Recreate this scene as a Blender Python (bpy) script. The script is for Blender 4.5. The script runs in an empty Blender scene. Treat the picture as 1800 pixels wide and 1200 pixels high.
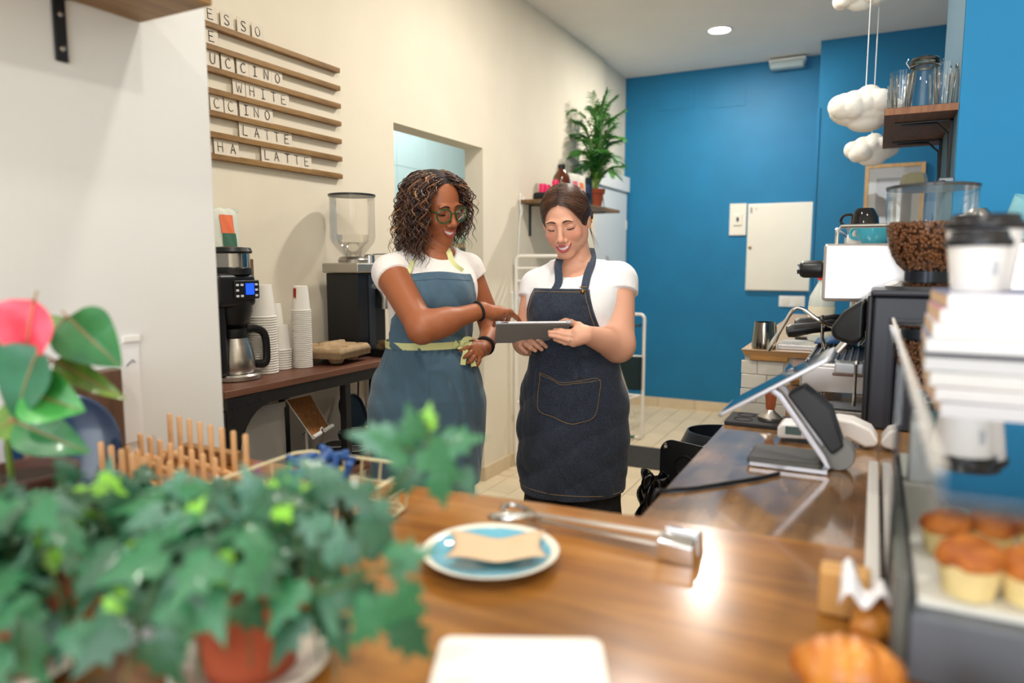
import bpy, bmesh, math, random
import numpy as np
from mathutils import Vector, Matrix, noise as mnoise
random.seed(7); np.random.seed(7)
SC = bpy.context.scene
COL = SC.collection
PI = math.pi
# ---------------------------------------------------------------- camera
cam_d = bpy.data.cameras.new('camera'); cam = bpy.data.objects.new('camera', cam_d); COL.objects.link(cam)
cam_d.sensor_width = 36; cam_d.lens = 24.72; cam_d.clip_start = .05
cam.location = (0, 0, 1.31)
cam.rotation_euler = (math.radians(90-6.46), 0, math.radians(27.2))
cam_d.dof.use_dof = True; cam_d.dof.focus_distance = 2.25; cam_d.dof.aperture_fstop = 1.9
SC.camera = cam
# ---------------------------------------------------------------- daylight through the shop front, exposure
w = bpy.data.worlds.new('daylight'); SC.world = w; w.use_nodes = True
bg = w.node_tree.nodes['Background']; bg.inputs[0].default_value = (.86, .93, 1, 1); bg.inputs[1].default_value = 1.0
def area(name, loc, rot, sx, sy, power, col):
    l = bpy.data.lights.new(name, 'AREA'); l.shape = 'RECTANGLE'; l.size = sx; l.size_y = sy; l.energy = power; l.color = col
    o = bpy.data.objects.new(name, l); COL.objects.link(o); o.location = loc; o.rotation_euler = [math.radians(a) for a in rot]
    return o
area('shop_front_daylight', (.3, -2.7, 1.6), (90+9, 0, 0), 3.4, 2.3, 80, (.93, .97, 1))
SC.view_settings.view_transform = 'Standard'; SC.view_settings.look = 'None'
SC.view_settings.gamma = 1; SC.view_settings.exposure = 0.28; SC.view_settings.use_curve_mapping = False
SC.cycles.use_denoising = True
SC.cycles.max_bounces = 10; SC.cycles.transparent_max_bounces = 24

# ---------------------------------------------------------------- materials
def lin(c):
    if isinstance(c, str):
        c = [int(c[i:i+2], 16)/255 for i in (0, 2, 4)]
        c = [x/12.92 if x <= .04045 else ((x+.055)/1.055)**2.4 for x in c]
    return (c[0], c[1], c[2], 1)
MATS = {}
def nd(nt, t, **k):
    n = nt.nodes.new(t)
    for a, b in k.items():
        if a.startswith('i_'): n.inputs[a[2:].replace('_', ' ')].default_value = b
        else: setattr(n, a, b)
    return n
def mat(name, col, rough=.5, metal=0, var=0, scale=12, bump=0, bscale=None, coat=0, spec=.5, trans=0, ior=1.45,
        emis=0, sss=0, stretch=(1, 1, 1), col2=None, sheen=0, alpha=1, detail=6, rvar=0, bdist=.002):
    """principled material; noise blends col -> col2 (or a lighter/darker col by var); bump from a second noise"""
    if name in MATS: return MATS[name]
    m = bpy.data.materials.new(name); m.use_nodes = True; nt = m.node_tree; p = nt.nodes['Principled BSDF']
    MATS[name] = m
    c = lin(col); p.inputs['Base Color'].default_value = c
    p.inputs['Roughness'].default_value = rough; p.inputs['Metallic'].default_value = metal
    p.inputs['Specular IOR Level'].default_value = spec; p.inputs['IOR'].default_value = ior
    p.inputs['Coat Weight'].default_value = coat; p.inputs['Coat Roughness'].default_value = .08
    p.inputs['Transmission Weight'].default_value = trans; p.inputs['Alpha'].default_value = alpha
    p.inputs['Sheen Weight'].default_value = sheen
    if sss:
        p.inputs['Subsurface Weight'].default_value = sss; p.inputs['Subsurface Radius'].default_value = (.012, .005, .003); p.inputs['Subsurface Scale'].default_value = 1
    if emis:
        p.inputs['Emission Color'].default_value = c; p.inputs['Emission Strength'].default_value = emis
    if var or col2 or bump or rvar:
        tc = nd(nt, 'ShaderNodeTexCoord'); mp = nd(nt, 'ShaderNodeMapping'); mp.inputs['Scale'].default_value = stretch
        nt.links.new(tc.outputs['Object'], mp.inputs[0])
    if var or col2:
        n = nd(nt, 'ShaderNodeTexNoise'); n.inputs['Scale'].default_value = scale; n.inputs['Detail'].default_value = detail
        nt.links.new(mp.outputs[0], n.inputs['Vector'])
        rmp = nd(nt, 'ShaderNodeValToRGB'); rmp.color_ramp.elements[0].position = .35; rmp.color_ramp.elements[1].position = .68
        c2 = lin(col2) if col2 else tuple(max(0, x*(1+var)) for x in c[:3])+(1,)
        c1 = c if col2 else tuple(max(0, x*(1-var)) for x in c[:3])+(1,)
        rmp.color_ramp.elements[0].color = c1; rmp.color_ramp.elements[1].color = c2
        nt.links.new(n.outputs[0], rmp.inputs[0]); nt.links.new(rmp.outputs[0], p.inputs['Base Color'])
        if rvar:
            mr = nd(nt, 'ShaderNodeMapRange'); mr.inputs[3].default_value = max(0, rough-rvar); mr.inputs[4].default_value = rough+rvar
            nt.links.new(n.outputs[0], mr.inputs[0]); nt.links.new(mr.outputs[0], p.inputs['Roughness'])
    if bump:
        n2 = nd(nt, 'ShaderNodeTexNoise'); n2.inputs['Scale'].default_value = bscale or scale*4; n2.inputs['Detail'].default_value = 4
        nt.links.new(mp.outputs[0], n2.inputs['Vector'])
        b = nd(nt, 'ShaderNodeBump'); b.inputs['Strength'].default_value = bump; b.inputs['Distance'].default_value = bdist
        nt.links.new(n2.outputs[0], b.inputs['Height']); nt.links.new(b.outputs[0], p.inputs['Normal'])
    return m
def wood(name, c1, c2, axis='X', scale=6, rough=.4, coat=0, bump=.15, dark=None, blotch=0):
    """plank grain running along axis"""
    m = mat(name, c1, rough, coat=coat); nt = m.node_tree; p = nt.nodes['Principled BSDF']
    tc = nd(nt, 'ShaderNodeTexCoord'); mp = nd(nt, 'ShaderNodeMapping')
    st = [9, 9, 9]; st['XYZ'.index(axis)] = .9; mp.inputs['Scale'].default_value = st
    nt.links.new(tc.outputs['Object'], mp.inputs[0])
    n = nd(nt, 'ShaderNodeTexNoise'); n.inputs['Scale'].default_value = scale; n.inputs['Detail'].default_value = 9; n.inputs['Roughness'].default_value = .65; n.inputs['Distortion'].default_value = .6
    nt.links.new(mp.outputs[0], n.inputs['Vector'])
    r = nd(nt, 'ShaderNodeValToRGB'); r.color_ramp.elements[0].position = .3; r.color_ramp.elements[0].color = lin(c1); r.color_ramp.elements[1].position = .7; r.color_ramp.elements[1].color = lin(c2)
    if dark:
        e = r.color_ramp.elements.new(.22); e.color = lin(dark)
    nt.links.new(n.outputs[0], r.inputs[0])
    out = r.outputs[0]
    if blotch:
        n3 = nd(nt, 'ShaderNodeTexNoise'); n3.inputs['Scale'].default_value = 5; n3.inputs['Detail'].default_value = 4
        nt.links.new(tc.outputs['Object'], n3.inputs['Vector'])
        mr = nd(nt, 'ShaderNodeMapRange'); mr.inputs[1].default_value = .35; mr.inputs[2].default_value = .65; mr.inputs[3].default_value = 1-blotch; mr.inputs[4].default_value = 1+blotch*.6
        mx = nd(nt, 'ShaderNodeMix', data_type='RGBA', blend_type='MULTIPLY'); mx.inputs[0].default_value = 1
        nt.links.new(n3.outputs[0], mr.inputs[0]); nt.links.new(out, mx.inputs[6]); nt.links.new(mr.outputs[0], mx.inputs[7]); out = mx.outputs[2]
    nt.links.new(out, p.inputs['Base Color'])
    b = nd(nt, 'ShaderNodeBump'); b.inputs['Strength'].default_value = bump; b.inputs['Distance'].default_value = .001
    nt.links.new(n.outputs[0], b.inputs['Height']); nt.links.new(b.outputs[0], p.inputs['Normal'])
    return m
def glass(name, tint=(1, 1, 1), refl=1.0, rough=0):
    """thin clear wall: tinted transparency under a fresnel reflection"""
    if name in MATS: return MATS[name]
    m = bpy.data.materials.new(name); m.use_nodes = True; nt = m.node_tree; nt.nodes.clear(); MATS[name] = m
    o = nd(nt, 'ShaderNodeOutputMaterial'); t = nd(nt, 'ShaderNodeBsdfTransparent'); g = nd(nt, 'ShaderNodeBsdfGlossy'); mx = nd(nt, 'ShaderNodeMixShader')
    f = nd(nt, 'ShaderNodeFresnel'); f.inputs[0].default_value = 1.45; mu = nd(nt, 'ShaderNodeMath', operation='MULTIPLY'); mu.inputs[1].default_value = refl; mu.use_clamp = True
    t.inputs[0].default_value = (*tint, 1); g.inputs[1].default_value = rough
    nt.links.new(f.outputs[0], mu.inputs[0]); nt.links.new(mu.outputs[0], mx.inputs[0]); nt.links.new(t.outputs[0], mx.inputs[1]); nt.links.new(g.outputs[0], mx.inputs[2]); nt.links.new(mx.outputs[0], o.inputs[0])
    return m
def attr_mat(name, rough=.5, sss=0, bump=0, bscale=300, spec=.5, sheen=0, stretch=(1,1,1), coat=0):
    """base colour from the mesh's colour attribute"""
    m = mat(name, (1, 1, 1), rough, sss=sss, bump=bump, bscale=bscale, spec=spec, sheen=sheen, stretch=stretch, coat=coat)
    nt = m.node_tree; a = nd(nt, 'ShaderNodeAttribute'); a.attribute_name = 'tint'
    nt.links.new(a.outputs[0], nt.nodes['Principled BSDF'].inputs['Base Color']); return m

# ---------------------------------------------------------------- mesh building
def meta(o, label=None, cat=None, group=None, kind=None):
    if label: o['label'] = label
    if cat: o['category'] = cat
    if group: o['group'] = group
    if kind: o['kind'] = kind
    return o
def T(name, label, cat, loc=(0, 0, 0), rz=0, group=None):
    o = bpy.data.objects.new(name, None); COL.objects.link(o); o.location = loc; o.rotation_euler = (0, 0, rz); o.empty_display_size = .05
    return meta(o, label, cat, group)
def rotm(ax, a): return Matrix.Rotation(a, 3, ax)
class MB:
    def __init__(s): s.v = []; s.f = []
    def add(s, vs, fs, M=None):
        n = len(s.v)
        if M is not None: vs = [M @ Vector(q) for q in vs]
        s.v += [tuple(q) for q in vs]; s.f += [tuple(i+n for i in q) for q in fs]; return s
    def box(s, x0, x1, y0, y1, z0, z1, M=None):
        vs = [(x, y, z) for z in (z0, z1) for y in (y0, y1) for x in (x0, x1)]
        return s.add(vs, [(0, 2, 3, 1), (4, 5, 7, 6), (0, 1, 5, 4), (2, 6, 7, 3), (0, 4, 6, 2), (1, 3, 7, 5)], M)
    def cb(s, c, d, M=None):
        R = Matrix.Translation(Vector(c)) @ (M.to_4x4() if M is not None else Matrix.Identity(4))
        return s.box(-d[0]/2, d[0]/2, -d[1]/2, d[1]/2, -d[2]/2, d[2]/2, R)
    def lathe(s, prof, c=(0, 0, 0), n=28, M=None, sx=1, sy=1, cap=True, a0=0, a1=2*PI):
        """prof: list of (radius, z) from the bottom up or along a wall"""
        vs = []; fs = []; full = abs(a1-a0-2*PI) < 1e-6; cnt = n if full else n+1
        for r, z in prof:
            for i in range(cnt):
                a = a0+(a1-a0)*i/n; vs.append((c[0]+r*math.cos(a)*sx, c[1]+r*math.sin(a)*sy, c[2]+z))
        for j in range(len(prof)-1):
            for i in range(n):
                a = j*cnt+i; b = j*cnt+(i+1) % cnt; fs.append((a, b, b+cnt, a+cnt))
        if cap and full:
            if prof[0][0] > 1e-5: fs.append(tuple(range(cnt))[::-1])
            if prof[-1][0] > 1e-5: fs.append(tuple(range((len(prof)-1)*cnt, len(prof)*cnt)))
        return s.add(vs, fs, M)
    def tube(s, pts, r, n=8, M=None, closed=False, cap=True, flat=1.0):
        P = [Vector(q) for q in pts]; m = len(P); rs = r if hasattr(r, '__len__') else [r]*m
        if m < 2: return s
        vs = []; fs = []; up = None
        for i in range(m):
            if closed: t = P[(i+1) % m]-P[i-1]
            else: t = P[min(i+1, m-1)]-P[max(i-1, 0)]
            t = t.normalized() if t.length > 1e-9 else Vector((0, 0, 1))
            if up is None:
                up = Vector((0, 0, 1)) if abs(t.z) < .9 else Vector((1, 0, 0))
            a = t.cross(up)
            if a.length < 1e-6: a = t.orthogonal()
            a.normalize(); b = a.cross(t).normalized(); up = b
            for k in range(n):
                th = 2*PI*k/n; vs.append(P[i]+a*(rs[i]*math.cos(th))+b*(rs[i]*flat*math.sin(th)))
        seg = m if closed else m-1
        for i in range(seg):
            for k in range(n):
                a0 = i*n+k; b0 = i*n+(k+1) % n; a1 = ((i+1) % m)*n+k; b1 = ((i+1) % m)*n+(k+1) % n
                fs.append((a0, b0, b1, a1))
        if cap and not closed: fs.append(tuple(range(n))[::-1]); fs.append(tuple(range((m-1)*n, m*n)))
        return s.add(vs, fs, M)
    def strip(s, pts, wid, th, side, M=None):
        """flat band along pts; side = width direction"""
        P = [Vector(q) for q in pts]; m = len(P); vs = []; fs = []
        for i in range(m):
            t = (P[min(i+1, m-1)]-P[max(i-1, 0)]).normalized(); sd = Vector(side[i] if isinstance(side, list) else side); sd = (sd-t*sd.dot(t)).normalized(); nn = t.cross(sd)
            for a, b in ((-1, -1), (1, -1), (1, 1), (-1, 1)): vs.append(P[i]+sd*a*wid/2+nn*b*th/2)
        for i in range(m-1):
            for k in range(4): fs.append((i*4+k, i*4+(k+1) % 4, (i+1)*4+(k+1) % 4, (i+1)*4+k))
        fs += [(3, 2, 1, 0), (4*m-4, 4*m-3, 4*m-2, 4*m-1)]
        return s.add(vs, fs, M)
    def prism(s, poly, z0, z1, M=None):
        n = len(poly); vs = [(x, y, z0) for x, y in poly]+[(x, y, z1) for x, y in poly]
        fs = [tuple(range(n))[::-1], tuple(range(n, 2*n))]+[(i, (i+1) % n, n+(i+1) % n, n+i) for i in range(n)]
        return s.add(vs, fs, M)
    def ball(s, c, r, n=14, M=None):
        r = r if hasattr(r, '__len__') else (r, r, r)
        pr = [(math.sin(PI*i/n), -math.cos(PI*i/n)) for i in range(n+1)]; pr[0] = (1e-4, -1); pr[-1] = (1e-4, 1)
        base = Matrix.Translation(Vector(c)) @ (M.to_4x4() if M is not None else Matrix.Identity(4)) @ Matrix.Diagonal((*r, 1))
        return s.lathe(pr, n=2*n, M=base)
    def grid(s, fn, nu, nv, M=None):
        vs = [fn(i/nu, j/nv) for j in range(nv+1) for i in range(nu+1)]
        fs = [(j*(nu+1)+i, j*(nu+1)+i+1, (j+1)*(nu+1)+i+1, (j+1)*(nu+1)+i) for j in range(nv) for i in range(nu)]
        return s.add(vs, fs, M)
    def build(s, name, m, parent=None, W=False, smooth=False, bevel=0, seg=2, solid=0, tint=None, ang=35):
        me = bpy.data.meshes.new(name)
        vs = s.v
        if W and parent is not None:
            L = Vector(parent.location); R = Matrix.Rotation(-parent.rotation_euler.z, 3, 'Z')
            vs = [tuple(R @ (Vector(q)-L)) for q in vs]
        me.from_pydata(vs, [], s.f); me.validate(); me.update()
        bm = bmesh.new(); bm.from_mesh(me); bmesh.ops.recalc_face_normals(bm, faces=bm.faces); bm.to_mesh(me); bm.free()
        me.materials.append(m)
        if smooth:
            me.shade_smooth()
            if ang: me.set_sharp_from_angle(angle=math.radians(ang))
        o = bpy.data.objects.new(name, me); COL.objects.link(o)
        if parent is not None: o.parent = parent
        if solid:
            q = o.modifiers.new('solid', 'SOLIDIFY'); q.thickness = solid; q.offset = 0
        if bevel:
            q = o.modifiers.new('bevel', 'BEVEL'); q.width = bevel; q.segments = seg; q.limit_method = 'ANGLE'; q.angle_limit = math.radians(40); q.harden_normals = False
            me.shade_smooth(); q2 = o.modifiers.new('wn', 'WEIGHTED_NORMAL')
        return o
def struct(name, mb, m, **k):
    o = mb.build(name, m, **k); o['kind'] = 'structure'; return o
def dup(o, loc=None, rz=None, label=None, group=None, scale=None, name=None):
    c = o.copy(); COL.objects.link(c)
    if loc is not None: c.location = loc
    if rz is not None: c.rotation_euler = (0, 0, rz)
    if label: c['label'] = label
    if group: c['group'] = group
    if scale: c.scale = (scale,)*3
    for ch in list(o.children):
        d = ch.copy(); COL.objects.link(d); d.parent = c
        for g in list(ch.children):
            e = g.copy(); COL.objects.link(e); e.parent = d
    return c
def one(name, mb, m, label, cat, loc=None, group=None, **k):
    """a thing that is a single mesh; when loc is given the mesh is in local coordinates"""
    o = mb.build(name, m, **k)
    if loc is not None: o.location = loc
    return meta(o, label, cat, group)
def rrect(w, h, r, n=5):
    out = []
    for cx, cy, a0 in ((w/2-r, h/2-r, 0), (-w/2+r, h/2-r, PI/2), (-w/2+r, -h/2+r, PI), (w/2-r, -h/2+r, 1.5*PI)):
        for i in range(n+1):
            a = a0+PI/2*i/n; out.append((cx+r*math.cos(a), cy+r*math.sin(a)))
    return out
def arc(c, r, a0, a1, n, ax='xy', o=0):
    out = []
    for i in range(n+1):
        a = a0+(a1-a0)*i/n; u, v = r*math.cos(a), r*math.sin(a)
        out.append({'xy': (c[0]+u, c[1]+v, c[2]), 'xz': (c[0]+u, c[1], c[2]+v), 'yz': (c[0], c[1]+u, c[2]+v)}[ax])
    return out
def smoothpath(pts, n=6):
    """catmull-rom through pts"""
    P = [Vector(p) for p in pts]; P = [P[0]*2-P[1]]+P+[P[-1]*2-P[-2]]; out = []
    for i in range(1, len(P)-2):
        for k in range(n):
            t = k/n; a, b, c, d = P[i-1], P[i], P[i+1], P[i+2]
            out.append(.5*((2*b)+(c-a)*t+(2*a-5*b+4*c-d)*t*t+(3*b-a-3*c+d)*t**3))
    out.append(P[-2]); return out
# hand drawn capitals as strokes on a unit box (width .7, height 1)
GL = {'E': [[(.6, 1), (0, .97), (.02, .5), (0, 0), (.62, .03)], [(.02, .52), (.5, .55)]],
      'S': [[(.6, .85), (.45, 1), (.15, .97), (.03, .75), (.2, .55), (.5, .42), (.6, .2), (.4, 0), (.1, .03), (0, .15)]],
      'O': [[(.3, 1), (.06, .8), (0, .45), (.12, .1), (.35, 0), (.58, .2), (.64, .55), (.52, .88), (.3, 1)]],
      'U': [[(0, 1), (0, .35), (.12, .05), (.35, 0), (.55, .15), (.6, 1)]],
      'C': [[(.6, .85), (.4, 1), (.12, .85), (0, .5), (.1, .12), (.35, 0), (.62, .15)]],
      'I': [[(.1, 1), (.55, 1)], [(.33, 1), (.32, 0)], [(.1, 0), (.58, .02)]],
      'N': [[(.02, 0), (0, 1), (.58, .03), (.6, 1)]],
      'W': [[(-.05, 1), (.12, 0), (.33, .7), (.52, 0), (.75, 1)]],
      'H': [[(0, 1), (.02, 0)], [(.6, 1), (.58, 0)], [(.02, .52), (.6, .5)]],
      'T': [[(0, 1), (.65, .98)], [(.33, 1), (.35, 0)]],
      'L': [[(.05, 1), (.03, .02), (.6, 0)]],
      'A': [[(0, 0), (.3, 1), (.62, 0)], [(.12, .38), (.5, .4)]]}
def letter(ch, h, r=.0012):
    mb = MB()
    for st in GL[ch]:
        mb.tube([(x*h, 0, y*h) for x, y in st], r, 5)
    return mb
def text_mb(s, size, th=.0006):
    """printed lettering as a thin mesh in the XZ plane, facing -Y"""
    cu = bpy.data.curves.new('t', 'FONT'); cu.body = s; cu.size = size; cu.extrude = th; cu.resolution_u = 2
    ob = bpy.data.objects.new('t', cu); me = bpy.data.meshes.new_from_object(ob)
    mb = MB(); mb.add([(q.co.x, -q.co.z, q.co.y) for q in me.vertices], [tuple(p.vertices) for p in me.polygons])
    bpy.data.objects.remove(ob); bpy.data.meshes.remove(me); return mb

# ================================================================ the room
CZ = 2.93; WX = -2.03; NX = -1.22; BY = 6.23
cream = mat('cream_plaster', 'e9dfcb', .75, var=.03, scale=3, bump=.12, bscale=60)
blue = mat('blue_paint', '0f73a1', .55, var=.05, scale=4, bump=.2, bscale=45)
blue_b = mat('bright_blue_paint', '007fb6', .6, var=.02, scale=6, bump=.12, bscale=60)
ceilm = mat('white_ceiling', 'efece6', .85, var=.02, scale=3, bump=.1, bscale=60)
tile_m = mat('cream_floor_tile', 'e2cfae', .42, var=.09, scale=3.5, bump=.1, bscale=40)
skirt_m = mat('cream_skirting_tile', 'd9c6a6', .45, var=.05, scale=8)
grout = mat('brown_grout', '8d7a5e', .9)
white_p = mat('white_paint', 'e9e9e6', .5)
black_m = mat('black_metal', '17171a', .42)
black_pl = mat('black_plastic', '131416', .35)
steel = mat('brushed_steel', 'b9b4ad', .28, metal=1, var=.05, scale=8, stretch=(1, 1, 30))
chrome = mat('chrome', 'd8d8d8', .12, metal=1)
# floor: slab plus tiles
fl = struct('floor', MB().box(-3.6, 2.2, -3.4, 6.5, -.1, -.006), grout)
tw, tl = .146, .44
tm = None
far = MB()
ri = 0
x = WX+.002-tw*.35
while x < 2.1:
    off = (ri % 3)*tl/3
    y = -3.3+off-tl
    while y < 6.2:
        x0, x1, y0, y1 = x+.0018, x+tw-.0018, y+.0018, y+tl-.0018
        if x0 > -2.2 and x1 < -.35 and y1 > 2.7:
            if tm is None:
                tm = MB().box(0, x1-x0, 0, y1-y0, -.008, 0).build('floor_tile', tile_m, bevel=.0012, seg=1); o = tm
            else:
                o = tm.copy(); COL.objects.link(o)
            o.parent = fl; o.location = (x0, y0, random.uniform(-.0006, 0))
        else: far.box(x0, x1, y0, y1, -.008, 0)
        y += tl
    x += tw; ri += 1
o = far.build('floor_tile_field', tile_m, parent=fl); o['kind'] = 'stuff'
struct('ceiling', MB().box(-3.6, 2.2, -1.9, 6.5, CZ, CZ+.12), ceilm)
# left wall with an opening into the kitchen
oy0, oy1, oz = 2.742, 3.585, 1.955
wl = MB().box(WX-.12, WX, .9, oy0, 0, CZ).box(WX-.12, WX, oy1, 5.58, 0, CZ).box(WX-.12, WX, oy0, oy1, oz, CZ).box(WX-.12, WX-.03, 5.58, 6.4, 0, CZ)
struct('wall_left', wl, cream)
struct('wall_left_near', MB().box(WX-.3, NX, -3.0, 1.03, 0, CZ), mat('white_plaster', 'dddddb', .7, var=.02, scale=3, bump=.1, bscale=50), bevel=.004)
struct('wall_back', MB().box(-3.6, 1.2, BY, BY+.15, 0, CZ), blue)
struct('wall_back_return', MB().box(-.44, 1.2, 5.85, BY+.02, 0, CZ), blue)
struct('wall_right_far', MB().box(.62, .8, 3.4, 5.9, 0, CZ), blue)
struct('wall_right_pillar', MB().box(.215, 2.0, 2.76, 3.56, 0, CZ), blue_b, bevel=.003)
struct('wall_right', MB().box(1.75, 1.9, -2.6, 2.8, 0, CZ), cream)
struct('trim_1', MB().box(-.452, -.44, 5.93, 5.97, 0, 2.45).box(-.44, -.425, 5.842, 5.85, 0, 2.45), blue)
struct('pillar_side_sheet', MB().box(.2135, .2148, 2.762, 3.558, 0, CZ), mat('grey_blue_sheet', '54788d', .7, bump=.2, bscale=50))  # thin sheet added over the pillar's left face, greyer and darker than its front
for nm, b in (('trim_2', (-1.78, -1.45, 2.62, 2.78)), ('trim_3', (-1.3, -1.03, 2.60, 2.78))):
    struct(nm, MB().box(b[0], b[1], BY-.004, BY, b[2], b[3]), blue)
# skirting tiles
def skirting(name, pieces):
    s = struct(name, MB().box(*pieces[0]), skirt_m, bevel=.002)
    for p in pieces[1:]:
        MB().box(*p).build('skirting_tile', skirt_m, parent=s, bevel=.002)
skirting('baseboard_back', [(WX+.001+i*.33, WX+.328+i*.33, BY-.012, BY, 0, .085) for i in range(0, 5)])
skirting('baseboard_left', [(WX, WX+.012, oy1+.004+i*.33, oy1+.33+i*.33, 0, .085) for i in range(0, 6)]+[(WX-.11, WX+.012, oy1-.012, oy1+.002, 0, .085)])
# kitchen beyond the opening
kt = mat('pale_blue_wall_tile', 'c3dcdf', .18, var=.02, scale=2)
kw = struct('wall_kitchen', MB().box(-3.35, -3.2, 1.9, 6.3, 0, CZ), mat('grey_grout', 'b4c0c0', .8))
tm = None
for i in range(9):
    for j in range(7):
        if tm is None:
            tm = MB().box(0, .006, .0015, .3985, .0015, .3985).build('wall_tile', kt, bevel=.001, seg=1); o = tm
        else:
            o = tm.copy(); COL.objects.link(o)
        o.parent = kw; o.location = (-3.2, 2.35+i*.4, .02+j*.4)
struct('wall_kitchen_end', MB().box(-3.3, WX-.12, 6.0, 6.15, 0, CZ).box(-3.3, WX-.12, 1.9, 2.0, 0, CZ), white_p)
one('kitchen_shelf', MB().box(-3.19, -2.9, 4.6, 5.75, 1.42, 1.455), wood('pale_pine', 'b99a6b', 'd9c19a', 'Y'), 'pale wooden shelf on the tiled kitchen wall seen through the opening', 'shelf', bevel=.002)
one('saucepan', MB().lathe([(.10, 0), (.115, .01), (.12, .14), (.112, .14), (.107, .012)], (-3.04, 5.12, 1.456)), mat('pale_green_enamel', 'a9c2a8', .3), 'pale green pot on the kitchen shelf seen past the curly hair', 'pot', smooth=True)
# ---------------------------------------------------------------- ceiling fixtures
lamp_m = mat('lamp_glow', (1, .97, .9), emis=14)
def downlight(x, y, label, e=28):
    t = T('downlight', label, 'ceiling light', (x, y, CZ), group='recessed ceiling lights')
    MB().lathe([(.088, 0), (.088, -.006), (.075, -.008), (.072, -.003)], n=32, cap=False).build('rim', white_p, t, smooth=True)
    MB().lathe([(.0001, -.0045), (.073, -.0045)], n=32, cap=False).build('lens', lamp_m, t)
    l = bpy.data.lights.new('downlight_beam', 'AREA'); l.shape = 'DISK'; l.size = .14; l.energy = e; l.color = (1, .94, .85)
    o = bpy.data.objects.new('downlight_beam', l); COL.objects.link(o); o.parent = t; o.location = (0, 0, -.012)
    return t
downlight(*(-1.059,5.25,2.93)[:2], 'round recessed ceiling light above the blue back wall')
for x, y, wd in ((-.95, 3.1, 'second from the blue wall above the women'), (-.75, 1.3, 'above the side counter'), (.7, .9, 'above the glass case'), (-.3, -.6, 'behind the camera by the shop front')):
    downlight(x, y, 'round recessed ceiling light '+wd, 24 if y > 3 else 12)
l = bpy.data.lights.new('kitchen_light', 'AREA'); l.size = .5; l.energy = 17; l.color = (.95, .98, 1)
o = bpy.data.objects.new('kitchen_light', l); COL.objects.link(o); o.location = (-2.65, 4.2, CZ-.03)
# emergency light
t = T('emergency_light', 'small clear emergency light fitting at the top of the blue wall', 'light fitting', (-.705, 6.17, 2.885))
MB().box(-.14, .14, -.04, .05, .01, .03).build('back_plate', white_p, t, bevel=.008)
MB().box(-.13, .13, -.05, .04, -.05, .012).build('diffuser', mat('frosted_diffuser', 'cfe0e2', .25, trans=.35), t, bevel=.02, seg=4)
for s in (-1, 1): MB().box(s*.125-.008, s*.125+.008, -.03, .03, -.02, .02).build('clip', white_p, t, bevel=.002)
# ---------------------------------------------------------------- fittings on the blue wall
panel_w = mat('ivory_enamel', 'e7e2d4', .32, var=.02, scale=4)
t = T('electrical_cabinet', 'large square ivory electrical cabinet on the blue wall', 'cabinet', (-.7, BY, 1.43))
MB().box(-.272, .272, -.018, 0, -.36, .36).build('body', panel_w, t, bevel=.003)
MB().box(-.265, .25, -.03, -.0185, -.355, .355).build('door', panel_w, t, bevel=.004)
MB().box(-.25, -.238, -.036, -.03, .285, .33).build('label_strip', mat('grey_print', '8f8f8c', .5), t)
k = MB().lathe([(.012, 0), (.012, .008), (.004, .012)], M=Matrix.Translation((-.243, -.03, 0)) @ Matrix.Rotation(PI/2, 4, 'X')).build('lock', mat('brass', 'a98d54', .3, metal=1), t, smooth=True)
MB().tube(arc((-.205, -.031, .315), .009, 0, 2*PI, 14, 'xz')[:-1], .0012, 5, closed=True).build('emblem', mat('grey_print', '8f8f8c'), t)
t = T('thermostat_plate', 'narrow ivory control plate left of the electrical cabinet', 'switch', (-1.053, BY, 1.665))
MB().box(-.068, .068, -.014, 0, -.132, .132).build('plate', panel_w, t, bevel=.003)
MB().box(-.035, .035, -.024, -.0145, -.05, .045).build('rocker_frame', panel_w, t, bevel=.004)
MB().box(-.009, .009, -.027, -.0245, -.018, .018).build('slot', mat('dark_slot', '20343c', .4), t)
t = T('wall_socket', 'white double wall socket below the electrical cabinet', 'socket', (-.58, BY, .985))
MB().box(-.12, .08, -.01, 0, -.045, .045).build('plate', white_p, t, bevel=.003)
for sx in (-.07, .03): MB().box(sx-.027, sx+.027, -.014, -.0105, -.027, .027).build('socket_face', panel_w, t, bevel=.002)
# white utility door at the end of the left wall
t = T('utility_cupboard', 'tall white utility cupboard between the plant and the blue wall', 'cupboard', (WX-.03, 5.4, 0))
MB().box(0, .035, .02, .81, .02, 1.93).build('door', mat('white_laminate', 'dfe2e1', .4), t, bevel=.003)
MB().box(-.01, .055, -.02, .825, 1.93, 2.06).build('header', white_p, t, bevel=.003)
MB().box(.0355, .042, .78, .81, 1.6, 1.68).build('hinge', white_p, t, bevel=.002)
h = MB().box(.0355, .04, .27, .33, 1.3, 1.36).build('vent_tag', mat('grey_tag', 'b8bab7', .5), t, bevel=.002)

# ================================================================ menu rails and letter cards on the left wall
rail_w = wood('walnut_rail', '6b4a26', 'a8824c', 'Y', 7, .5, dark='3c2710')
card_m = mat('cream_card', 'e3d8c6', .7, var=.03, scale=10)
ink = mat('black_marker', '1d1712', .6)
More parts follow.
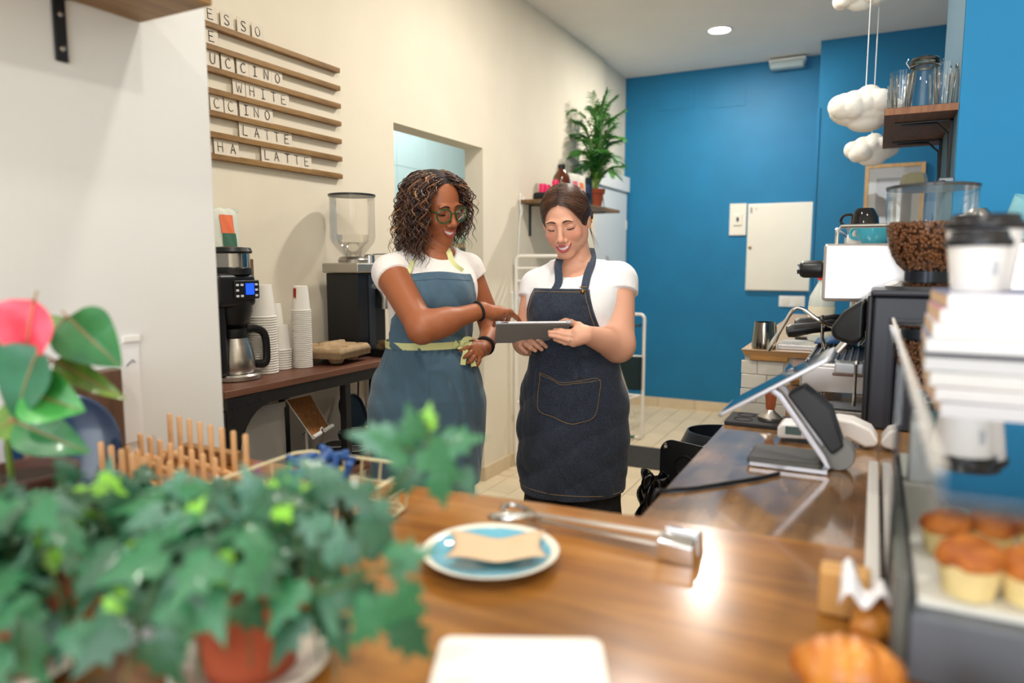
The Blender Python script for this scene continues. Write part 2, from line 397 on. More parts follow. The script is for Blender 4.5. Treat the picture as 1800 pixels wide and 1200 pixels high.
# (z of rail centre, y end); rows top to bottom
ry0, ry1 = 1.52, 2.352
rail_z = [2.094-i*.0715 for i in range(7)]
ordinal = ['topmost', 'second', 'third', 'fourth', 'fifth', 'sixth', 'lowest']
RN = ['1', '2', '3', '4', '5', '6', '7']
r0 = None
for i, z in enumerate(rail_z):
    lab = '%s stained wooden menu rail on the cream wall, counting from the top' % ordinal[i]
    if r0 is None:
        r0 = T('menu_rail', lab, 'rail', (WX, ry0, z), group='wooden menu rails')
        MB().box(0, .012, 0, ry1-ry0, -.010, .013).build('back_strip', rail_w, r0, bevel=.001)
        MB().box(.012, .024, 0, ry1-ry0, -.010, .009).build('front_lip', rail_w, r0, bevel=.0015)
    else:
        dup(r0, (WX, ry0, z), label=lab)
cards = [(0, [('E', 1.722), ('S', 1.79), ('S', 1.86), ('O', 1.925)]), (1, [('E', 1.722)]),
         (2, [('U', 1.722), ('C', 1.785), ('C', 1.85), ('I', 1.905), ('N', 1.955), ('O', 2.01)]),
         (3, [('W', 1.83), ('H', 1.887), ('I', 1.94), ('T', 1.99), ('E', 2.04)]),
         (4, [('C', 1.732), ('C', 1.79), ('I', 1.855), ('N', 1.905), ('O', 1.955)]),
         (5, [('L', 1.85), ('A', 1.9), ('T', 1.95), ('T', 1.998), ('E', 2.048)]),
         (6, [('H', 1.74), ('A', 1.79), ('L', 1.947), ('A', 1.995), ('T', 2.045), ('T', 2.095), ('E', 2.15)])]
pos_w = ['first', 'second', 'third', 'fourth', 'fifth', 'sixth', 'seventh']
for ri_, row in cards:
    z = rail_z[ri_]+.0095
    for k, (ch, y) in enumerate(row):
        o = one('letter_card', MB().box(0, .0015, -.027, .027, 0, .054), card_m, 'cream card lettered %s, %s card on the %s menu rail' % (ch, pos_w[k], ordinal[ri_]), 'letter card', (WX+.0135+.0002*k, y, z), 'letter cards on the menu rails')
        o.rotation_euler = (0, math.radians(-2.5), 0)
        q = letter(ch, .033, .0013).build('letter', ink, o); q.location = (.0028, -.011+random.uniform(-.002, .002), .0105); q.rotation_euler = (random.uniform(-.06, .06), 0, PI/2)
# ================================================================ near wall shelf (top left)
near_w = wood('oiled_board', '6e4f2b', '9c7748', 'Y', 5, .5)
t = T('wall_shelf', 'brown wooden wall shelf on a black bracket at the top left', 'shelf', (NX, .55, 1.744))
MB().box(.001, .19, -.35, .335, 0, .032).build('board', near_w, t, bevel=.002)
for yy in (.185, -.25):
    b = MB(); b.box(.002, .007, yy-.011, yy+.011, -.105, -.001); b.box(.002, .15, yy-.011, yy+.011, -.006, -.0005)
    b.build('bracket', black_m, t, bevel=.003)
    for zz in (-.03, -.085):
        MB().lathe([(.0045, 0), (.0045, .003), (.001, .004)], n=10, M=Matrix.Translation((.007, yy, zz)) @ Matrix.Rotation(PI/2, 4, 'Y')).build('screw', steel, t)
# calendar sheet on the near wall
t = T('wall_calendar', 'white printed sheet with clip hanging behind the poinsettia', 'poster', (NX, .72, 1.08))
MB().box(.001, .0025, -.13, .122, -.105, .085).build('sheet', mat('white_paper', 'e8e8ea', .6), t)
MB().box(.0026, .006, .09, .124, .083, .095).build('clip', white_p, t, bevel=.001)
pr = MB()
for i in range(9):
    for j in range(3):
        if random.random() < .8: pr.box(.0026, .0032, -.1+j*.07, -.1+j*.07+random.uniform(.015, .045), .055-i*.017, .058-i*.017)
pr.tube([(.003, .095, .04), (.003, .108, .05), (.003, .112, .044)], .0012, 5)
pr.build('print', mat('grey_ink', '6f6f78', .6), t)
# ================================================================ console table along the left wall
TZ = .930; TX = -1.68
tb_top = wood('walnut_laminate', '5d3a2a', '7b5240', 'Y', 3, .42, bump=.05)
t = T('console_table', 'narrow walnut console table with a black frame along the left wall', 'table', (-1.855, 1.98, 0))
w0, w1, l0, l1 = -.17, .175, -.555, .56
MB().box(w0, w1, l0, l1, TZ-.022, TZ).build('tabletop', tb_top, t, bevel=.002)
MB().box(w1-.02, w1-.005, l0+.01, l1-.01, TZ-.062, TZ-.0225).box(w0+.005, w0+.02, l0+.01, l1-.01, TZ-.062, TZ-.0225).build('rail', black_m, t, bevel=.001)
for lx in (w1-.034, w0+.006):
    for ly in (l0+.004, -.02, l1-.034):
        MB().box(lx, lx+.028, ly, ly+.028, 0, TZ-.0625).build('leg', black_m, t, bevel=.0015)
# curved gusset plate at the near leg
g = [(0, 0), (0, -.24)]+[(.03+.13*(1-math.cos(a)), -.24+.2*math.sin(a)) for a in [PI/2*i/8 for i in range(9)]]+[(.16, 0)]
MB().prism(g, 0, .004, M=Matrix.Translation((w1-.004, l0+.006, TZ-.024)) @ Matrix(((0, 0, 1, 0), (1, 0, 0, 0), (0, 1, 0, 0), (0, 0, 0, 1)))).build('gusset', black_m, t)
for yy, zz in ((.02, -.03), (.02, -.11), (.02, -.19), (.08, -.025), (.13, -.02)):
    MB().lathe([(.004, 0), (.003, .003), (.0005, .004)], n=8, M=Matrix.Translation((w1, l0+.006+yy, TZ-.024+zz)) @ Matrix.Rotation(PI/2, 4, 'Y')).build('bolt', black_m, t)
MB().box(w0+.005, w1-.005, l0+.03, l1-.03, .525, .545).build('lower_shelf', tb_top, t, bevel=.002)
MB().box(w0+.005, w1-.005, l0+.03, l1-.03, .10, .12).build('bottom_shelf', tb_top, t, bevel=.002)
# ---------------------------------------------------------------- drip coffee maker and carafe
cm = (-1.845,1.611,1.052)
t = T('coffee_maker', 'black and steel drip coffee maker with blue display on the console table', 'coffee maker', (-1.845, 1.605, TZ))
MB().lathe([(.082, 0), (.086, .004), (.086, .016), (.08, .022), (.0, .022)], n=36).build('base', steel, t, smooth=True)
MB().box(-.045, .045, -.11, -.055, .02, .34).build('column', black_pl, t, bevel=.012)
MB().box(-.062, .062, -.105, .055, .235, .345).build('head', black_pl, t, bevel=.02, seg=4)
MB().lathe([(.035, 0), (.052, .012), (.064, .05), (.066, .085)], (0, 0, .17), n=30).build('brew_basket', black_pl, t, smooth=True)
MB().lathe([(.068, 0), (.068, .02), (.062, .024)], (0, 0, .34), n=30).build('collar', black_pl, t, smooth=True)
MB().lathe([(.0, 0), (.06, 0), (.063, .003), (.063, .046)], (0, 0, .36), n=30).build('water_tank', mat('smoky_steel', 'a8a6a4', .15, metal=1), t, smooth=True)
MB().lathe([(.069, 0), (.071, .006), (.066, .018), (.02, .022), (0, .022)], (0, 0, .407), n=30).build('lid', black_pl, t, smooth=True)
pn = MB().box(.06, .068, -.042, .058, .262, .322).build('control_panel', black_pl, t, bevel=.006)
d = MB().box(.0685, .0705, .0, .033, .276, .312).build('display', mat('blue_lcd', (.01, .07, .9), .3, emis=1.1), pn)
for yy in (-.034, -.016, .042):
    for zz in (.272, .29, .307):
        if yy == .042 or zz != .29 or yy == -.034: MB().box(.0685, .071, yy-.005, yy+.006, zz-.003, zz+.004).build('button', mat('pale_button', 'd9dade', .4), pn, bevel=.001)
t = T('carafe', 'brushed steel thermal carafe with black handle in the coffee maker', 'carafe', (-1.843, 1.607, TZ+.023))
MB().lathe([(.0, 0), (.062, 0), (.064, .004), (.064, .045), (.055, .085), (.042, .118), (.04, .128)], n=36).build('body', steel, t, smooth=True)
MB().lathe([(.041, .1), (.045, .115), (.043, .143), (.02, .15), (0, .15)], n=30).build('lid', black_pl, t, smooth=True)
MB().tube(smoothpath([(.02, .036, .137), (.03, .065, .138), (.04, .092, .118), (.042, .098, .06), (.042, .09, .022), (.03, .058, .022)], 6), .0095, 8, flat=1.4).build('handle', black_pl, t, smooth=True)
# canister and coffee bag behind the coffee maker
one('storage_box', MB().box(-.05, .05, -.07, .085, 0, .39), mat('brown_box', '6b5138', .7), 'plain brown box standing behind the coffee maker against the wall', 'box', (-1.965, 1.685, TZ), bevel=.003)
def coffee_bag(name, w, h, d, label, cat, loc, rz, m, group=None, fold=True):
    t = T(name, label, cat, loc, rz, group)
    def fn(u, v):
        x = (u-.5)*w; z = v*h; th = d*(1-v)**.6*.5+.002
        k = math.sin(PI*u)**.5
        return (x*(1-.04*v), -th*k-.001*math.sin(20*u+13*v), z)
    def fb(u, v):
        p = fn(u, v); return (p[0], -p[1]*.4, p[2])
    b = MB(); b.grid(fn, 14, 14); b.grid(fb, 14, 14); b.prism([(-w/2, -.003), (w/2, -.003), (w/2, .003), (-w/2, .003)], h*.93, h)
    b.build('pouch', m, t, smooth=True, ang=60)
    return t, fn
foil = mat('silver_foil', 'b9b7b3', .38, metal=.35, bump=.5, bscale=22)
pale_bag = mat('pale_green_pouch', 'dcdfd0', .45, bump=.3, bscale=25)
cb_, fn = coffee_bag('coffee_bag', .135, .17, .05, 'white coffee bag with orange and green label above the coffee maker', 'coffee bag', (-1.965, 1.69, TZ+.391), PI/2, pale_bag)
MB().grid(lambda u, v: (fn(.32+.42*u, .5+.36*v)[0], fn(.32+.42*u, .5+.36*v)[1]-.003, .17*(.5+.36*v)), 8, 6).build('orange_label', mat('orange_print', 'ea7448', .5), cb_, smooth=True)
MB().grid(lambda u, v: (fn(.34+.44*u, .1+.4*v)[0], fn(.34+.44*u, .1+.4*v)[1]-.003, .17*(.1+.4*v)), 8, 6).build('green_label', mat('green_print', '3f6a52', .5), cb_, smooth=True)
# ---------------------------------------------------------------- stacks of paper cups, upside down
cup_m = mat('white_paper_cup', 'eeeae2', .55)
def inverted_cup(h, rt, rb, label, loc, group, tag=False):
    o = one('paper_cup', MB().lathe([(rt-.0006, .0036), (rt+.0026, .001), (rt+.0032, .0038), (rt-.0004, .0058), (rt*.45+rb*.55, h*.55), (rb, h-.001), (rb-.004, h), (rb-.005, h-.006), (0, h-.006)], n=28, cap=False), cup_m, label, 'paper cup', loc, group, smooth=True)
    if tag:
        MB().box(-.006, .006, -rb-.003, -rb-.0005, h-.03, h-.008).build('print', mat('red_print', 'a8352a', .5), o)
    return o
def stack(x, y, n, h, rt, rb, step, word, tag=False):
    o = None; un = 'zeroth first second third fourth fifth sixth seventh eighth ninth tenth eleventh twelfth thirteenth fourteenth fifteenth sixteenth seventeenth eighteenth nineteenth'.split()
    def orn(k): return un[k] if k < 20 else {20: 'twentieth', 30: 'thirtieth'}.get(k, {2: 'twenty-', 3: 'thirty-'}[k//10]+un[k % 10])
    for i in range(n):
        pos = 'topmost' if i == n-1 else ('lowest' if i == 0 else orn(n-i))
        lab = '%s white cup %sin the %s' % (pos, '' if i in (0, n-1) else 'from the top ', word)
        l = (x, y, TZ+.0005+i*step)
        if o is None: o = inverted_cup(h, rt, rb, lab, l, 'paper cups in the '+word, tag)
        else: o2 = dup(o, l, label=lab)
c1 = (-1.858, 1.745); c3 = (-1.872, 1.838); c2 = (-1.948, 1.885); c4 = (-1.832, 1.902)
stack(*c1, 24, .112, .045, .034, .0083, 'tall wide stack beside the coffee maker')
stack(*c2, 18, .088, .034, .025, .0083, 'short stack at the back between taller ones', True)
stack(*c3, 9, .09, .034, .026, .0083, 'low stack in front of the others')
stack(*c4, 31, .09, .033, .026, .0068, 'tall narrow stack beside the cup carriers', True)
# ---------------------------------------------------------------- moulded pulp cup carriers
pulp = mat('moulded_pulp', 'b79b77', .9, var=.12, scale=40, bump=.6, bscale=160)
def carrier(label, loc, rz):
    t = T('cup_carrier', label, 'cup carrier', loc, rz, 'stacked pulp cup carriers')
    def fn(u, v):
        x = (u-.5)*.21; y = (v-.5)*.21
        z = .045
        for cx in (-.052, .052):
            for cy in (-.052, .052):
                r = math.hypot(x-cx, y-cy)
                z = min(z, .004+max(0, (r-.022))*1.9 if r < .045 else z)
        e = max(abs(x), abs(y)); 
        if e > .097: z = .045-(e-.097)*2.6
        if abs(x) < .012 and abs(y) < .07: z += .012
        return (x, y, z)
    MB().grid(fn, 40, 40).build('tray', pulp, t, smooth=True, solid=.003, ang=0)
    return t
ct = carrier('brown pulp cup carrier on the console table, lowest of the pile', (-1.83, 2.055, TZ+.002), .15)
for i in range(1, 4):
    dup(ct, (-1.83+.002*i, 2.055-.001*i, TZ+.002+i*.0065), label='brown pulp cup carrier nested in the pile, %s from the bottom' % ['', 'second', 'third', 'fourth'][i])
# ---------------------------------------------------------------- black grinder with empty hopper
gx, gy = -1.885, 2.27
t = T('coffee_grinder', 'black coffee grinder with an empty clear hopper on the console table', 'grinder', (gx, gy, TZ))
MB().box(-.08, .08, -.085, .09, .0, .335).build('body', mat('black_grinder_body', '15161a', .35), t, bevel=.004)
MB().box(.0805, .083, -.02, .02, .02, .33).build('front_strip', mat('dark_slate', '2a2f38', .3), t)
MB().box(-.09, .092, -.097, .105, .336, .375).build('top_plate', mat('satin_aluminium', 'b5b0a6', .35, metal=.8), t, bevel=.006)
MB().lathe([(.06, 0), (.062, .012), (.055, .022), (.045, .026)], (0, -.01, .376), n=30).build('burr_collar', steel, t, smooth=True)
MB().lathe([(.022, 0), (.022, .03), (.018, .034)], (.05, .03, .376), n=20).build('adjust_knob', chrome, t, smooth=True)
MB().tube([(.06, .04, .41), (.075, .12, .413)], .0025, 6).build('lever', black_m, t)
MB().lathe([(.032, 0), (.04, .012), (.052, .022), (.084, .062), (.09, .08), (.09, .245)], (0, -.01, .395), n=40, cap=False).build('hopper', glass('clear_plastic', (.975, .97, .96), .5), t, smooth=True)
MB().lathe([(.03, .0), (.04, .04), (.06, .06), (.064, .09)], (0, -.01, .4), n=32, cap=False).build('hopper_funnel', MATS['clear_plastic'], t, smooth=True)
MB().lathe([(.094, 0), (.094, .008), (.08, .01), (0, .01)], (0, -.01, .64), n=40).build('hopper_lid', mat('smoked_lid', '26282d', .3), t, smooth=True)
MB().tube([(.095, .04, .28), (.11, .05, .24), (.108, .05, .19)], .022, 14).build('chute', steel, t, smooth=True)
# tamping tray with brush
t = T('knock_tray', 'low black tray beside the black grinder at the end of the console table', 'tray', (-1.735, 2.27, TZ))
MB().box(-.065, .07, -.03, .065, 0, .035).build('body', black_pl, t, bevel=.005)
MB().box(-.055, .06, -.02, .055, .0352, .038).build('mat', mat('rubber', '1b1b1b', .8), t)
t = T('cleaning_brush', 'round cleaning brush with tan bristles lying on the black tray', 'brush', (-1.725, 2.285, TZ+.052))
MB().tube([(0, -.03, 0), (0, .015, 0)], [.013, .011], 12).build('ferrule', wood('tan_wood', '8a5a2c', 'b9854a', 'Y'), t, smooth=True)
br = MB()
for i in range(160):
    a = random.uniform(0, 2*PI); r = random.random()**.5
    for sgn, L in ((1, .04), (-1, .03)):
        y0 = .015 if sgn > 0 else -.03
        br.tube([(r*.009*math.cos(a), y0, r*.009*math.sin(a)), (r*.03*math.cos(a), y0+sgn*L*random.uniform(.7, 1.1), r*.022*math.sin(a))], .0005, 3, cap=False)
br.build('bristles', mat('tan_bristle', '8b6a3f', .7), t)
# ---------------------------------------------------------------- below the table
LZ = .545
bag, fn = coffee_bag('foil_bag', .185, .28, .07, 'grey foil coffee bag under the console table', 'coffee bag', (-1.82, 1.695, LZ+.001), PI/2-.1, foil)
MB().lathe([(.018, 0), (.018, .001), (.0, .001)], n=20, M=Matrix.Translation((.03, -.034, .05)) @ Matrix.Rotation(PI/2, 4, 'X')).build('round_emblem', mat('dark_foil_print', '55565c', .5), bag)
# cork sign stand
t = T('display_stand', 'tilted cork display stand on a white pole under the console table', 'stand', (-1.80, 1.875, LZ))
MB().lathe([(.045, 0), (.045, .006), (.006, .008)], n=24).build('base', white_p, t, smooth=True)
MB().tube([(0, 0, .006), (0, 0, .16)], .005, 10).build('pole_sleeve', white_p, t, smooth=True)
MB().tube([(0, 0, .16), (0, 0, .225)], .003, 8).build('pole', steel, t, smooth=True)
MB().tube([(0, 0, .155), (0, -.02, .147)], .002, 6).build('thumbscrew', steel, t)
pts = [Vector(p)-Vector((-1.80, 1.875, LZ)) for p in ((-1.82,1.803,0.8268), (-1.85,1.953,0.817), (-1.76,1.949,0.7064), (-1.73,1.828,0.6986))]
pl = MB(); pl.add(pts, [(0, 1, 2, 3)])
pl.build('cork_panel', mat('cork', 'a36d3c', .85, var=.2, scale=90), t, solid=.002)
rim = MB(); rim.tube([p for p in pts], .0022, 6, closed=True); rim.build('rim', white_p, t, smooth=True)
e = pts[3]; f_ = pts[2]; dv = (f_-e)
lip = MB(); nv = Vector((.02, 0, .004))
for a, b in ((-.05, .38), (.62, 1.1)):
    lip.tube([e+dv*a+nv*.5, e+dv*b+nv*.5], .0075, 10)
lip.tube([e+dv*(.38+.24*i/8)+nv*.3+Vector((0, 0, .016*math.sin(PI*i/8))) for i in range(9)], .0025, 6)
lip.build('lip', white_p, t, smooth=True)
# bowls, glass, whisk
def bowl(label, loc, r, h, m, inner, group=None):
    t = T('bowl', label, 'bowl', loc, 0, group)
    MB().lathe([(r*.45, 0), (r*.8, h*.25), (r, h*.8), (r, h)], n=32).build('outside', m, t, smooth=True)
    MB().lathe([(r*1.004, h*.985), (r*1.0, h*1.01), (r*.96, h*1.005), (r*.9, h*.72), (r*.6, h*.2), (0, h*.14)], n=32, cap=False).build('glaze', inner, t, smooth=True)
    return t
dk = mat('dark_stoneware', '1c1d21', .3); wg = mat('white_glaze', 'e3e4e3', .2)
bx = (-1.78,1.998,0.6018)
bowl('dark bowl with white inside on the shelf left of the whisk', (-1.79, 2.03, LZ+.001), .052, .075, dk, wg)
bowl('dark speckled bowl with white inside behind the whisk', (-1.86, 2.2, LZ+.001), .06, .08, dk, wg)
bowl('small dark bowl with white inside in front of the whisk', (-1.74, 2.06, LZ+.001), .045, .055, dk, wg)
one('serving_tray', MB().tube([(x*.12, y*.09, 0) for x, y in rrect(1.6, 1.6, .5)], .006, 6, closed=True).prism([(x*.12, y*.09) for x, y in rrect(1.6, 1.6, .5)], -.004, 0), dk, 'black tray edge standing behind the bowls on the shelf', 'tray', (-1.93, 2.3, LZ+.11), smooth=True).rotation_euler = (0, math.radians(68), 0)
one('glass_tumbler', MB().lathe([(.0, .003), (.024, .003), (.03, .03), (.027, .07), (.023, .085), (.021, .085), (.025, .068), (.0275, .03), (.02, .006), (0, .006)], n=24, cap=False), glass('green_glass', (.45, .55, .55), 2), 'dark green glass behind the wire basket under the table', 'glass', (-1.8, 1.96, LZ), smooth=True)
t = T('tea_whisk', 'bamboo tea whisk standing on the shelf beside the bowls', 'whisk', (-1.74, 2.15, LZ+.001))
MB().lathe([(.014, .075), (.0145, .08), (.0125, .085), (.0125, .118), (.013, .122), (0, .122)], n=20).build('handle', mat('bamboo', 'c2a268', .5, var=.1, scale=10, stretch=(1, 1, 8)), t, smooth=True)
tn = MB()
for i in range(46):
    a = 2*PI*i/46
    tn.tube([(math.cos(a)*.013, math.sin(a)*.013, .078), (math.cos(a)*.022, math.sin(a)*.022, .045), (math.cos(a)*.034, math.sin(a)*.034, .002)], .0009, 4)
tn.build('tines', MATS['bamboo'], t)
MB().lathe([(.0148, .072), (.0155, .074), (.0148, .077)], n=20, cap=False).build('binding', mat('dark_thread', '5a4226', .7), t)
one('power_cable', MB().tube(smoothpath([(-1.98, 2.42, .93), (-1.99, 2.4, .8), (-1.97, 2.37, .65), (-1.99, 2.4, .5), (-2.0, 2.42, .3), (-2.0, 2.5, .02)], 6), .004, 6), black_pl, 'black power cable hanging below the end of the console table', 'cable', smooth=True)

# ================================================================ front counter and right counter
CT = .93; RT = .915
oak = wood('varnished_oak', '784511', 'ac742e', 'X', 2.6, .22, coat=.35, bump=.08, dark='5a310e', blotch=.25)
mott = wood('mottled_veneer', '66432a', 'b58a5a', 'Y', 1.6, .13, coat=.6, bump=.05, dark='3a2214', blotch=.5)
t = T('front_counter', 'long varnished golden oak counter top across the foreground', 'counter', (-.4, .6, 0))
pl = [(NX+.001, .12), (.62, .12), (.62, 1.03), (.003, 1.013), (-.287, .998), (-.677, .965), (NX+.001, .948)]
MB().prism(pl, CT-.04, CT).build('countertop', oak, t, W=True, bevel=.003)
MB().box(NX+.02, .55, .2, .88, 0, CT-.0405).build('cabinet', mat('white_panel', 'd9d5cc', .6), t, W=True)
MB().box(NX+.001, NX+.03, .9, 1.02, CT, CT+.0).build('end_trim', oak, t, W=True) if False else None
t = T('side_counter', 'glossy mottled brown counter top running back along the right side', 'counter', (.1, 1.5, 0))
MB().prism([(-.307, 1.032), (.6, 1.045), (.6, 2.74), (-.12, 2.74), (-.12, 1.86), (-.313, 1.86)], RT-.035, RT).build('countertop', mott, t, W=True, bevel=.003)
MB().box(-.26, .55, 1.06, 1.82, 0, RT-.0355).box(-.08, .55, 1.82, 2.7, 0, RT-.0355).build('cabinet', wood('dark_ply', '6a482a', '94693f', 'Z', 3, .6), t, W=True)
# ---------------------------------------------------------------- plate with paper, tongs, napkins
cer_b = mat('sky_blue_glaze', '6fb4cc', .08, coat=.3); cer_r = mat('cream_rim_glaze', 'e4dfd2', .12)
t = T('plate', 'pale blue plate with a cream rim on the front counter', 'plate', (-.417, .752, CT))
MB().lathe([(.0, .001), (.042, .001), (.044, .0), (.047, .001), (.06, .006), (.085, .016), (.087, .018)], n=64, cap=False).build('underside', cer_r, t, smooth=True)
MB().lathe([(.0, .006), (.052, .0065), (.07, .0125), (.0765, .0155)], n=64, cap=False).build('well', cer_b, t, smooth=True)
MB().lathe([(.0765, .0155), (.083, .0185), (.0872, .0183)], n=64, cap=False).build('rim', cer_r, t, smooth=True)
def nap(u, v):
    w_ = .5+.0*v; a = (u-.5); b = (v-.5)
    x = a*.125*(1-.14*(1-4*b*b)); y = b*.082*(1-.12*(1-4*a*a))+.0
    return (x, y, .021+.003*abs(a)*2*abs(b)*2-.002*math.cos(PI*a*2)+.0015*math.sin(9*u))
o = one('paper_napkin', MB().grid(nap, 14, 10), mat('kraft_paper', 'd8b997', .75, var=.03, scale=20), 'beige kraft paper square lying on the pale blue plate', 'napkin', (-.408, .752, CT), smooth=True, solid=.0012)
o.rotation_euler = (0, 0, math.radians(27))
t = T('tongs', 'long steel serving tongs with loop handles behind the plate', 'tongs', (-.33, .88, CT))
tp = (-0.5311,0.8503,0.94)
MB().tube(smoothpath([(-.085, .012, .012), (-.115, .03, .014), (-.14, .035, .015), (-.148, .018, .014), (-.125, .002, .012), (-.085, .004, .012)], 5), .0042, 8, closed=False).build('handle', chrome, t, smooth=True)
MB().tube(smoothpath([(-.085, -.002, .02), (-.11, -.022, .018), (-.135, -.03, .016), (-.147, -.02, .014), (-.13, -.004, .014), (-.085, .004, .018)], 5), .0042, 8).build('handle', chrome, t, smooth=True)
MB().lathe([(.006, 0), (.007, .004), (.006, .012)], (-.083, .003, .008), n=14).build('pivot', chrome, t, smooth=True)
for s, z in ((-1, .012), (1, .02)):
    MB().strip([(-.085, .003, z), (0, .005+s*.004, z), (.105, .004+s*.009, z)], .011, .003, (0, 1, 0)).build('arm', steel, t, bevel=.001)
    MB().add([(.1, s*.004-.0, .002), (.148, s*.006+.0, .001), (.148, s*.03, .001), (.1, s*.028, .002), (.1, s*.006, .034), (.146, s*.01, .034), (.146, s*.03, .026), (.1, s*.03, .028)], [(0, 1, 5, 4), (1, 2, 6, 5), (2, 3, 7, 6), (3, 0, 4, 7), (4, 5, 6, 7)]).build('jaw', chrome, t, bevel=.003)
t = T('napkin_stack', 'folded stack of white napkins at the bottom edge of the counter', 'napkins', (-.245, .49, CT))
for i in range(5):
    pr_ = [(x, y) for x, y in rrect(.15, .15, .012)]
    q = MB().prism(pr_, .0005+i*.0065, .0062+i*.0065).build('napkin', mat('soft_white_tissue', 'ece7e0', .85, bump=.5, bscale=40), t, bevel=.0025, seg=3)
    q.rotation_euler = (0, 0, math.radians(24+random.uniform(-2, 2)))
# ---------------------------------------------------------------- tablet till on its stand
silver = mat('silver_aluminium', 'c9c9cf', .3, metal=.6); dgrey = mat('dark_grey_plastic', '34363a', .45)
t = T('till_tablet_stand', 'silver tablet till on an angled stand at the far end of the side counter', 'till', (-.12, 1.45, RT))
sl = math.atan2(.117, .18)
R = Matrix.Translation((-.041, .02, .158)) @ Matrix.Rotation(-sl, 4, 'Y')
MB().prism(rrect(.235, .17, .01), -.004, .004, M=R).build('tablet_case', silver, t, bevel=.002)
MB().prism(rrect(.215, .155, .004), .0042, .0056, M=R).build('screen', mat('glossy_screen', '1e4a6b', .04, var=.6, scale=9, coat=.5), t)
MB().strip([(.045, -.03, .0), (.06, -.03, .012), (.05, -.03, .03), (-.03, -.03, .14), (-.045, -.03, .15)], .014, .012, (0, 1, 0)).build('arm', silver, t, bevel=.002)
MB().strip([(.05, .045, .0), (.06, .045, .012), (.05, .045, .03), (-.03, .045, .14), (-.045, .045, .15)], .014, .012, (0, 1, 0)).build('arm', silver, t, bevel=.002)
MB().box(-.085, .05, -.05, .07, .003, .018).build('base', mat('grey_rubber_base', '4a4a47', .5), t, bevel=.007, seg=3)
MB().strip([(-.078, -.052, .006), (.06, -.052, .006)], .007, .006, (0, 0, 1)).build('base_edge', silver, t)
MB().add([(-.02, -.02, .14), (.065, -.02, .03), (.085, -.02, .05), (.06, -.02, .12), (.01, -.02, .16), (-.02, .035, .14), (.065, .035, .03), (.085, .035, .05), (.06, .035, .12), (.01, .035, .16)],
         [(0, 1, 2, 3, 4), (9, 8, 7, 6, 5), (0, 5, 6, 1), (1, 6, 7, 2), (2, 7, 8, 3), (3, 8, 9, 4), (4, 9, 5, 0)]).build('hub', dgrey, t, bevel=.006, seg=3)
MB().lathe([(.028, -.02), (.03, -.015), (.03, .015), (.028, .02)], M=Matrix.Translation((.075, .01, .03)) @ Matrix.Rotation(PI/2, 4, 'X'), n=26).build('cable_drum', mat('mid_grey', '9a9a98', .5), t, smooth=True)
one('till_cable', MB().tube(smoothpath([(-.14, 1.36, RT+.004), (-.17, 1.31, RT+.004), (-.215, 1.255, RT+.004), (-.26, 1.2, RT+.004), (-.3, 1.165, RT+.004), (-.318, 1.15, RT-.01), (-.322, 1.15, RT-.15)], 6), .0036, 8), black_pl, 'dark cable running from the till over the counter edge', 'cable', smooth=True)
# card terminal
t = T('card_terminal', 'white handheld card terminal lying behind the tablet till', 'card reader', (-.075, 1.66, RT))
def term(u, v):
    return None
prof = [(-.1, .006), (-.1, .03), (-.092, .04), (-.03, .046), (.02, .062), (.05, .06), (.085, .045), (.1, .022), (.095, .01), (.075, .006), (.04, .022), (.0, .012)]
MB().prism([(x, z) for x, z in prof], -.035, .035, M=Matrix(((1, 0, 0, 0), (0, 0, -1, 0), (0, 1, 0, 0), (0, 0, 0, 1)))).build('shell', mat('white_abs', 'ece8e6', .25), t, bevel=.008, seg=4)
MB().box(-.083, -.05, -.0358, -.0352, .018, .036).build('display', mat('grey_lcd', '5e7370', .2), t)
MB().box(-.085, .0, -.02, .02, 0, .0065).build('foot', dgrey, t)
# tamper mat, tamper
rub = mat('black_rubber', '222124', .75, bump=.3, bscale=90)
t = T('tamping_mat', 'black rubber tamping mat on the corner of the side counter', 'mat', (-.215, 1.795, RT))
MB().prism(rrect(.19, .125, .008), .0003, .010).build('pad', rub, t, bevel=.002)
for x, y in ((-.055, .03), (-.055, -.025), (.06, .02)):
    MB().lathe([(.02, .0101), (.0215, .012), (.023, .0101)], (x, y, 0), n=28, cap=False).build('ring', rub, t, smooth=True)
t = T('tamper', 'coffee tamper with a copper wood handle and steel base on the black mat', 'tamper', (-.21, 1.79, RT+.011))
MB().lathe([(.0, 0), (.029, 0), (.0295, .002), (.0295, .009), (.022, .015), (.012, .022), (.009, .026)], n=36).build('base', steel, t, smooth=True)
MB().lathe([(.0095, .026), (.0115, .036), (.013, .055), (.0165, .072), (.0175, .084), (.013, .094), (0, .097)], n=30).build('handle', wood('copper_wood', '6e3018', 'a85a36', 'Z', 3, .25, coat=.4), t, smooth=True)
# black knock drawer under the machine
t = T('knock_box', 'low black drawer with a grey rim under the espresso machine', 'tray', (.0, 2.02, RT))
MB().box(-.1, .12, -.08, .06, 0, .018).build('body', mat('grey_steel_tray', '8d8884', .4, metal=.6), t, bevel=.003)
MB().box(-.085, .1, -.065, .045, .0182, .022).build('insert', black_pl, t, bevel=.001)
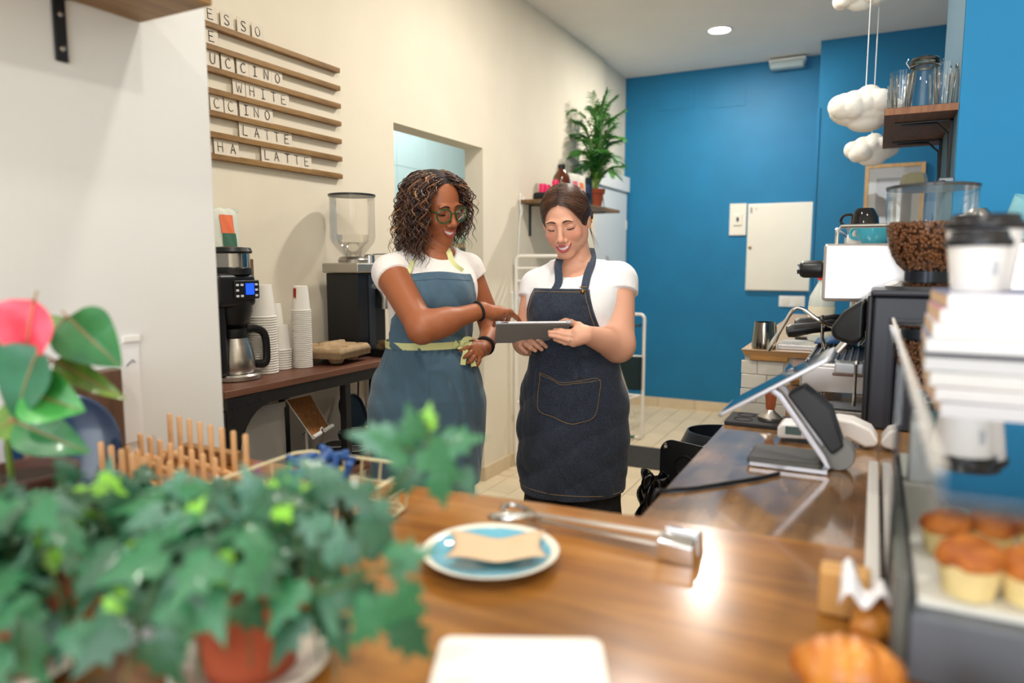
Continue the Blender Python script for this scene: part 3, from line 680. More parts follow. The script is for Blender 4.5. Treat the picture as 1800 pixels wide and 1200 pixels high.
# ---------------------------------------------------------------- espresso machine
t = T('espresso_machine', 'stainless steel espresso machine with steam wands and cup rail', 'espresso machine', (.1, 2.4, RT))
ss = mat('polished_steel', 'cbc6c3', .25, metal=.7, var=.06, scale=3)
ox, oy = .1, 2.4
def B(x0, x1, y0, y1, z0, z1): return MB().box(x0-ox, x1-ox, y0-oy, y1-oy, z0-RT, z1-RT)
B(-.165, .42, 2.13, 2.70, .985, 1.03).build('base', ss, t, bevel=.006)
B(-.175, -.08, 2.12, 2.70, .945, 1.02).build('front_apron', ss, t, bevel=.01, seg=3)
B(-.17, .2, 2.105, 2.125, .95, 1.022).build('side_apron', ss, t, bevel=.004)
B(-.09, .0, 2.098, 2.104, 1.0, 1.008).build('side_slot', mat('bronze_trim', '7a6258', .35, metal=.7), t, bevel=.001)
B(.12, .42, 2.12, 2.7, 1.03, 1.21).build('rear_body', ss, t, bevel=.004)
up = B(-.125, .42, 2.06, 2.72, 1.205, 1.358).build('upper_body', ss, t, bevel=.010, seg=3)
B(.045, .075, 2.055, 2.0595, 1.236, 1.243).build('handle_slot', mat('bronze_trim', '7a6258'), t)
# cup rail
rl = MB()
for yy in (2.075, 2.70):
    rl.tube([(-.095-ox, yy-oy, .443), (-.095-ox, yy-oy, .478), (-.085-ox, yy-oy, .488), (.39-ox, yy-oy, .488), (.4-ox, yy-oy, .478), (.4-ox, yy-oy, .443)], .0055, 10)
rl.tube([(-.095-ox, 2.075-oy, .48), (-.095-ox, 2.70-oy, .48)], .0055, 10)
rl.build('cup_rail', chrome, t, smooth=True)
MB().lathe([(.021, 0), (.024, .004), (.024, .05), (.02, .058), (.012, .062)], n=24, M=Matrix.Translation((-.126-ox, 2.11-oy, 1.29-RT)) @ Matrix.Rotation(-PI/2, 4, 'Y')).build('steam_knob', black_pl, t, smooth=True)
MB().lathe([(.0, .0605), (.012, .0605), (.014, .066), (.0, .068)], n=24, M=Matrix.Translation((-.126-ox, 2.11-oy, 1.29-RT)) @ Matrix.Rotation(-PI/2, 4, 'Y')).build('knob_cap', chrome, t, smooth=True)
# drip grille
gr = B(-.16, .115, 2.14, 2.69, 1.0305, 1.033).build('drip_tray', mat('dark_steel', '55565a', .35, metal=.8), t)
g0 = None
for i in range(16):
    if g0 is None: g0 = MB().box(-.0025, .0025, -.265, .265, 0, .006).build('grille_bar', steel, t); o = g0
    else: o = g0.copy(); COL.objects.link(o)
    o.location = (-.155-ox+.0175*i+.0, .015, 1.0335-RT)
# groups with portafilters
for yy in (2.28, 2.53):
    g = MB().lathe([(.03, 0), (.034, .01), (.034, .03), (.042, .034), (.042, .06)], (-.02-ox, yy-oy, 1.142-RT), n=30).build('group_head', chrome, t, smooth=True)
    pf = MB().lathe([(.0, 0), (.02, 0), (.033, .012), (.034, .028), (.037, .031)], (-.02-ox, yy-oy, 1.112-RT), n=30).build('portafilter', chrome, t, smooth=True)
    a0 = Vector((-.055-ox, yy-oy-.0, 1.133-RT)); a1 = Vector((-.225-ox, yy-oy-.035, 1.103-RT)); dd = a1-a0
    MB().tube([a0, a0+dd*.22], .007, 10).build('neck', chrome, t, smooth=True)
    MB().tube([a0+dd*.2, a0+dd*.3, a0+dd*.6, a0+dd*.9, a0+dd*1.0, a0+dd*1.02], [.013, .0175, .0165, .021, .018, .008], 16).build('portafilter_handle', black_pl, t, smooth=True)
MB().tube([(-.02-ox, 2.28-oy, .2), (-.02-ox, 2.28-oy, .17), (-.03-ox, 2.26-oy, .155)], .006, 10).build('spout', chrome, t, smooth=True)
for s in (0, 1):
    MB().lathe([(.010, 0), (.012, .03), (.009, .05)], (.045+.05*s-ox, 2.16-oy, 1.155-RT), n=16).build('valve', chrome, t, smooth=True)
# steam wands
MB().tube([tuple(a-b for a, b in zip(p, (ox, oy, RT))) for p in smoothpath([(-.035, 2.16, 1.19), (-.05, 2.15, 1.145), (-.09, 2.14, 1.13), (-.135, 2.13, 1.15), (-.175, 2.13, 1.178), (-.2, 2.13, 1.175), (-.225, 2.13, 1.13), (-.262, 2.13, 1.055)], 5)], [.0055]*31+[.0055, .006, .0085, .0085, .006], 10).build('steam_wand', chrome, t, smooth=True)
MB().tube([(-.13-ox, 2.24-oy, 1.155-RT), (-.128-ox, 2.24-oy, 1.09-RT), (-.12-ox, 2.24-oy, 1.062-RT), (-.12-ox, 2.24-oy, 1.055-RT)], [.0055, .0055, .0085, .006], 10).build('water_wand', chrome, t, smooth=True)
for x in (-.13, .38):
    for y in (2.17, 2.66):
        MB().lathe([(.022, 0), (.022, .006), (.016, .01), (.016, .07)], (x-ox, y-oy, 0), n=20).build('foot', chrome, t, smooth=True)
# cups on the machine
def cup(name, label, loc, r, h, m, inner=None, tilt=None, rz=0, group='cups on top of the espresso machine'):
    t = T(name, label, 'cup', loc, rz, group)
    MB().lathe([(.0, 0), (r*.55, 0), (r*.62, h*.06), (r*.9, h*.45), (r, h), (r*.94, h*.99), (r*.84, h*.45), (r*.5, h*.1), (0, h*.08)], n=32, cap=False).build('bowl', m, t, smooth=True)
    MB().tube(smoothpath([(r*.9, 0, h*.85), (r*1.3, 0, h*.88), (r*1.55, 0, h*.62), (r*1.35, 0, h*.36), (r*.82, 0, h*.3)], 5), r*.1, 8).build('handle', m, t, smooth=True)
    if tilt is not None: t.rotation_euler = tilt
    return t
blk = mat('black_glaze', '111114', .1); wht = mat('white_glaze_cup', 'ecebe8', .12); teal = mat('teal_glaze', '3f9fb4', .12); lb = mat('light_blue_glaze', '8cc6d4', .12)
MT = 1.3585
cup('black_cup', 'black upside-down cup at the left end of the machine top', (-.035, 2.3, MT+.105), .04, .055, blk, tilt=(PI, 0, PI), rz=0)
cup('white_cup', 'white upside-down cup under the black one at the left end of the machine', (-.045, 2.36, MT+.055), .04, .055, wht, tilt=(PI, 0, 0))
cup('teal_cup', 'teal cup standing behind the cup rail beside the hopper', (-.01, 2.22, MT), .048, .052, teal, rz=2.5)
cup('grey_cup', 'grey rounded cup standing behind the teal cup', (-.035, 2.45, MT), .052, .06, mat('grey_glaze', '8f8b86', .3), rz=2)
cup('black_cup', 'black upside-down cup beneath the steel cup right of the hopper', (.235, 2.27, MT+.05), .042, .05, blk, tilt=(PI, 0, 1.2))
cup('steel_cup', 'dull steel upside-down cup on top of black cups right of the hopper', (.235, 2.26, MT+.092), .036, .042, steel, tilt=(PI, .1, 2.8))
cup('light_blue_cup', 'large light blue cup lying tilted at the right end of the machine', (.325, 2.2, MT+.022), .058, .085, lb, tilt=(.35, .3, .3))
cup('pale_blue_cup', 'pale blue low cup standing behind the machine top between hopper and lids', (.165, 2.3, MT), .05, .055, lb, rz=1)
one('saucer', MB().lathe([(.0, .002), (.03, 0), (.062, .01), (.063, .013), (.03, .005), (0, .005)], n=32, cap=False), lb, 'light blue saucer leaning under the large light blue cup', 'saucer', (.32, 2.16, MT+.012), smooth=True).rotation_euler = (.25, .15, 0)
# ---------------------------------------------------------------- bean grinder
gx, gy = .1, 1.945
t = T('bean_grinder', 'black coffee grinder with a clear hopper full of beans', 'grinder', (gx, gy, RT))
gb = mat('graphite_paint', '2b2e38', .4)
MB().box(-.1, .11, -.1, .1, 0, .315).build('body', gb, t, bevel=.008)
MB().box(-.112, -.1005, -.098, .098, .0, .317).build('front_plate', mat('graphite_dark', '1b1d24', .35), t, bevel=.004)
MB().box(-.106, .113, -.105, .105, .3155, .33).build('top_plate', gb, t, bevel=.005)
MB().lathe([(.085, 0), (.088, .008), (.075, .016), (.06, .02)], (.01, 0, .33), n=36).build('collar', chrome, t, smooth=True)
MB().lathe([(.048, 0), (.048, .03)], (.01, 0, .35), n=36).build('neck_ring', mat('dark_ring', '1c222c', .2, metal=.5), t, smooth=True)
hg = glass('hopper_glass', (.965, .97, .955), .55)
HP = [(.047, .0), (.052, .004), (.066, .018), (.077, .036), (.086, .062), (.092, .095), (.0945, .14), (.095, .192)]
MB().lathe(HP, (.01, 0, .372), n=48, cap=False).build('hopper', hg, t, smooth=True)
MB().lathe([(.0, .001), (.0965, 0), (.0975, .007), (.085, .010), (.0, .011)], (.01, 0, .372+.192), n=48).build('hopper_lid', mat('smoked_clear_lid', '55585a', .15, trans=.5), t, smooth=True)
MB().lathe([(.03, 0), (.024, .022), (.016, .026), (0, .027)], (-.03, -.03, .575), n=8).build('lid_knob', mat('olive_glass', '5d5a45', .2), t)
# chute towards the barista
MB().add([(-.115, -.04, .205), (-.115, .04, .205), (-.115, -.04, .31), (-.115, .04, .31), (-.165, -.032, .272), (-.165, .032, .272), (-.192, -.026, .232), (-.192, .026, .232), (-.187, -.026, .205), (-.187, .026, .205), (-.145, -.035, .19), (-.145, .035, .19)],
         [(0, 2, 4, 6, 8, 10), (11, 9, 7, 5, 3, 1), (2, 3, 5, 4), (4, 5, 7, 6), (6, 7, 9, 8), (8, 9, 11, 10), (10, 11, 1, 0), (0, 1, 3, 2)]).build('dosing_chamber', black_pl, t, bevel=.012, seg=4)
MB().tube([(-.15, 0, .2), (-.172, 0, .168)], .013, 14).build('spout', chrome, t, smooth=True)
MB().box(-.178, -.113, -.03, .03, .118, .145).build('fork_block', mat('light_grey_block', 'a9acb2', .35, metal=.3), t, bevel=.004)
MB().tube([(-.13, -.034, .15), (-.13, -.034, .04)], .004, 8).lathe([(.007, 0), (.007, .008)], (-.13, -.034, .145), n=10).build('fork_pin', chrome, t, smooth=True)
fr = MB()
# beans: 300 picked out, the rest as one filling
bean_m = mat('roasted_bean', '7d4f2d', .32, var=.4, scale=25)
bm_ = MB(); bm_.ball((0, 0, 0), (.0056, .0046, .0040), 5)
b0 = bm_.build('coffee_bean', bean_m, t, smooth=True); b0.hide_render = False
def rad(z):
    for (r0, z0), (r1, z1) in zip(HP, HP[1:]):
        if z0 <= z <= z1: return r0+(r1-r0)*(z-z0)/(z1-z0)
    return HP[-1][0]
ft = .108
fill = [(rad(q)*.9-.004, q) for q in np.linspace(.004, ft-.006, 9)]
MB().lathe(fill+[(0, ft)], (.01, 0, .372), n=30).build('bean_core', mat('dark_bean_core', '4a2614', .6, var=.4, scale=90), t, smooth=True)
first = True; n_b = 0; rest = MB()
for k in range(1500):
    z = ft*(random.random()**.8)+.002; r = rad(z)-.006
    a = random.uniform(0, 2*PI)
    if k > 1150: z = ft+random.uniform(-.004, .006); r = (rad(ft)-.007)*random.random()**.5
    c = Vector((.01+r*math.cos(a), r*math.sin(a), .372+z)); E = (random.uniform(0, 6), random.uniform(0, 6), random.uniform(0, 6))
    facing = math.sin(a) < -.2
    if facing and n_b < 299:
        o = b0 if first else b0.copy()
        if not first: COL.objects.link(o)
        first = False; o.location = c; o.rotation_euler = E; n_b += 1
    else:
        from mathutils import Euler
        rest.ball((0, 0, 0), (.0056, .0046, .0040), 4, M=Matrix.Translation(c) @ Euler(E).to_matrix().to_4x4())
o = rest.build('coffee_bean_filling', bean_m, t, smooth=True); o['kind'] = 'stuff'
# ---------------------------------------------------------------- back counter on a painted brick base
t = T('back_counter', 'worn plywood counter on a rough painted brick base against the blue wall', 'counter', (-.2, 3.9, 0))
ply = wood('worn_plywood', '94704a', 'c7a680', 'X', 3, .3, coat=.2, bump=.2, blotch=.2)
PZ = .945
MB().prism([(-.485, 3.06), (.2, 3.06), (.2, 3.58), (.6, 3.58), (.6, 5.3), (-.5, 5.3)], PZ-.006, PZ).build('countertop', ply, t, W=True, bevel=.001)
for i in range(3):
    MB().prism([(-.48+.002*i, 3.063+.002*i), (.2, 3.063), (.2, 3.58), (.6, 3.58), (.6, 5.3), (-.495, 5.3)], PZ-.0125-i*.0065, PZ-.0065-i*.0065).build('ply_layer', wood('ply_edge', '8a5b2c' if 0 else '9a6a36', 'b98a50', 'X', 4, .5), t, W=True)
MB().box(-.45, -.3, 3.065, 3.0915, PZ-.045, PZ-.026).build('batten', wood('rough_pine', '9b6b32', 'c8924e', 'X', 4, .6), t, W=True, bevel=.002)
MB().box(-.475, .19, 3.092, 5.25, 0, PZ-.0265).build('core', mat('rough_mortar', 'd8d0c2', .9, bump=1, bscale=30), t, W=True)
brick_m = mat('painted_brick', 'e3ddcf', .7, var=.05, scale=9, bump=1.0, bscale=35)
b0 = None
for j in range(14):
    for i in range(2):
        x0 = -.485+i*.105-(.04 if j % 2 else 0); x1 = x0+.102
        x0 = max(x0, -.487); x1 = min(x1, -.29)
        z0 = .045+j*.061
        if z0+.055 > PZ-.045: continue
        MB().box(x0, x1, 3.084+random.uniform(-.003, .003), 3.0915, z0, z0+.058+random.uniform(-.002, .001)).build('brick', brick_m, t, W=True, bevel=.003)
MB().box(-.285, -.14, 3.08, 3.0915, PZ-.105, PZ-.03).build('plaster_patch', mat('pink_plaster', 'c9b3a8', .9, var=.2, scale=14, bump=1, bscale=30), t, W=True, bevel=.006)
MB().prism([(0, 0), (.03, .01), (.035, .06), (.02, .075), (.005, .05)], 0, .004, M=Matrix.Translation((-.315, 3.084, PZ-.125)) @ Matrix.Rotation(PI/2, 4, 'X')).build('blue_tape', mat('blue_tape', '2f7fb8', .6), t, W=True)
for i in range(3):
    MB().box(-.29+.004*i, .15, 3.03+.006*i, 3.0915, PZ-.115-i*.008, PZ-.108-i*.008).build('ply_shelf_layer', MATS['ply_edge'], t, W=True)
MB().box(-.3, .18, 3.06, 3.0915, 0, PZ-.14).build('front_panel', wood('cabinet_ply', '96694a', 'c0966c', 'Z', 3, .45), t, W=True)
# pitcher
t = T('milk_pitcher', 'shiny steel milk pitcher on the near corner of the plywood counter', 'pitcher', (-.405, 3.13, PZ))
MB().lathe([(.0, 0), (.046, 0), (.049, .004), (.0485, .03), (.042, .1), (.0415, .112), (.04, .112), (.041, .1), (.046, .02), (0, .006)], n=36, cap=False).build('body', mat('dark_chrome', 'a09a90', .1, metal=1), t, smooth=True)
MB().tube(smoothpath([(.02, .04, .1), (.035, .07, .095), (.036, .075, .05), (.025, .047, .025)], 5), .004, 8).build('handle', MATS['dark_chrome'], t, smooth=True)
# steel drip plate with holes, marker, bottle, tumbler, cloth, papers
t = T('drip_plate', 'flat steel drip plate with punched holes on the plywood counter', 'tray', (-.24, 3.22, PZ))
MB().box(-.11, .18, -.1, .12, 0, .022).build('tray', ss, t, bevel=.003)
hd = None
for i in range(6):
    for j in range(4):
        if hd is None: hd = MB().lathe([(.0, .0225), (.005, .0225)], n=10, cap=False).build('hole', black_pl, t); o = hd
        else: o = hd.copy(); COL.objects.link(o)
        o.location = (-.095+i*.014+(j % 2)*.007, -.085+j*.03, 0)
t = T('marker_pen', 'black marker pen lying behind the steel drip plate', 'pen', (-.285, 3.55, PZ+.008))
MB().tube([(-.035, 0, 0), (.045, 0, 0)], .008, 10).build('barrel', black_pl, t, smooth=True)
MB().tube([(.045, 0, 0), (.07, 0, 0)], .0075, 10).tube([(.05, -.004, .008), (.07, -.004, .008)], .002, 5).build('cap', mat('dark_silver', '6a6a6e', .2, metal=.8), t, smooth=True)
one('folded_papers', MB().box(-.08, .1, -.12, .1, 0, .008).box(-.1, .06, -.1, .13, .0082, .012), mat('off_white_paper', 'd9d4c8', .7), 'folded white papers at the far end of the plywood counter', 'papers', (-.25, 4.5, PZ), bevel=.001)
t = T('milk_bottle', 'large milk bottle with a red cap behind the portafilters', 'bottle', (-.2, 3.35, PZ+.0))
MB().lathe([(.0, .023), (.05, .023), (.054, .03), (.054, .185), (.05, .215), (.026, .262), (.019, .275), (.019, .29)], n=32).build('body', mat('translucent_bottle', 'dfe6de', .25, trans=.2), t, smooth=True)
MB().lathe([(.0545, .05), (.0548, .052), (.0548, .17), (.0545, .172)], n=32, cap=False).build('milk_label', mat('cream_milk', 'e8dfc6', .4), t, smooth=True)
MB().lathe([(.022, .288), (.022, .308), (.02, .31), (0, .31)], n=24).build('cap', mat('red_cap', 'd8202a', .35), t, smooth=True)
one('steel_tumbler', MB().lathe([(.0, 0), (.03, 0), (.034, .06), (.033, .06), (.029, .005), (0, .004)], n=28, cap=False), steel, 'small steel tumbler between the bottle and the blue cloth', 'tumbler', (-.07, 3.17, PZ+.0225), smooth=True)
def cloth(u, v):
    x = (u-.5)*.3; y = (v-.5)*.17
    e = max(0, 1-(2*abs(u-.62))**2)*max(0, 1-(2*abs(v-.5))**2)
    return (x, y+.02*math.sin(4*u), .006+.058*e**.7+.008*math.sin(22*u+6*v)*e+.006*math.sin(17*v+9*u)*e)
one('cleaning_cloth', MB().grid(cloth, 40, 24), mat('blue_microfibre', '17548c', .9, var=.12, scale=30, bump=.5, bscale=300, sheen=.4), 'crumpled blue cleaning cloth on the machine drip tray', 'cloth', (-.015, 2.56, 1.041), smooth=True, solid=.003, ang=0)
# ---------------------------------------------------------------- floor things
t = T('floor_mat', 'dark grey rectangular mat on the cream floor tiles', 'mat', (-1.335, 4.52, 0))
MB().prism(rrect(.42, .5, .04), .0005, .008).build('mat', mat('charcoal_mat', '33322f', .95, var=.25, scale=60, bump=.6, bscale=200), t, bevel=.003)
def bin_(label, loc, w, d, h, rz):
    t = T('waste_bin', label, 'bin', loc, rz, 'black plastic bins below the side counter')
    b = MB()
    n = 24; rr = rrect(1, 1, .16, 5); m_ = len(rr)
    vs = []
    for k, (s_, z) in enumerate(((.8, 0), (.82, .01), (.98, h-.03), (1.02, h-.03), (1.03, h), (1.0, h+.003), (.95, h-.003), (.78, .02))):
        for x, y in rr: vs.append((x*w*s_, y*d*s_, z+(.06*(y+.5) if z > .1 else 0)))
    fs = []
    for k in range(7):
        for i in range(m_):
            fs.append((k*m_+i, k*m_+(i+1) % m_, (k+1)*m_+(i+1) % m_, (k+1)*m_+i))
    fs.append(tuple(range(m_))[::-1]); fs.append(tuple(range(7*m_, 8*m_)))
    b.add(vs, fs); b.build('tub', black_pl, t, smooth=True)
    return t
b1 = T('black_bin', 'tall black plastic bin with round hand holes beside the side counter', 'bin', (-.485, 2.50, 0), -.05, 'black plastic bins below the side counter')
MB().prism(rrect(.29, .17, .03), 0, .50).build('tub', black_pl, b1, bevel=.01)
back = [(-.155, .36)]+[(-.155+.045*(1-math.cos(a)), .645+.045*math.sin(a)) for a in [PI/2*i/6 for i in range(7)]]+[(.155, .665), (.155, .36)]
RX = Matrix.Rotation(PI/2, 4, 'X')
MB().prism(back, .1, .106, M=RX).build('back_shield', black_pl, b1, bevel=.001)
for x, z, r in ((-.065, .605, .03), (.0, .565, .032), (.02, .49, .022), (-.135, .665, .006)):
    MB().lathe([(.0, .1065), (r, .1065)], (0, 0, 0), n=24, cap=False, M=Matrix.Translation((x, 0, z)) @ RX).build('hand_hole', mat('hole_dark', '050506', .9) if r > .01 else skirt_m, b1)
    MB().lathe([(r, .1062), (r+.004, .112), (r+.007, .1062)], n=24, cap=False, M=Matrix.Translation((x, 0, z)) @ RX).build('hole_rim', black_pl, b1, smooth=True)
b2 = T('black_bin', 'low black bin with a rounded open lid behind the tall bin', 'bin', (-.49, 2.885, 0), .05, 'black plastic bins below the side counter')
MB().prism(rrect(.34, .2, .05), 0, .475).build('tub', black_pl, b2, bevel=.01)
MB().lathe([(.19, .47), (.2, .49), (.195, .57), (.17, .625), (.165, .625), (.185, .57), (.18, .49)], n=40, cap=False, sy=.75).build('hood', mat('dark_blue_black', '20242c', .3), b2, smooth=True)
MB().lathe([(.0, 0), (.028, 0)], n=24, cap=False, M=Matrix.Translation((-.06, -.142, .575)) @ Matrix.Rotation(PI/2+.1, 4, 'X')).build('hand_hole', skirt_m, b2)
# bin liner
def liner(u, v):
    a = 2*PI*u; r = .05*(1-.3*v)+.012*math.sin(5*a+7*v)+.008*math.sin(9*a-11*v)
    return (r*math.cos(a), r*math.sin(a)*.8, -.16+.24*v+.012*math.sin(3*a))
one('bin_liner', MB().grid(liner, 40, 20), mat('glossy_black_film', '0c0c0e', .18), 'crumpled black bin liner hanging from the near side of the bins', 'bin bag', (-.625, 2.26, .52), smooth=True, solid=.001, ang=0)
# ================================================================ shelf with glasses on the blue pillar
t = T('glass_shelf', 'dark wooden shelf on black brackets fixed to the blue pillar', 'shelf', (.215, 3.12, 1.80))
dw = wood('dark_walnut', '3a241a', '6b4632', 'Y', 4, .5, bump=.2)
MB().box(-.215, -.001, -.36, .42, 0, .026).build('board', dw, t, bevel=.003)
MB().box(-.213, -.001, -.362, -.3605, .002, .024).build('end_grain', wood('end_grain_walnut', '6a4028', 'a06c44', 'Z', 4, .5), t)
for yy in (-.2, .25):
    bb = MB(); bb.box(-.012, -.001, yy-.012, yy+.012, -.2, -.0005).box(-.18, -.001, yy-.012, yy+.012, -.007, -.0005)
    bb.tube([(-.007, yy, -.18), (-.012, yy, -.05), (-.05, yy, -.012), (-.16, yy, -.008)], .005, 6)
    bb.build('bracket', black_m, t, bevel=.001)
gl = glass('ribbed_glass', (.98, .985, .985), .9)
def tumbler(label, x, y, h, r, n=1):
    pr = [(0, .002), (r*.70, .002), (r*.74, .006), (r, h)]
    mb = MB(); mb.lathe(pr, n=60, cap=False)
    # ribs
    vs = []
    for q in mb.v:
        a = math.atan2(q[1], q[0]); rr_ = math.hypot(q[0], q[1]); k = 1+.05*math.cos(10*a) if rr_ > .01 else 1
        vs.append((q[0]*k, q[1]*k, q[2]))
    mb.v = vs
    return one('tumbler', mb, gl, label, 'glass', (x, y, 1.827), 'ribbed tumblers on the dark shelf', smooth=True, ang=0)
tumbler('ribbed clear tumbler at the near left corner of the dark shelf', .05, 2.83, .11, .038)
o = tumbler('ribbed clear tumbler stacked inside the near left one', .05, 2.83, .11, .038); o.location.z += .018
tumbler('ribbed clear tumbler behind the near left one', .045, 2.94, .11, .038)
tumbler('ribbed clear tumbler farther along the shelf edge', .045, 3.05, .11, .038)
tumbler('ribbed clear tumbler at the far end of the shelf edge', .045, 3.17, .11, .038)
tumbler('tall ribbed tumbler right of the clip jar by the pillar', .175, 2.83, .14, .036)
tumbler('tall ribbed tumbler behind the clip jar by the pillar', .17, 2.96, .14, .036)
t = T('clip_jar', 'clear clip-top storage jar on the dark shelf among the tumblers', 'jar', (.115, 2.86, 1.827))
MB().lathe([(.0, .003), (.042, .003), (.048, .01), (.048, .115), (.04, .135), (.04, .145)], n=32, cap=False).build('body', gl, t, smooth=True)
MB().lathe([(.043, .147), (.046, .15), (.046, .165), (.04, .172), (.02, .178), (0, .179)], n=32).build('lid', glass('green_tint_glass', (.85, .92, .85), 1.5), t, smooth=True)
MB().lathe([(.044, .143), (.048, .146), (.044, .149)], n=32, cap=False).tube([(-.047, -.01, .146), (-.056, -.012, .16), (-.05, -.012, .172)], .002, 6).tube([(.047, 0, .146), (.055, 0, .165)], .002, 6).build('wire_clip', chrome, t, smooth=True)
t = T('shelf_hinge', 'grey folding wall hinge on the blue pillar below the dark shelf', 'bracket', (.2, 2.73, 1.57))
MB().box(-.03, .015, .0, .03, -.02, .015).build('plate', mat('grey_zinc', '6d757c', .35, metal=.6), t, bevel=.006)
MB().lathe([(.008, 0), (.008, .004)], n=14, M=Matrix.Translation((-.018, -.0005, -.002)) @ Matrix.Rotation(PI/2, 4, 'X')).build('pin', black_m, t)
# cloud lamps
cl_m = mat('matt_white_glass', 'efe9df', .45, sss=.0)
def cloud(label, loc, s, cz, seed, extra=None):
    random.seed(seed)
    t = T('cloud_lamp', label, 'pendant lamp', loc, 0, 'white cloud pendant lamps')
    b = MB(); b.ball((0, 0, 0), (s, s*.6, s*.5), 12)
    for i in range(13):
        a = 2*PI*i/13; b.ball((math.cos(a)*s*.72, math.sin(a)*s*.4, s*random.uniform(-.16, .26)), s*random.uniform(.3, .42), 10)
    b.ball((s*.1, -s*.1, s*.32), s*.4, 10); b.ball((-s*.3, 0, s*.2), s*.42, 10); b.ball((.05*s, 0, -s*.25), (s*.6, s*.45, s*.4), 10)
    o = b.build('shade', cl_m, t, smooth=True, ang=0)
    q = o.modifiers.new('m', 'REMESH'); q.mode = 'VOXEL'; q.voxel_size = s*.035; q.use_smooth_shade = True
    q = o.modifiers.new('s', 'SMOOTH'); q.iterations = 5; q.factor = .6
    MB().tube([(0, 0, s*.5), (0, 0, cz-loc[2])], .0022, 6).build('cord', white_p, t, smooth=True)
    return t
cloud('large white cloud pendant lamp hanging left of the dark shelf', (-0.07182,3.3,1.926), .135, CZ-.02, 3)
cloud('smaller white cloud pendant lamp hanging below the large one', (-0.04427,3.6,1.803), .105, CZ-.02, 5)
cloud('white cloud pendant lamp close to the ceiling rose', (-0.1181,3.5,2.446), .1, CZ-.02, 8)
random.seed(11)
t = T('ceiling_rose', 'round white ceiling rose above the cloud lamps', 'ceiling rose', (-.05, 3.5, CZ-.001))
MB().lathe([(.0, -.03), (.05, -.03), (.055, -.026), (.055, 0)], n=32).build('rose', mat('light_grey_paint', 'c4c8cc', .4), t, smooth=True)
# framed picture
t = T('framed_picture', 'oak framed picture with a white mount hanging behind the hopper', 'picture', (.09, 5.838, 1.74))
ofr = wood('pale_oak', 'b88d55', 'd9b47f', 'Z', 5, .4)
for x0, x1, z0, z1 in ((-.19, -.165, -.27, .27), (.165, .19, -.27, .27), (-.165, .165, .245, .27), (-.165, .165, -.27, -.245)):
    MB().box(x0, x1, -.012, .01, z0, z1).build('frame_bar', ofr, t, bevel=.001)
MB().box(-.165, .165, .0, .004, -.245, .245).build('mount', mat('cream_mount', 'eeeae4', .6), t)
MB().box(-.115, .115, -.002, -.0005, -.19, .17).build('print', mat('grey_print_picture', 'b9b3ae', .6, var=.12, scale=6), t)
MB().box(-.164, .164, -.008, -.0065, -.244, .244).build('glazing', glass('picture_glass', (1, 1, 1), 1.2), t)
# ================================================================ glass serving case on the right
CTOP = 1.208
cg = glass('case_glass', (.93, .96, .96), 2.2)
t = T('serving_case', 'glass serving case holding pastries at the right of the counter', 'display case', (.3, .9, CT))
bx, by = .3, .9
MB().box(.03-bx, .62-bx, .35-by, 1.45-by, CTOP-.008-CT, CTOP-CT).build('top_pane', cg, t, bevel=.001)
MB().box(.026-bx, .03-bx, .8-by, 1.45-by, .012, CTOP-.001-CT).build('side_pane', cg, t)
MB().box(.007-bx, .024-bx, .82-by, 1.42-by, 0, .018).build('base_rail', mat('white_rail', 'd8d4cf', .3), t, bevel=.003)
MB().box(.030-bx, .042-bx, .7-by, 1.44-by, 0, .10).build('side_gasket', mat('dark_gasket', '5b5d58', .4), t, bevel=.002)
MB().box(.028-bx, .040-bx, 1.3-by, 1.315-by, .018, CTOP-.009-CT).build('corner_post', glass('edge_glass', (.7, .82, .86), 2.5), t)
MB().box(.031-bx, .036-bx, .4-by, 1.44-by, CTOP-.0078-CT, CTOP+.002-CT).build('edge_trim', mat('cream_trim', 'd5cec6', .35), t, bevel=.002)
MB().box(.043-bx, .6-bx, .7-by, 1.3-by, 0, .065).build('plinth', mat('slate_grey_plinth', '5c6169', .45, var=.05, scale=8), t, bevel=.004)
MB().box(.05-bx, .59-bx, .72-by, 1.28-by, .0655, .072).build('tray_liner', mat('greaseproof_paper', 'd9d6cf', .6), t, bevel=.001)
# books
cols = [('white_book', 'ebe9ee', '6f7393', 'white hardback book, topmost of the stack on the glass case'), ('pale_book', 'efecee', 'd99aa2', 'white book with a pink edge, second in the stack'),
        ('cream_book', 'e9e7e6', 'c9c6c8', 'off-white book, third in the stack'), ('grey_book', 'dfdfe3', '7d82a0', 'pale grey book at the bottom of the stack')]
z = CTOP+.0025
for i, (nm, c, c2, lab) in enumerate(reversed(cols)):
    h = .0155+.001*(i % 2)
    t = T('book', lab, 'book', (.175+.004*i, .985, z), -.03+.02*i, 'stack of books on the glass case')
    MB().box(-.115, .115, -.085, .085, .002, h-.002).build('pages', mat('page_block', 'e4ded2', .8), t)
    cv = mat(nm+'_cover', c, .5); ed = mat(nm+'_edge', c2, .5)
    MB().box(-.118, .118, -.088, .088, 0, .0019).box(-.118, .118, -.088, .088, h-.0019, h).build('cover', ed, t)
    MB().box(-.118, .118, -.0885, -.0855, 0, h).build('spine', cv, t, bevel=.001)
    MB().box(-.1183, -.1150, -.086, .088, .0022, h-.0022).build('page_edge', mat('tan_edge', 'cfb08c', .8), t)
    z += h+.0004
BZ = z
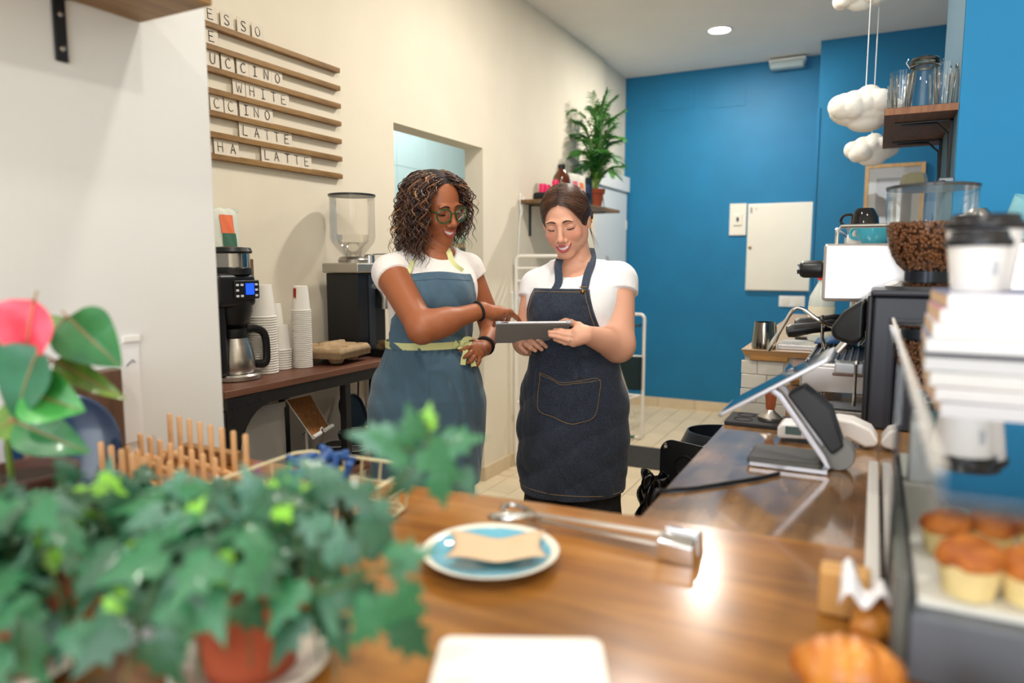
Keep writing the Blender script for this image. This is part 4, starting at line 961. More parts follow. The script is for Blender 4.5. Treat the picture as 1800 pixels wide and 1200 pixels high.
# takeaway cups with black lids
pc = mat('white_takeaway_cup', 'efece9', .5); lidm = mat('black_lid', '1a1a1f', .3)
def takeaway(label, loc, h, rt, rb, mark=None):
    t = T('takeaway_cup', label, 'takeaway cup', loc, 0, 'takeaway cups on the books')
    MB().lathe([(0, .003), (rb, .003), (rb, 0), (rb*1.02, 0), (rt, h)], n=36).build('cup', pc, t, smooth=True)
    MB().lathe([(rt*1.04, h-.004), (rt*1.07, h), (rt*1.05, h+.004), (rt*.95, h+.006), (rt*.88, h+.014), (rt*.8, h+.015), (rt*.78, h+.011), (0, h+.011)], n=36).build('lid', lidm, t, smooth=True)
    if mark:
        x, z0, z1, c = mark
        r_ = rb+(rt-rb)*.5*(z0+z1)/h
        MB().box(-.0035, .0035, -r_-.0012, -r_+.002, z0, z1).build('print', mat('print_'+c, c, .5), t).rotation_euler = (0, 0, x)
    return t
p1 = (0.1028,0.955,1.271)
takeaway('small white takeaway cup with a black lid in front of the larger one', (p1[0], .955, BZ), .055, .031, .023, (.55, .02, .035, 'b9bcc4'))
takeaway('larger white takeaway cup with a black lid behind the small one', (.117, 1.045, BZ), .077, .041, .031, (-.75, .02, .055, '1f5f9a'))
# pastries inside
crust = mat('golden_crust', 'c87528', .6, col2='8a3f14', scale=40, bump=.6, bscale=90); crumb = mat('pale_crumb', 'e6cf93', .8, var=.08, scale=60, bump=.5, bscale=120)
def muffin(label, loc, r, h, rz, lbl2=None):
    t = T('pastry', label, 'pastry', loc, rz, 'cakes on the serving tray')
    MB().lathe([(0, 0), (r*.78, 0), (r*.95, h*.5), (r, h*.62)], n=26).build('crumb', crumb, t, smooth=True)
    b = MB().lathe([(r*.98, h*.6), (r*1.06, h*.7), (r*.95, h*.88), (r*.6, h*1.0), (r*.2, h*.97), (0, h*.95)], n=26, cap=False)
    b.v = [(x*(1+.05*math.sin(5*math.atan2(y, x))), y*(1+.04*math.sin(3*math.atan2(y, x))), z+.003*math.sin(40*x)*math.cos(30*y)) for x, y, z in b.v]
    b.build('glazed_top', crust, t, smooth=True)
PZ0 = CT+.073
for k, (x, y, r, h, lab) in enumerate([(.080, .85, .023, .042, 'orange glazed cake at the back left of the serving tray'), (.092, .752, .027, .050, 'cream cake with a browned top at the front left of the tray'),
                                (.140, .758, .025, .046, 'browned cake right beside the front left one'), (.124, .865, .022, .044, 'browned cake second from the left at the back of the tray'), (.168, .86, .024, .05, 'browned cake third from the left at the back of the tray'),
                                (.186, .775, .025, .048, 'dark browned cake at the front right of the tray')]):
    muffin(lab, (x, y, PZ0), r, h, k*.7)
# croissants and buns on the counter
def croissant(label, loc, s, rz, wrap=False, tilt=0):
    t = T('croissant', label, 'croissant', loc, rz, 'croissants at the front of the case'); t.rotation_euler = (tilt, 0, rz)
    n = 44; pts = []; rs = []
    for i in range(n+1):
        u = i/n*2-1; a = u*1.15
        pts.append((math.sin(a)*s*.62, -math.cos(a)*s*.45+s*.3, s*.30)); 
        base = s*.34*(1-abs(u)**2.2)+s*.05; rs.append(base*(1+.10*abs(math.sin(u*9))))
    MB().tube(pts, rs, 18).build('body', mat('croissant_crust', 'dc9440', .35, col2='a8561a', scale=18, bump=.6, bscale=60, coat=.2, stretch=(3, 1, 1)), t, smooth=True)
    return t
croissant('large glossy croissant at the bottom edge left of the case', (-.005, .66, CT+.001), .075, .2)
croissant('croissant behind in clear wrapping beside the white rail', (.012, .775, CT+.001), .052, 1.2)
croissant('reddish croissant at the bottom edge below the grey plinth', (.105, .635, CT+.001), .058, -.3)
one('paper_doily', MB().grid(lambda u, v: ((u-.5)*.055, (v-.5)*.07, .022+.012*math.sin(3*u+2*v)+.006*math.sin(14*v)+.01*math.sin(11*u)), 24, 24), mat('crinkled_white_film', 'e9e6e8', .3), 'crinkled white wrapper over the croissant by the rail', 'wrapper', (.012, .775, CT+.018), smooth=True, solid=.0008, ang=0)
one('bread_bag', MB().prism(rrect(.05, .035, .006), 0, .05), mat('tan_wrapper', 'cf9c5c', .6), 'tan paper bag standing beside the wrapped croissant', 'bag', (-.012, .815, CT), bevel=.004)
# bundle behind the case glass
t = T('menu_holder', 'pale grey plastic menu holder behind the glass of the case', 'holder', (.1, 1.12, CT+.0725))
MB().box(-.045, .045, -.01, .01, 0, .1).build('panel', mat('frosted_white', 'd3d8dc', .4), t, bevel=.004)

# ================================================================ signed distance sculpting for the two people
import openvdb
def V3(p): return np.array(p, dtype=np.float64)
class Fr:
    """a frame: columns are the local axes in world coordinates"""
    def __init__(s, X, Y, Z, o, sc=1.0): s.R = np.array([X, Y, Z], dtype=np.float64).T; s.o = V3(o); s.s = sc
    def w(s, p): return s.R @ (V3(p)*s.s)+s.o
    def l(s, P): return (P-s.o) @ s.R/s.s
ID = Fr((1, 0, 0), (0, 1, 0), (0, 0, 1), (0, 0, 0))
class SDF:
    def __init__(s): s.ops = []
    def add(s, fn, c, rad, k=.01, op='u'): s.ops.append((fn, V3(c)-rad, V3(c)+rad, k, op)); return s
    def rc(s, a, b, ra, rb=None, k=.015, fr=ID, op='u'):
        rb = ra if rb is None else rb; ra *= fr.s; rb *= fr.s; a = fr.w(a); b = fr.w(b); ab = b-a; L = max(ab @ ab, 1e-12)
        def fn(P):
            t = np.clip(((P-a) @ ab)/L, 0, 1); return np.linalg.norm(P-a-t[:, None]*ab, axis=1)-(ra+(rb-ra)*t)
        return s.add(fn, (a+b)/2, np.abs(ab)/2+max(ra, rb), k, op)
    def chain(s, pts, rs, k=.008, fr=ID):
        for i in range(len(pts)-1): s.rc(pts[i], pts[i+1], rs[i], rs[i+1], k, fr)
        return s
    def ell(s, c, r, k=.01, fr=ID, op='u', rot=None):
        r = V3(r); c0 = V3(c); Rm = np.eye(3) if rot is None else np.array(rot)
        def fn(P):
            q = (fr.l(P)-c0) @ Rm; k0 = np.linalg.norm(q/r, axis=1); k1 = np.linalg.norm(q/(r*r), axis=1)+1e-9
            return k0*(k0-1)/k1
        return s.add(fn, fr.w(c), r.max(), k, op)
    def loft(s, sec, fr, k=.02, off=0, zlo=None, zhi=None, op='u'):
        """sec rows: z, cx, cy, rx, ry"""
        A = np.array(sec, dtype=float); z0, z1 = A[0, 0], A[-1, 0]; zz = np.linspace(z0, z1, 120)
        T_ = [np.interp(zz, A[:, 0], A[:, i]) for i in range(1, 5)]
        ker = np.ones(9)/9
        T_ = [np.convolve(np.pad(t, 4, mode='edge'), ker, 'valid') for t in T_]
        lo = z0 if zlo is None else zlo; hi = z1 if zhi is None else zhi
        def fn(P):
            q = fr.l(P); cx, cy, rx, ry = [np.interp(q[:, 2], zz, t) for t in T_]; rx = rx+off; ry = ry+off
            x = (q[:, 0]-cx); y = (q[:, 1]-cy)
            k0 = np.sqrt((x/rx)**2+(y/ry)**2)+1e-9; k1 = np.sqrt((x/rx**2)**2+(y/ry**2)**2)+1e-9
            return np.maximum(k0*(k0-1)/k1, np.maximum(lo-q[:, 2], q[:, 2]-hi))
        c = fr.w((A[:, 1].mean(), A[:, 2].mean(), (lo+hi)/2)); R = max(A[:, 3].max(), A[:, 4].max())+abs(off)+.03
        s.add(fn, c, V3((R, R, (hi-lo)/2+.01)), k, op); return s
    def __call__(s, P, d0=.06):
        P = np.asarray(P, dtype=np.float64).reshape(-1, 3); d = np.full(len(P), d0)
        for fn, lo, hi, k, op in s.ops:
            m = k+.035
            I = np.nonzero(((P > lo-m) & (P < hi+m)).all(axis=1))[0]
            if op in ('cut', 'keep') : I = np.arange(len(P))
            if not len(I): continue
            d[I] = comb(d[I], fn(P[I]), k, op)
        return d
    def proj(s, p, off=0, n=12):
        p = V3(p); e = 1e-3
        for _ in range(n):
            Q = np.array([p, p+[e, 0, 0], p+[0, e, 0], p+[0, 0, e]]); d = s(Q); g = (d[1:]-d[0])/e
            L = np.linalg.norm(g)
            if L < 1e-6: break
            p = p-g/L*(d[0]-off)*.8
        return p
    def normal(s, p):
        e = 1e-3; Q = np.array([p, p+V3([e, 0, 0]), p+V3([0, e, 0]), p+V3([0, 0, e])]); d = s(Q); g = d[1:]-d[0]; return g/(np.linalg.norm(g)+1e-9)
def comb(a, b, k, op):
    if op == 'u':
        h = np.clip(.5+.5*(a-b)/k, 0, 1) if k > 0 else (a > b).astype(float); return a*(1-h)+b*h-k*h*(1-h)
    if op in ('s', 'cut'):
        b = -b
    # intersection / subtraction: smooth max
    h = np.clip(.5-.5*(a-b)/k, 0, 1) if k > 0 else (b > a).astype(float); return a*(1-h)+b*h+k*h*(1-h)
def sdf_mesh(S, lo, hi, h, crop=None):
    lo = V3(lo); hi = V3(hi); n = np.ceil((hi-lo)/h).astype(int)+1
    D = np.full(n, .06, dtype=np.float32); ax = [lo[i]+h*np.arange(n[i]) for i in range(3)]
    for fn, a, b, k, op in S.ops:
        m = k+.012
        if op in ('cut', 'keep'): i0 = np.zeros(3, int); i1 = n
        else:
            i0 = np.maximum(np.floor((a-m-lo)/h).astype(int), 0); i1 = np.minimum(np.ceil((b+m-lo)/h).astype(int)+1, n)
        if (i1 <= i0).any(): continue
        sl = tuple(slice(i0[j], i1[j]) for j in range(3))
        sub = D[sl]
        if op in ('s', 'cut', 'keep'):
            mask = sub < .05
            if not mask.any(): continue
            G = np.stack(np.meshgrid(*[ax[j][i0[j]:i1[j]] for j in range(3)], indexing='ij'), -1)[mask]
            sub[mask] = comb(sub[mask].astype(np.float64), fn(G), k, op)
        else:
            G = np.stack(np.meshgrid(*[ax[j][i0[j]:i1[j]] for j in range(3)], indexing='ij'), -1).reshape(-1, 3)
            sub[...] = comb(sub.reshape(-1).astype(np.float64), fn(G), k, op).reshape(sub.shape)
    g = openvdb.FloatGrid(.06); g.copyFromArray(D)
    pts, quads = g.convertToQuads(0.0)
    pts = pts*h+lo
    if crop is not None:
        keep = crop(pts); kq = keep[quads].all(axis=1); quads = quads[kq]
        used = np.unique(quads); mp = np.full(len(pts), -1); mp[used] = np.arange(len(used)); pts = pts[used]; quads = mp[quads]
    return pts, quads
def np_object(name, parts, m, parent=None, color=None, smooth=True, relax=1):
    """parts: list of (pts, quads); colour(pts) -> rgb"""
    P = []; Q = []; n = 0
    for p, q in parts: P.append(p); Q.append(q+n); n += len(p)
    P = np.concatenate(P); Q = np.concatenate(Q)
    # light relaxation against voxel steps
    for _ in range(relax):
        acc = np.zeros_like(P); cnt = np.zeros(len(P))
        for a, b in ((0, 1), (1, 2), (2, 3), (3, 0)):
            np.add.at(acc, Q[:, a], P[Q[:, b]]); np.add.at(acc, Q[:, b], P[Q[:, a]]); np.add.at(cnt, Q[:, a], 1); np.add.at(cnt, Q[:, b], 1)
        P = P*.5+.5*acc/np.maximum(cnt, 1)[:, None]
    me = bpy.data.meshes.new(name); me.vertices.add(len(P)); me.vertices.foreach_set('co', P.astype(np.float32).ravel())
    me.loops.add(len(Q)*4); me.polygons.add(len(Q)); me.loops.foreach_set('vertex_index', Q[:, ::1].astype(np.int32).ravel())
    me.polygons.foreach_set('loop_start', np.arange(0, len(Q)*4, 4, dtype=np.int32)); me.update(calc_edges=True); me.validate()
    # orientation: outward normals
    v = P[Q]; nrm = np.cross(v[:, 2]-v[:, 0], v[:, 3]-v[:, 1]); c = v.mean(axis=1)
    if ((nrm*c).sum(axis=1).sum()-(nrm.sum(axis=0) @ P.mean(axis=0))) < 0: me.flip_normals()
    if color is not None:
        at = me.color_attributes.new('tint', 'FLOAT_COLOR', 'POINT'); c4 = np.ones((len(P), 4), dtype=np.float32); c4[:, :3] = color(P); at.data.foreach_set('color', c4.ravel())
    me.materials.append(m)
    if smooth: me.shade_smooth()
    o = bpy.data.objects.new(name, me); COL.objects.link(o)
    if parent is not None: o.parent = parent
    return o
def hexc(s): return np.array(lin(s)[:3])
# ---------------------------------------------------------------- head
def lipy(x): return .0945-15*x*x
def add_head(S, fr, w=1.0):
    E = lambda c, r, k=.012, op='u': S.ell(c, r, k, fr, op)
    E((0, -.012, .030), (.073*w, .090, .079), .01)
    E((0, .020, -.020), (.061*w, .068, .086), .02)
    E((0, .030, -.070), (.048*w, .046, .037), .02)
    for s in (-1, 1):
        E((s*.042, .004, -.050), (.028*w, .046, .036), .02)
        E((s*.035, .056, -.030), (.025, .023, .023), .014)
        E((s*.026, .079, .023), (.022, .008, .007), .012)
        E((s*.033, .092, .004), (.017, .015, .0105), .010, 's')
        E((s*.0315, .0685, .003), (.0155, .0145, .0135), .003)
        E((s*.0125, .094, -.0385), (.0085, .009, .007), .004)
        E((s*.075*w, -.010, -.010), (.009, .018, .030), .006)
    S.rc((0, .082, .014), (0, .103, -.028), .0075, .0095, .010, fr)
    E((0, .1045, -.032), (.0105, .0105, .0095), .006)
    E((0, .064, -.064), (.031, .027, .022), .014)
    E((0, .066, -.097), (.028, .021, .019), .02)
    # lips, corners pulled up in a smile
    U = [(x, lipy(x)-.0005, -.0585+7*x*x) for x in np.linspace(-.0275, .0275, 9)]
    Lo = [(x, lipy(x)-.0015, -.0755+27*x*x*(1 if abs(x) < .02 else 1)) for x in np.linspace(-.0255, .0255, 9)]
    S.chain(U, [.0016, .0026, .0034, .0038, .0034, .0038, .0034, .0026, .0016], .003, fr)
    S.chain(Lo, [.0015, .003, .0042, .0048, .005, .0048, .0042, .003, .0015], .003, fr)
    def slot(P):
        q = fr.l(P); x = q[:, 0]; up = -.0605+7*x*x; lo = -.0722+24*x*x
        return np.maximum(np.maximum(q[:, 2]-up, lo-q[:, 2]), np.maximum(.074-q[:, 1], np.abs(x)-.026))
    S.add(slot, fr.w((0, .09, -.066)), .03, .0012, 's')
    return S
def head_color(fr, base, lip, blush, bl=.5, deep=None):
    base = hexc(base); lip = hexc(lip); blush = hexc(blush); mouth = hexc('4a1512')
    def col(P):
        q = fr.l(P); C = np.tile(base, (len(P), 1)); x, y, z = q.T
        inhead = (np.abs(x) < .1) & (np.abs(y) < .13) & (z > -.12) & (z < .12)
        for s in (-1, 1):
            g = bl*np.exp(-(((x-s*.045)/.022)**2+((z+.025)/.02)**2))*(y > .02)*inhead; C = C*(1-g[:, None])+blush*g[:, None]
        g = .35*bl*np.exp(-((x/.012)**2+((z+.034)/.012)**2))*(y > .09)*inhead; C = C*(1-g[:, None])+blush*g[:, None]
        up = -.0585+7*x*x; lo = -.0755+27*x*x
        m = inhead & (y > .068) & (np.abs(x) < .0285) & (((z-up < .0042-60*np.maximum(np.abs(x)-.012, 0)*.1) & (z-up > -.004)) | ((z-lo < .0048) & (z-lo > -.0052)))
        C[m] = lip
        m = inhead & (y < lipy(x)-.006) & (y > .06) & (z < -.060+7*x*x) & (z > -.0725+24*x*x) & (np.abs(x) < .024); C[m] = mouth
        return C
    return col
def tube_obj(name, pts, r, m, parent, n=8, closed=False, flat=1.0):
    return MB().tube(pts, r, n, closed=closed, flat=flat).build(name, m, parent, smooth=True)
def face_parts(S, fr, parent, brow, lash, braces=False, open_eye=False):
    tm = mat('teeth_enamel', 'f2eee8', .15)
    def tf(u, v):
        x = (u-.5)*.05; up = -.0600+7*x*x; lo = -.0728+24*x*x
        lo = min(lo, up-.0004); z = up+(lo-up)*v
        return fr.w((x, lipy(x)-.0045-.0006*abs(math.sin(x*PI/.0075)), z))
    MB().grid(tf, 60, 8).build('teeth', tm, parent, smooth=True)
    if braces:
        b = MB()
        b.tube([fr.w((x, lipy(x)-.0035, -.0645+10*x*x)) for x in np.linspace(-.019, .019, 15)], .0006, 5)
        for x in np.linspace(-.017, .017, 6): b.ball(fr.w((x, lipy(x)-.0035, -.0645+10*x*x)), .0012, 5)
        b.build('dental_brace', chrome, parent, smooth=True)
    for s in (-1, 1):
        c = V3((s*.0315, .0685, .003)); pts = []
        for i in range(11):
            a = (i/10-.5)*2.0; x = c[0]+.0150*math.sin(a); y = c[1]+.0150*math.cos(a)*.94; z = c[2]-.0048-.0045*math.cos(a)**2+.0010*s*math.sin(a)*1.5
            pts.append(S.proj(fr.w((x, y, z)), .0003))
        tube_obj('eyelash', pts, [.0006]+[.0016]*9+[.0007], lash, parent, 6)
        if open_eye:
            MB().tube([S.proj(fr.w((c[0]+x*.001, .083, c[2]-.0062)), .0001) for x in np.linspace(-5, 5, 6)], [.0006, .0014, .0018, .0018, .0014, .0006], 8).build('eye', mat('dark_eye', '1a0f0a', .1), parent, smooth=True)
        bp = []; rs = []
        for i in range(12):
            u = i/11; x = s*(.0125+.035*u); z = .0225+.0085*math.sin(PI*min(1, u*1.25)*.62)-.004*u*u*1.5
            bp.append(S.proj(fr.w((x, .09, z)), .0004)); rs.append(.0032*(1-.75*u**1.5)*(.7+.3*min(1, u*5)))
        tube_obj('eyebrow', bp, rs, brow, parent, 8)
# ---------------------------------------------------------------- hands: explicit joints
def add_hand(S, wrist, fing, thumb, rs=(.0085, .0075, .0068, .006), rw=.022, k=.004):
    """fing: four lists [mcp, pip, dip, tip]; the palm is a web between wrist and knuckles"""
    w_ = V3(wrist); mc = [V3(f[0]) for f in fing]
    for i, f in enumerate(fing):
        s = 1.0 if i < 3 else .88
        S.rc(w_+(mc[i]-w_)*.12, mc[i], rw*.62, .0105*s, .016)
        S.chain(f, [r*s for r in rs], k)
    for i in range(3):
        S.rc(w_*.35+mc[i]*.65, w_*.35+mc[i+1]*.65, .0125, .0125, .012); S.rc(mc[i], mc[i+1], .0088, .0088, .008)
    S.rc(w_+(V3(thumb[0])-w_)*.2, thumb[0], .016, .0125, .014); S.chain(thumb, [.0125, .0098, .0085, .0068][:len(thumb)], .006)

# ================================================================ shelf behind the women
random.seed(21)
SZ = 1.70
t = T('wall_shelf', 'long brown wooden shelf on the cream wall behind the women', 'shelf', (WX, 4.62, SZ-.022))
MB().box(.001, .28, -.58, .58, 0, .022).build('board', wood('aged_board', '4a3724', '86663f', 'Y', 4, .5, bump=.3), t, bevel=.002)
for yy in (-.42, .42):
    MB().box(.002, .007, yy-.015, yy+.015, -.2, -.001).box(.002, .22, yy-.015, yy+.015, -.007, -.0005).build('bracket', black_m, t, bevel=.001)
pink = mat('hot_pink_plastic', 'e0245f', .35); 
one('black_pouch', MB().prism(rrect(.11, .17, .03), 0, .045), mat('black_felt', '1a1c1f', .8), 'black rounded pouch at the left end of the back shelf', 'pouch', (-1.9, 4.16, SZ), bevel=.012)
for i, (x, y) in enumerate(((-1.9, 4.12), (-1.9, 4.19), (-1.93, 4.23))):
    one('pink_cap_bottle', MB().lathe([(0, 0), (.024, 0), (.024, .045), (.02, .055), (0, .056)], n=20), pink if i < 2 else mat('dark_pink_plastic', 'a81d4c', .4), '%s pink capped bottle on the black pouch' % ('left', 'middle', 'right dark')[i], 'bottle', (x, y, SZ+.0455), smooth=True)
t = T('syrup_bottle', 'tall pink topped clear bottle beside the black pouch', 'bottle', (-1.86, 4.23, SZ))
MB().lathe([(0, 0), (.02, 0), (.02, .06)], n=20).build('base', mat('clear_grey_plastic', '8f8b93', .2), t, smooth=True)
MB().lathe([(.021, .06), (.022, .12), (.016, .135), (0, .136)], n=20).build('body', pink, t, smooth=True)
MB().lathe([(.012, .136), (.012, .15), (0, .151)], n=16).build('nozzle', mat('olive_cap', '5e5636', .4), t, smooth=True)
t = T('cream_jar', 'small white jar with a red printed band on the back shelf', 'jar', (-1.86, 4.33, SZ))
MB().lathe([(0, 0), (.033, 0), (.034, .055)], n=26).build('jar', mat('white_jar', 'e9e4dd', .3), t, smooth=True)
MB().lathe([(.035, .055), (.035, .074), (.03, .077), (0, .077)], n=26).build('lid', mat('white_jar', 'e9e4dd'), t, smooth=True)
MB().lathe([(.0345, .042), (.0348, .046), (.0345, .05)], n=26, cap=False).build('printed_band', mat('red_print_band', 'b0382c', .5), t, smooth=True)
t = T('amber_bottle', 'large amber glass bottle with a black cap on the back shelf', 'bottle', (-1.9, 4.42, SZ))
MB().lathe([(0, 0), (.056, 0), (.06, .006), (.06, .15), (.052, .18), (.028, .215), (.022, .23)], n=32).build('body', mat('amber_glass', '5a2408', .08, coat=.6), t, smooth=True)
MB().lathe([(.024, .228), (.024, .252), (.02, .255), (0, .255)], n=20).build('cap', black_pl, t, smooth=True)
MB().lathe([(.0605, .05), (.0606, .13)], n=12, cap=False, a0=-1.6, a1=-.7).build('label', mat('amber_label', '9a8266', .6), t)
pal = mat('pale_pouch', 'dcd8cb', .5, bump=.3, bscale=25)
for i, (y, lab, m, c) in enumerate(((4.56, 'white coffee pouch with a pink label on the back shelf', pal, 'd9657f'), (4.67, 'white coffee pouch with an orange label on the back shelf', pal, 'e07a3f'), (4.80, 'black coffee pouch beside the plant pot', mat('black_pouch_film', '17211f', .4), '3d4a68'))):
    b, fn = coffee_bag('coffee_pouch', .14, .21, .06, lab, 'coffee bag', (-1.87, y, SZ), PI/2-.25, m, 'coffee pouches on the back shelf')
    MB().grid(lambda u, v: (fn(.3+.4*u, .45+.3*v)[0], fn(.3+.4*u, .45+.3*v)[1]-.003, .21*(.45+.3*v)), 6, 5).build('label_print', mat('pouch_print_%d' % i, c, .5), b, smooth=True)
o = one('postcard', MB().box(-.002, .002, -.05, .05, 0, .13), mat('photo_print', '7d8088', .5, var=.5, scale=30), 'small picture card leaning beside the plant pot', 'picture card', (-1.86, 5.16, SZ)); o.rotation_euler = (0, -.12, .3)
# potted palm
t = T('potted_palm', 'tall green palm in a terracotta pot on the back shelf', 'plant', (-1.875, 4.99, SZ+.012))
terra = mat('terracotta', 'a34a2c', .75, var=.08, scale=14, bump=.2, bscale=60)
MB().lathe([(0, 0), (.05, 0), (.064, .095), (.073, .097), (.076, .13), (.068, .13), (.064, .105), (0, .105)], n=36).build('pot', terra, t, smooth=True)
MB().lathe([(0, .107), (.064, .107)], n=24, cap=False).build('soil', mat('dark_soil', '2a1d14', .95, bump=1, bscale=80), t)
palm_g = mat('palm_leaf', '3d7f2a', .45, var=.3, scale=14); palm_d = mat('palm_leaf_dark', '27612a', .4, var=.25, scale=14); palm_s = mat('palm_stem', '7c9a3c', .5, var=.2, scale=20)
def frond(path, ll, nl, m):
    P = smoothpath(path, 8); MB().tube(P, [.0042*(1-.75*i/len(P)) for i in range(len(P))], 5).build('stalk', palm_s, t, smooth=True)
    lf = MB(); n = len(P)
    for k in range(nl):
        u = .3+.7*k/(nl-1); i = min(int(u*(n-1)), n-2); p = P[i]; tan = (P[i+1]-P[i]).normalized(); side = tan.cross(Vector((0, 0, 1))); 
        if side.length < .2: side = tan.cross(Vector((1, 0, 0)))
        side.normalize()
        for s in (-1, 1):
            L = ll*(1-.55*abs(u-.62)/.5)*random.uniform(.85, 1.1); d = (tan*.75+side*s*.9+Vector((0, 0, .25))).normalized()
            pts = [p+d*L*q+Vector((0, 0, -.28*L*q*q*1.6)) for q in (0, .3, .6, .85, 1)]
            wn = d.cross(Vector((.45+random.uniform(-.5, .5), -.88, random.uniform(-.1, .9)))).normalized(); wd = [.003, .0055, .0052, .003, .0006]
            vs = []
            for q, wv in zip(pts, wd): vs += [q-wn*wv, q+wn.cross(d)*.0022, q+wn*wv]
            lf.add(vs, [(a*3+b, a*3+b+1, a*3+b+4, a*3+b+3) for a in range(4) for b in (0, 1)])
    o = lf.build('leaflets', m, t); o['kind'] = 'stuff'
r_ = (.889, .457); tw = (.457, -.889)
def off3(a, c, z): return (r_[0]*a+tw[0]*c, r_[1]*a+tw[1]*c, z)
fr_ = [((0, 0, .1), (.02, 0, .4), (.05, .0, .7), (.10, .02, .88)), ((0, 0, .1), (-.01, 0, .4), (-.06, .02, .62), (-.2, .05, .72), (-.31, .08, .62)), ((.01, 0, .1), (.05, 0, .35), (.12, .02, .62), (.24, .03, .72)),
       ((0, 0, .1), (-.02, 0, .35), (-.08, .03, .52), (-.22, .08, .53)), ((.0, .01, .1), (.03, .02, .35), (.1, .05, .5), (.22, .08, .5)), ((0, 0, .1), (-.03, .03, .3), (-.1, .08, .4), (-.19, .12, .37)),
       ((.01, 0, .1), (.04, .05, .28), (.1, .1, .36), (.17, .14, .32)), ((0, 0, .1), (.0, .02, .45), (.0, .05, .68), (-.05, .08, .85)), ((0, 0, .1), (.03, -.03, .5), (.08, -.05, .74), (.17, -.06, .84)),
       ((.0, 0, .1), (.02, .04, .3), (.06, .1, .5), (.14, .16, .6)), ((0, 0, .1), (-.02, .04, .3), (-.04, .1, .45), (-.1, .16, .48)), ((0, 0, .1), (.01, -.02, .4), (.03, .0, .6), (.04, .04, .78)), ((0, 0, .1), (-.02, .02, .25), (-.06, .06, .3), (-.14, .1, .25)), ((0, 0, .1), (.03, .02, .2), (.08, .06, .26), (.15, .1, .22))]
rp = random.Random(3)
for i in range(14):
    a = rp.uniform(0, 2*PI); R_ = rp.uniform(.08, .26); H_ = rp.uniform(.35, .92)-R_*.8
    c, d = math.cos(a)*R_, math.sin(a)*R_*.55
    fr_.append(((0, 0, .1), (c*.1, d*.1, H_*.5), (c*.45, d*.45, H_*.85), (c, d, H_*.95)))
for i, f in enumerate(fr_): frond([off3(a*.86, c, z*.93+.02) for a, c, z in f], .15 if i != 1 else .09, 17, palm_g if i % 3 else palm_d)
for i in range(9):
    a = 2*PI*i/9; MB().tube(smoothpath([(.02*math.cos(a), .02*math.sin(a), .1), (.025*math.cos(a), .025*math.sin(a), .2), (.03*math.cos(a+.2), .03*math.sin(a+.2), .33)], 4), .0055, 6).build('cane', palm_s, t, smooth=True)
one('saucer', MB().lathe([(0, 0), (.055, 0), (.082, .008), (.083, .012), (.05, .005), (0, .005)], n=32), mat('pale_turquoise_glaze', '86c0c4', .2), 'pale turquoise saucer under the palm pot', 'saucer', (-1.875, 4.99, SZ+.0002), smooth=True)
one('wall_cable', MB().tube(smoothpath([(-2.02, 4.05, 1.74), (-2.015, 4.03, 1.69), (-2.015, 4.05, 1.6), (-2.015, 4.07, 1.66), (-2.015, 4.09, 1.72), (-2.015, 4.05, 1.66), (-2.02, 4.03, 1.5), (-2.02, 4.01, 1.3), (-2.02, 4.0, 1.17)], 6), .004, 6), white_p, 'white cable looped over the left end of the back shelf', 'cable', smooth=True)
# sockets on the wall behind the rack
for i, yy in enumerate((3.99, 4.11, 4.23)):
    t = T('wall_socket', '%s white wall socket behind the drying rack' % ('left', 'middle', 'right')[i], 'socket', (WX, yy, 1.06), group='row of sockets behind the drying rack')
    MB().box(0, .012, -.055, .055, -.06, .06).build('plate', white_p, t, bevel=.004)
    MB().lathe([(.024, .006), (.026, .012), (.028, .013)], n=24, cap=False, M=Matrix.Translation((.0, 0, 0)) @ Matrix.Rotation(PI/2, 4, 'Y')).build('socket_ring', panel_w, t, smooth=True)
    MB().box(.0125, .0135, -.012, -.006, -.003, .003).box(.0125, .0135, .006, .012, -.003, .003).build('pin_hole', black_pl, t)
# white clothes drying rack
wm = mat('white_powder_coat', 'efece6', .35)
t = T('drying_rack', 'white folding metal drying rack standing behind the woman in denim', 'drying rack', (-1.74, 4.45, 0))
def frame(y, x0, x1, h, rungs, name='frame'):
    rr = .035; pts = []
    for cx, cz, a0 in ((x0+rr, rr+.01, PI), (x1-rr, rr+.01, 1.5*PI), (x1-rr, h-rr, 0), (x0+rr, h-rr, PI/2)):
        pts += [(cx+rr*math.cos(a0+PI/2*i/5), y, cz+rr*math.sin(a0+PI/2*i/5)) for i in range(6)]
    MB().tube(pts, .0115, 10, closed=True).build(name, wm, t, smooth=True, W=True)
    for z in rungs: MB().tube([(x0+.01, y, z), (x1-.01, y, z)], .008, 8).build('rung', wm, t, smooth=True, W=True)
frame(3.95, -2.0, -1.5, 1.345, [1.27, 1.19, .42, .2])
frame(4.98, -1.98, -1.475, .93, [.33, .62])
for x in (-1.99, -1.5):
    MB().tube([(x, 3.955, .42), (x, 4.975, .33)], .008, 8).build('side_bar', wm, t, smooth=True, W=True)
    MB().tube([(x, 3.955, 1.19), (x, 4.975, .1)], .0045, 8).build('diagonal_stay', wm, t, smooth=True, W=True)
for y in (3.95, 4.98):
    for x in (-1.9, -1.55): MB().tube([(x-.02, y, .012), (x+.02, y, .012)], .0125, 10).build('foot_pad', mat('green_foot', '3f6a4a', .6) if y > 4 else wm, t, W=True)
MB().box(-1.54, -1.5, 4.9, 5.0, .84, .86).build('hinge_clip', mat('dark_teal_clip', '1f4652', .5), t, W=True, bevel=.004)
one('dark_cloth', MB().grid(lambda u, v: (-.03+.06*math.sin(3*u)+.2*u, .01*math.sin(11*u), -.25*v), 14, 10), mat('dark_green_cloth', '1d2f33', .9), 'dark cloth hanging over the far bar of the drying rack', 'cloth', (-1.66, 4.965, .62), smooth=True, solid=.003)

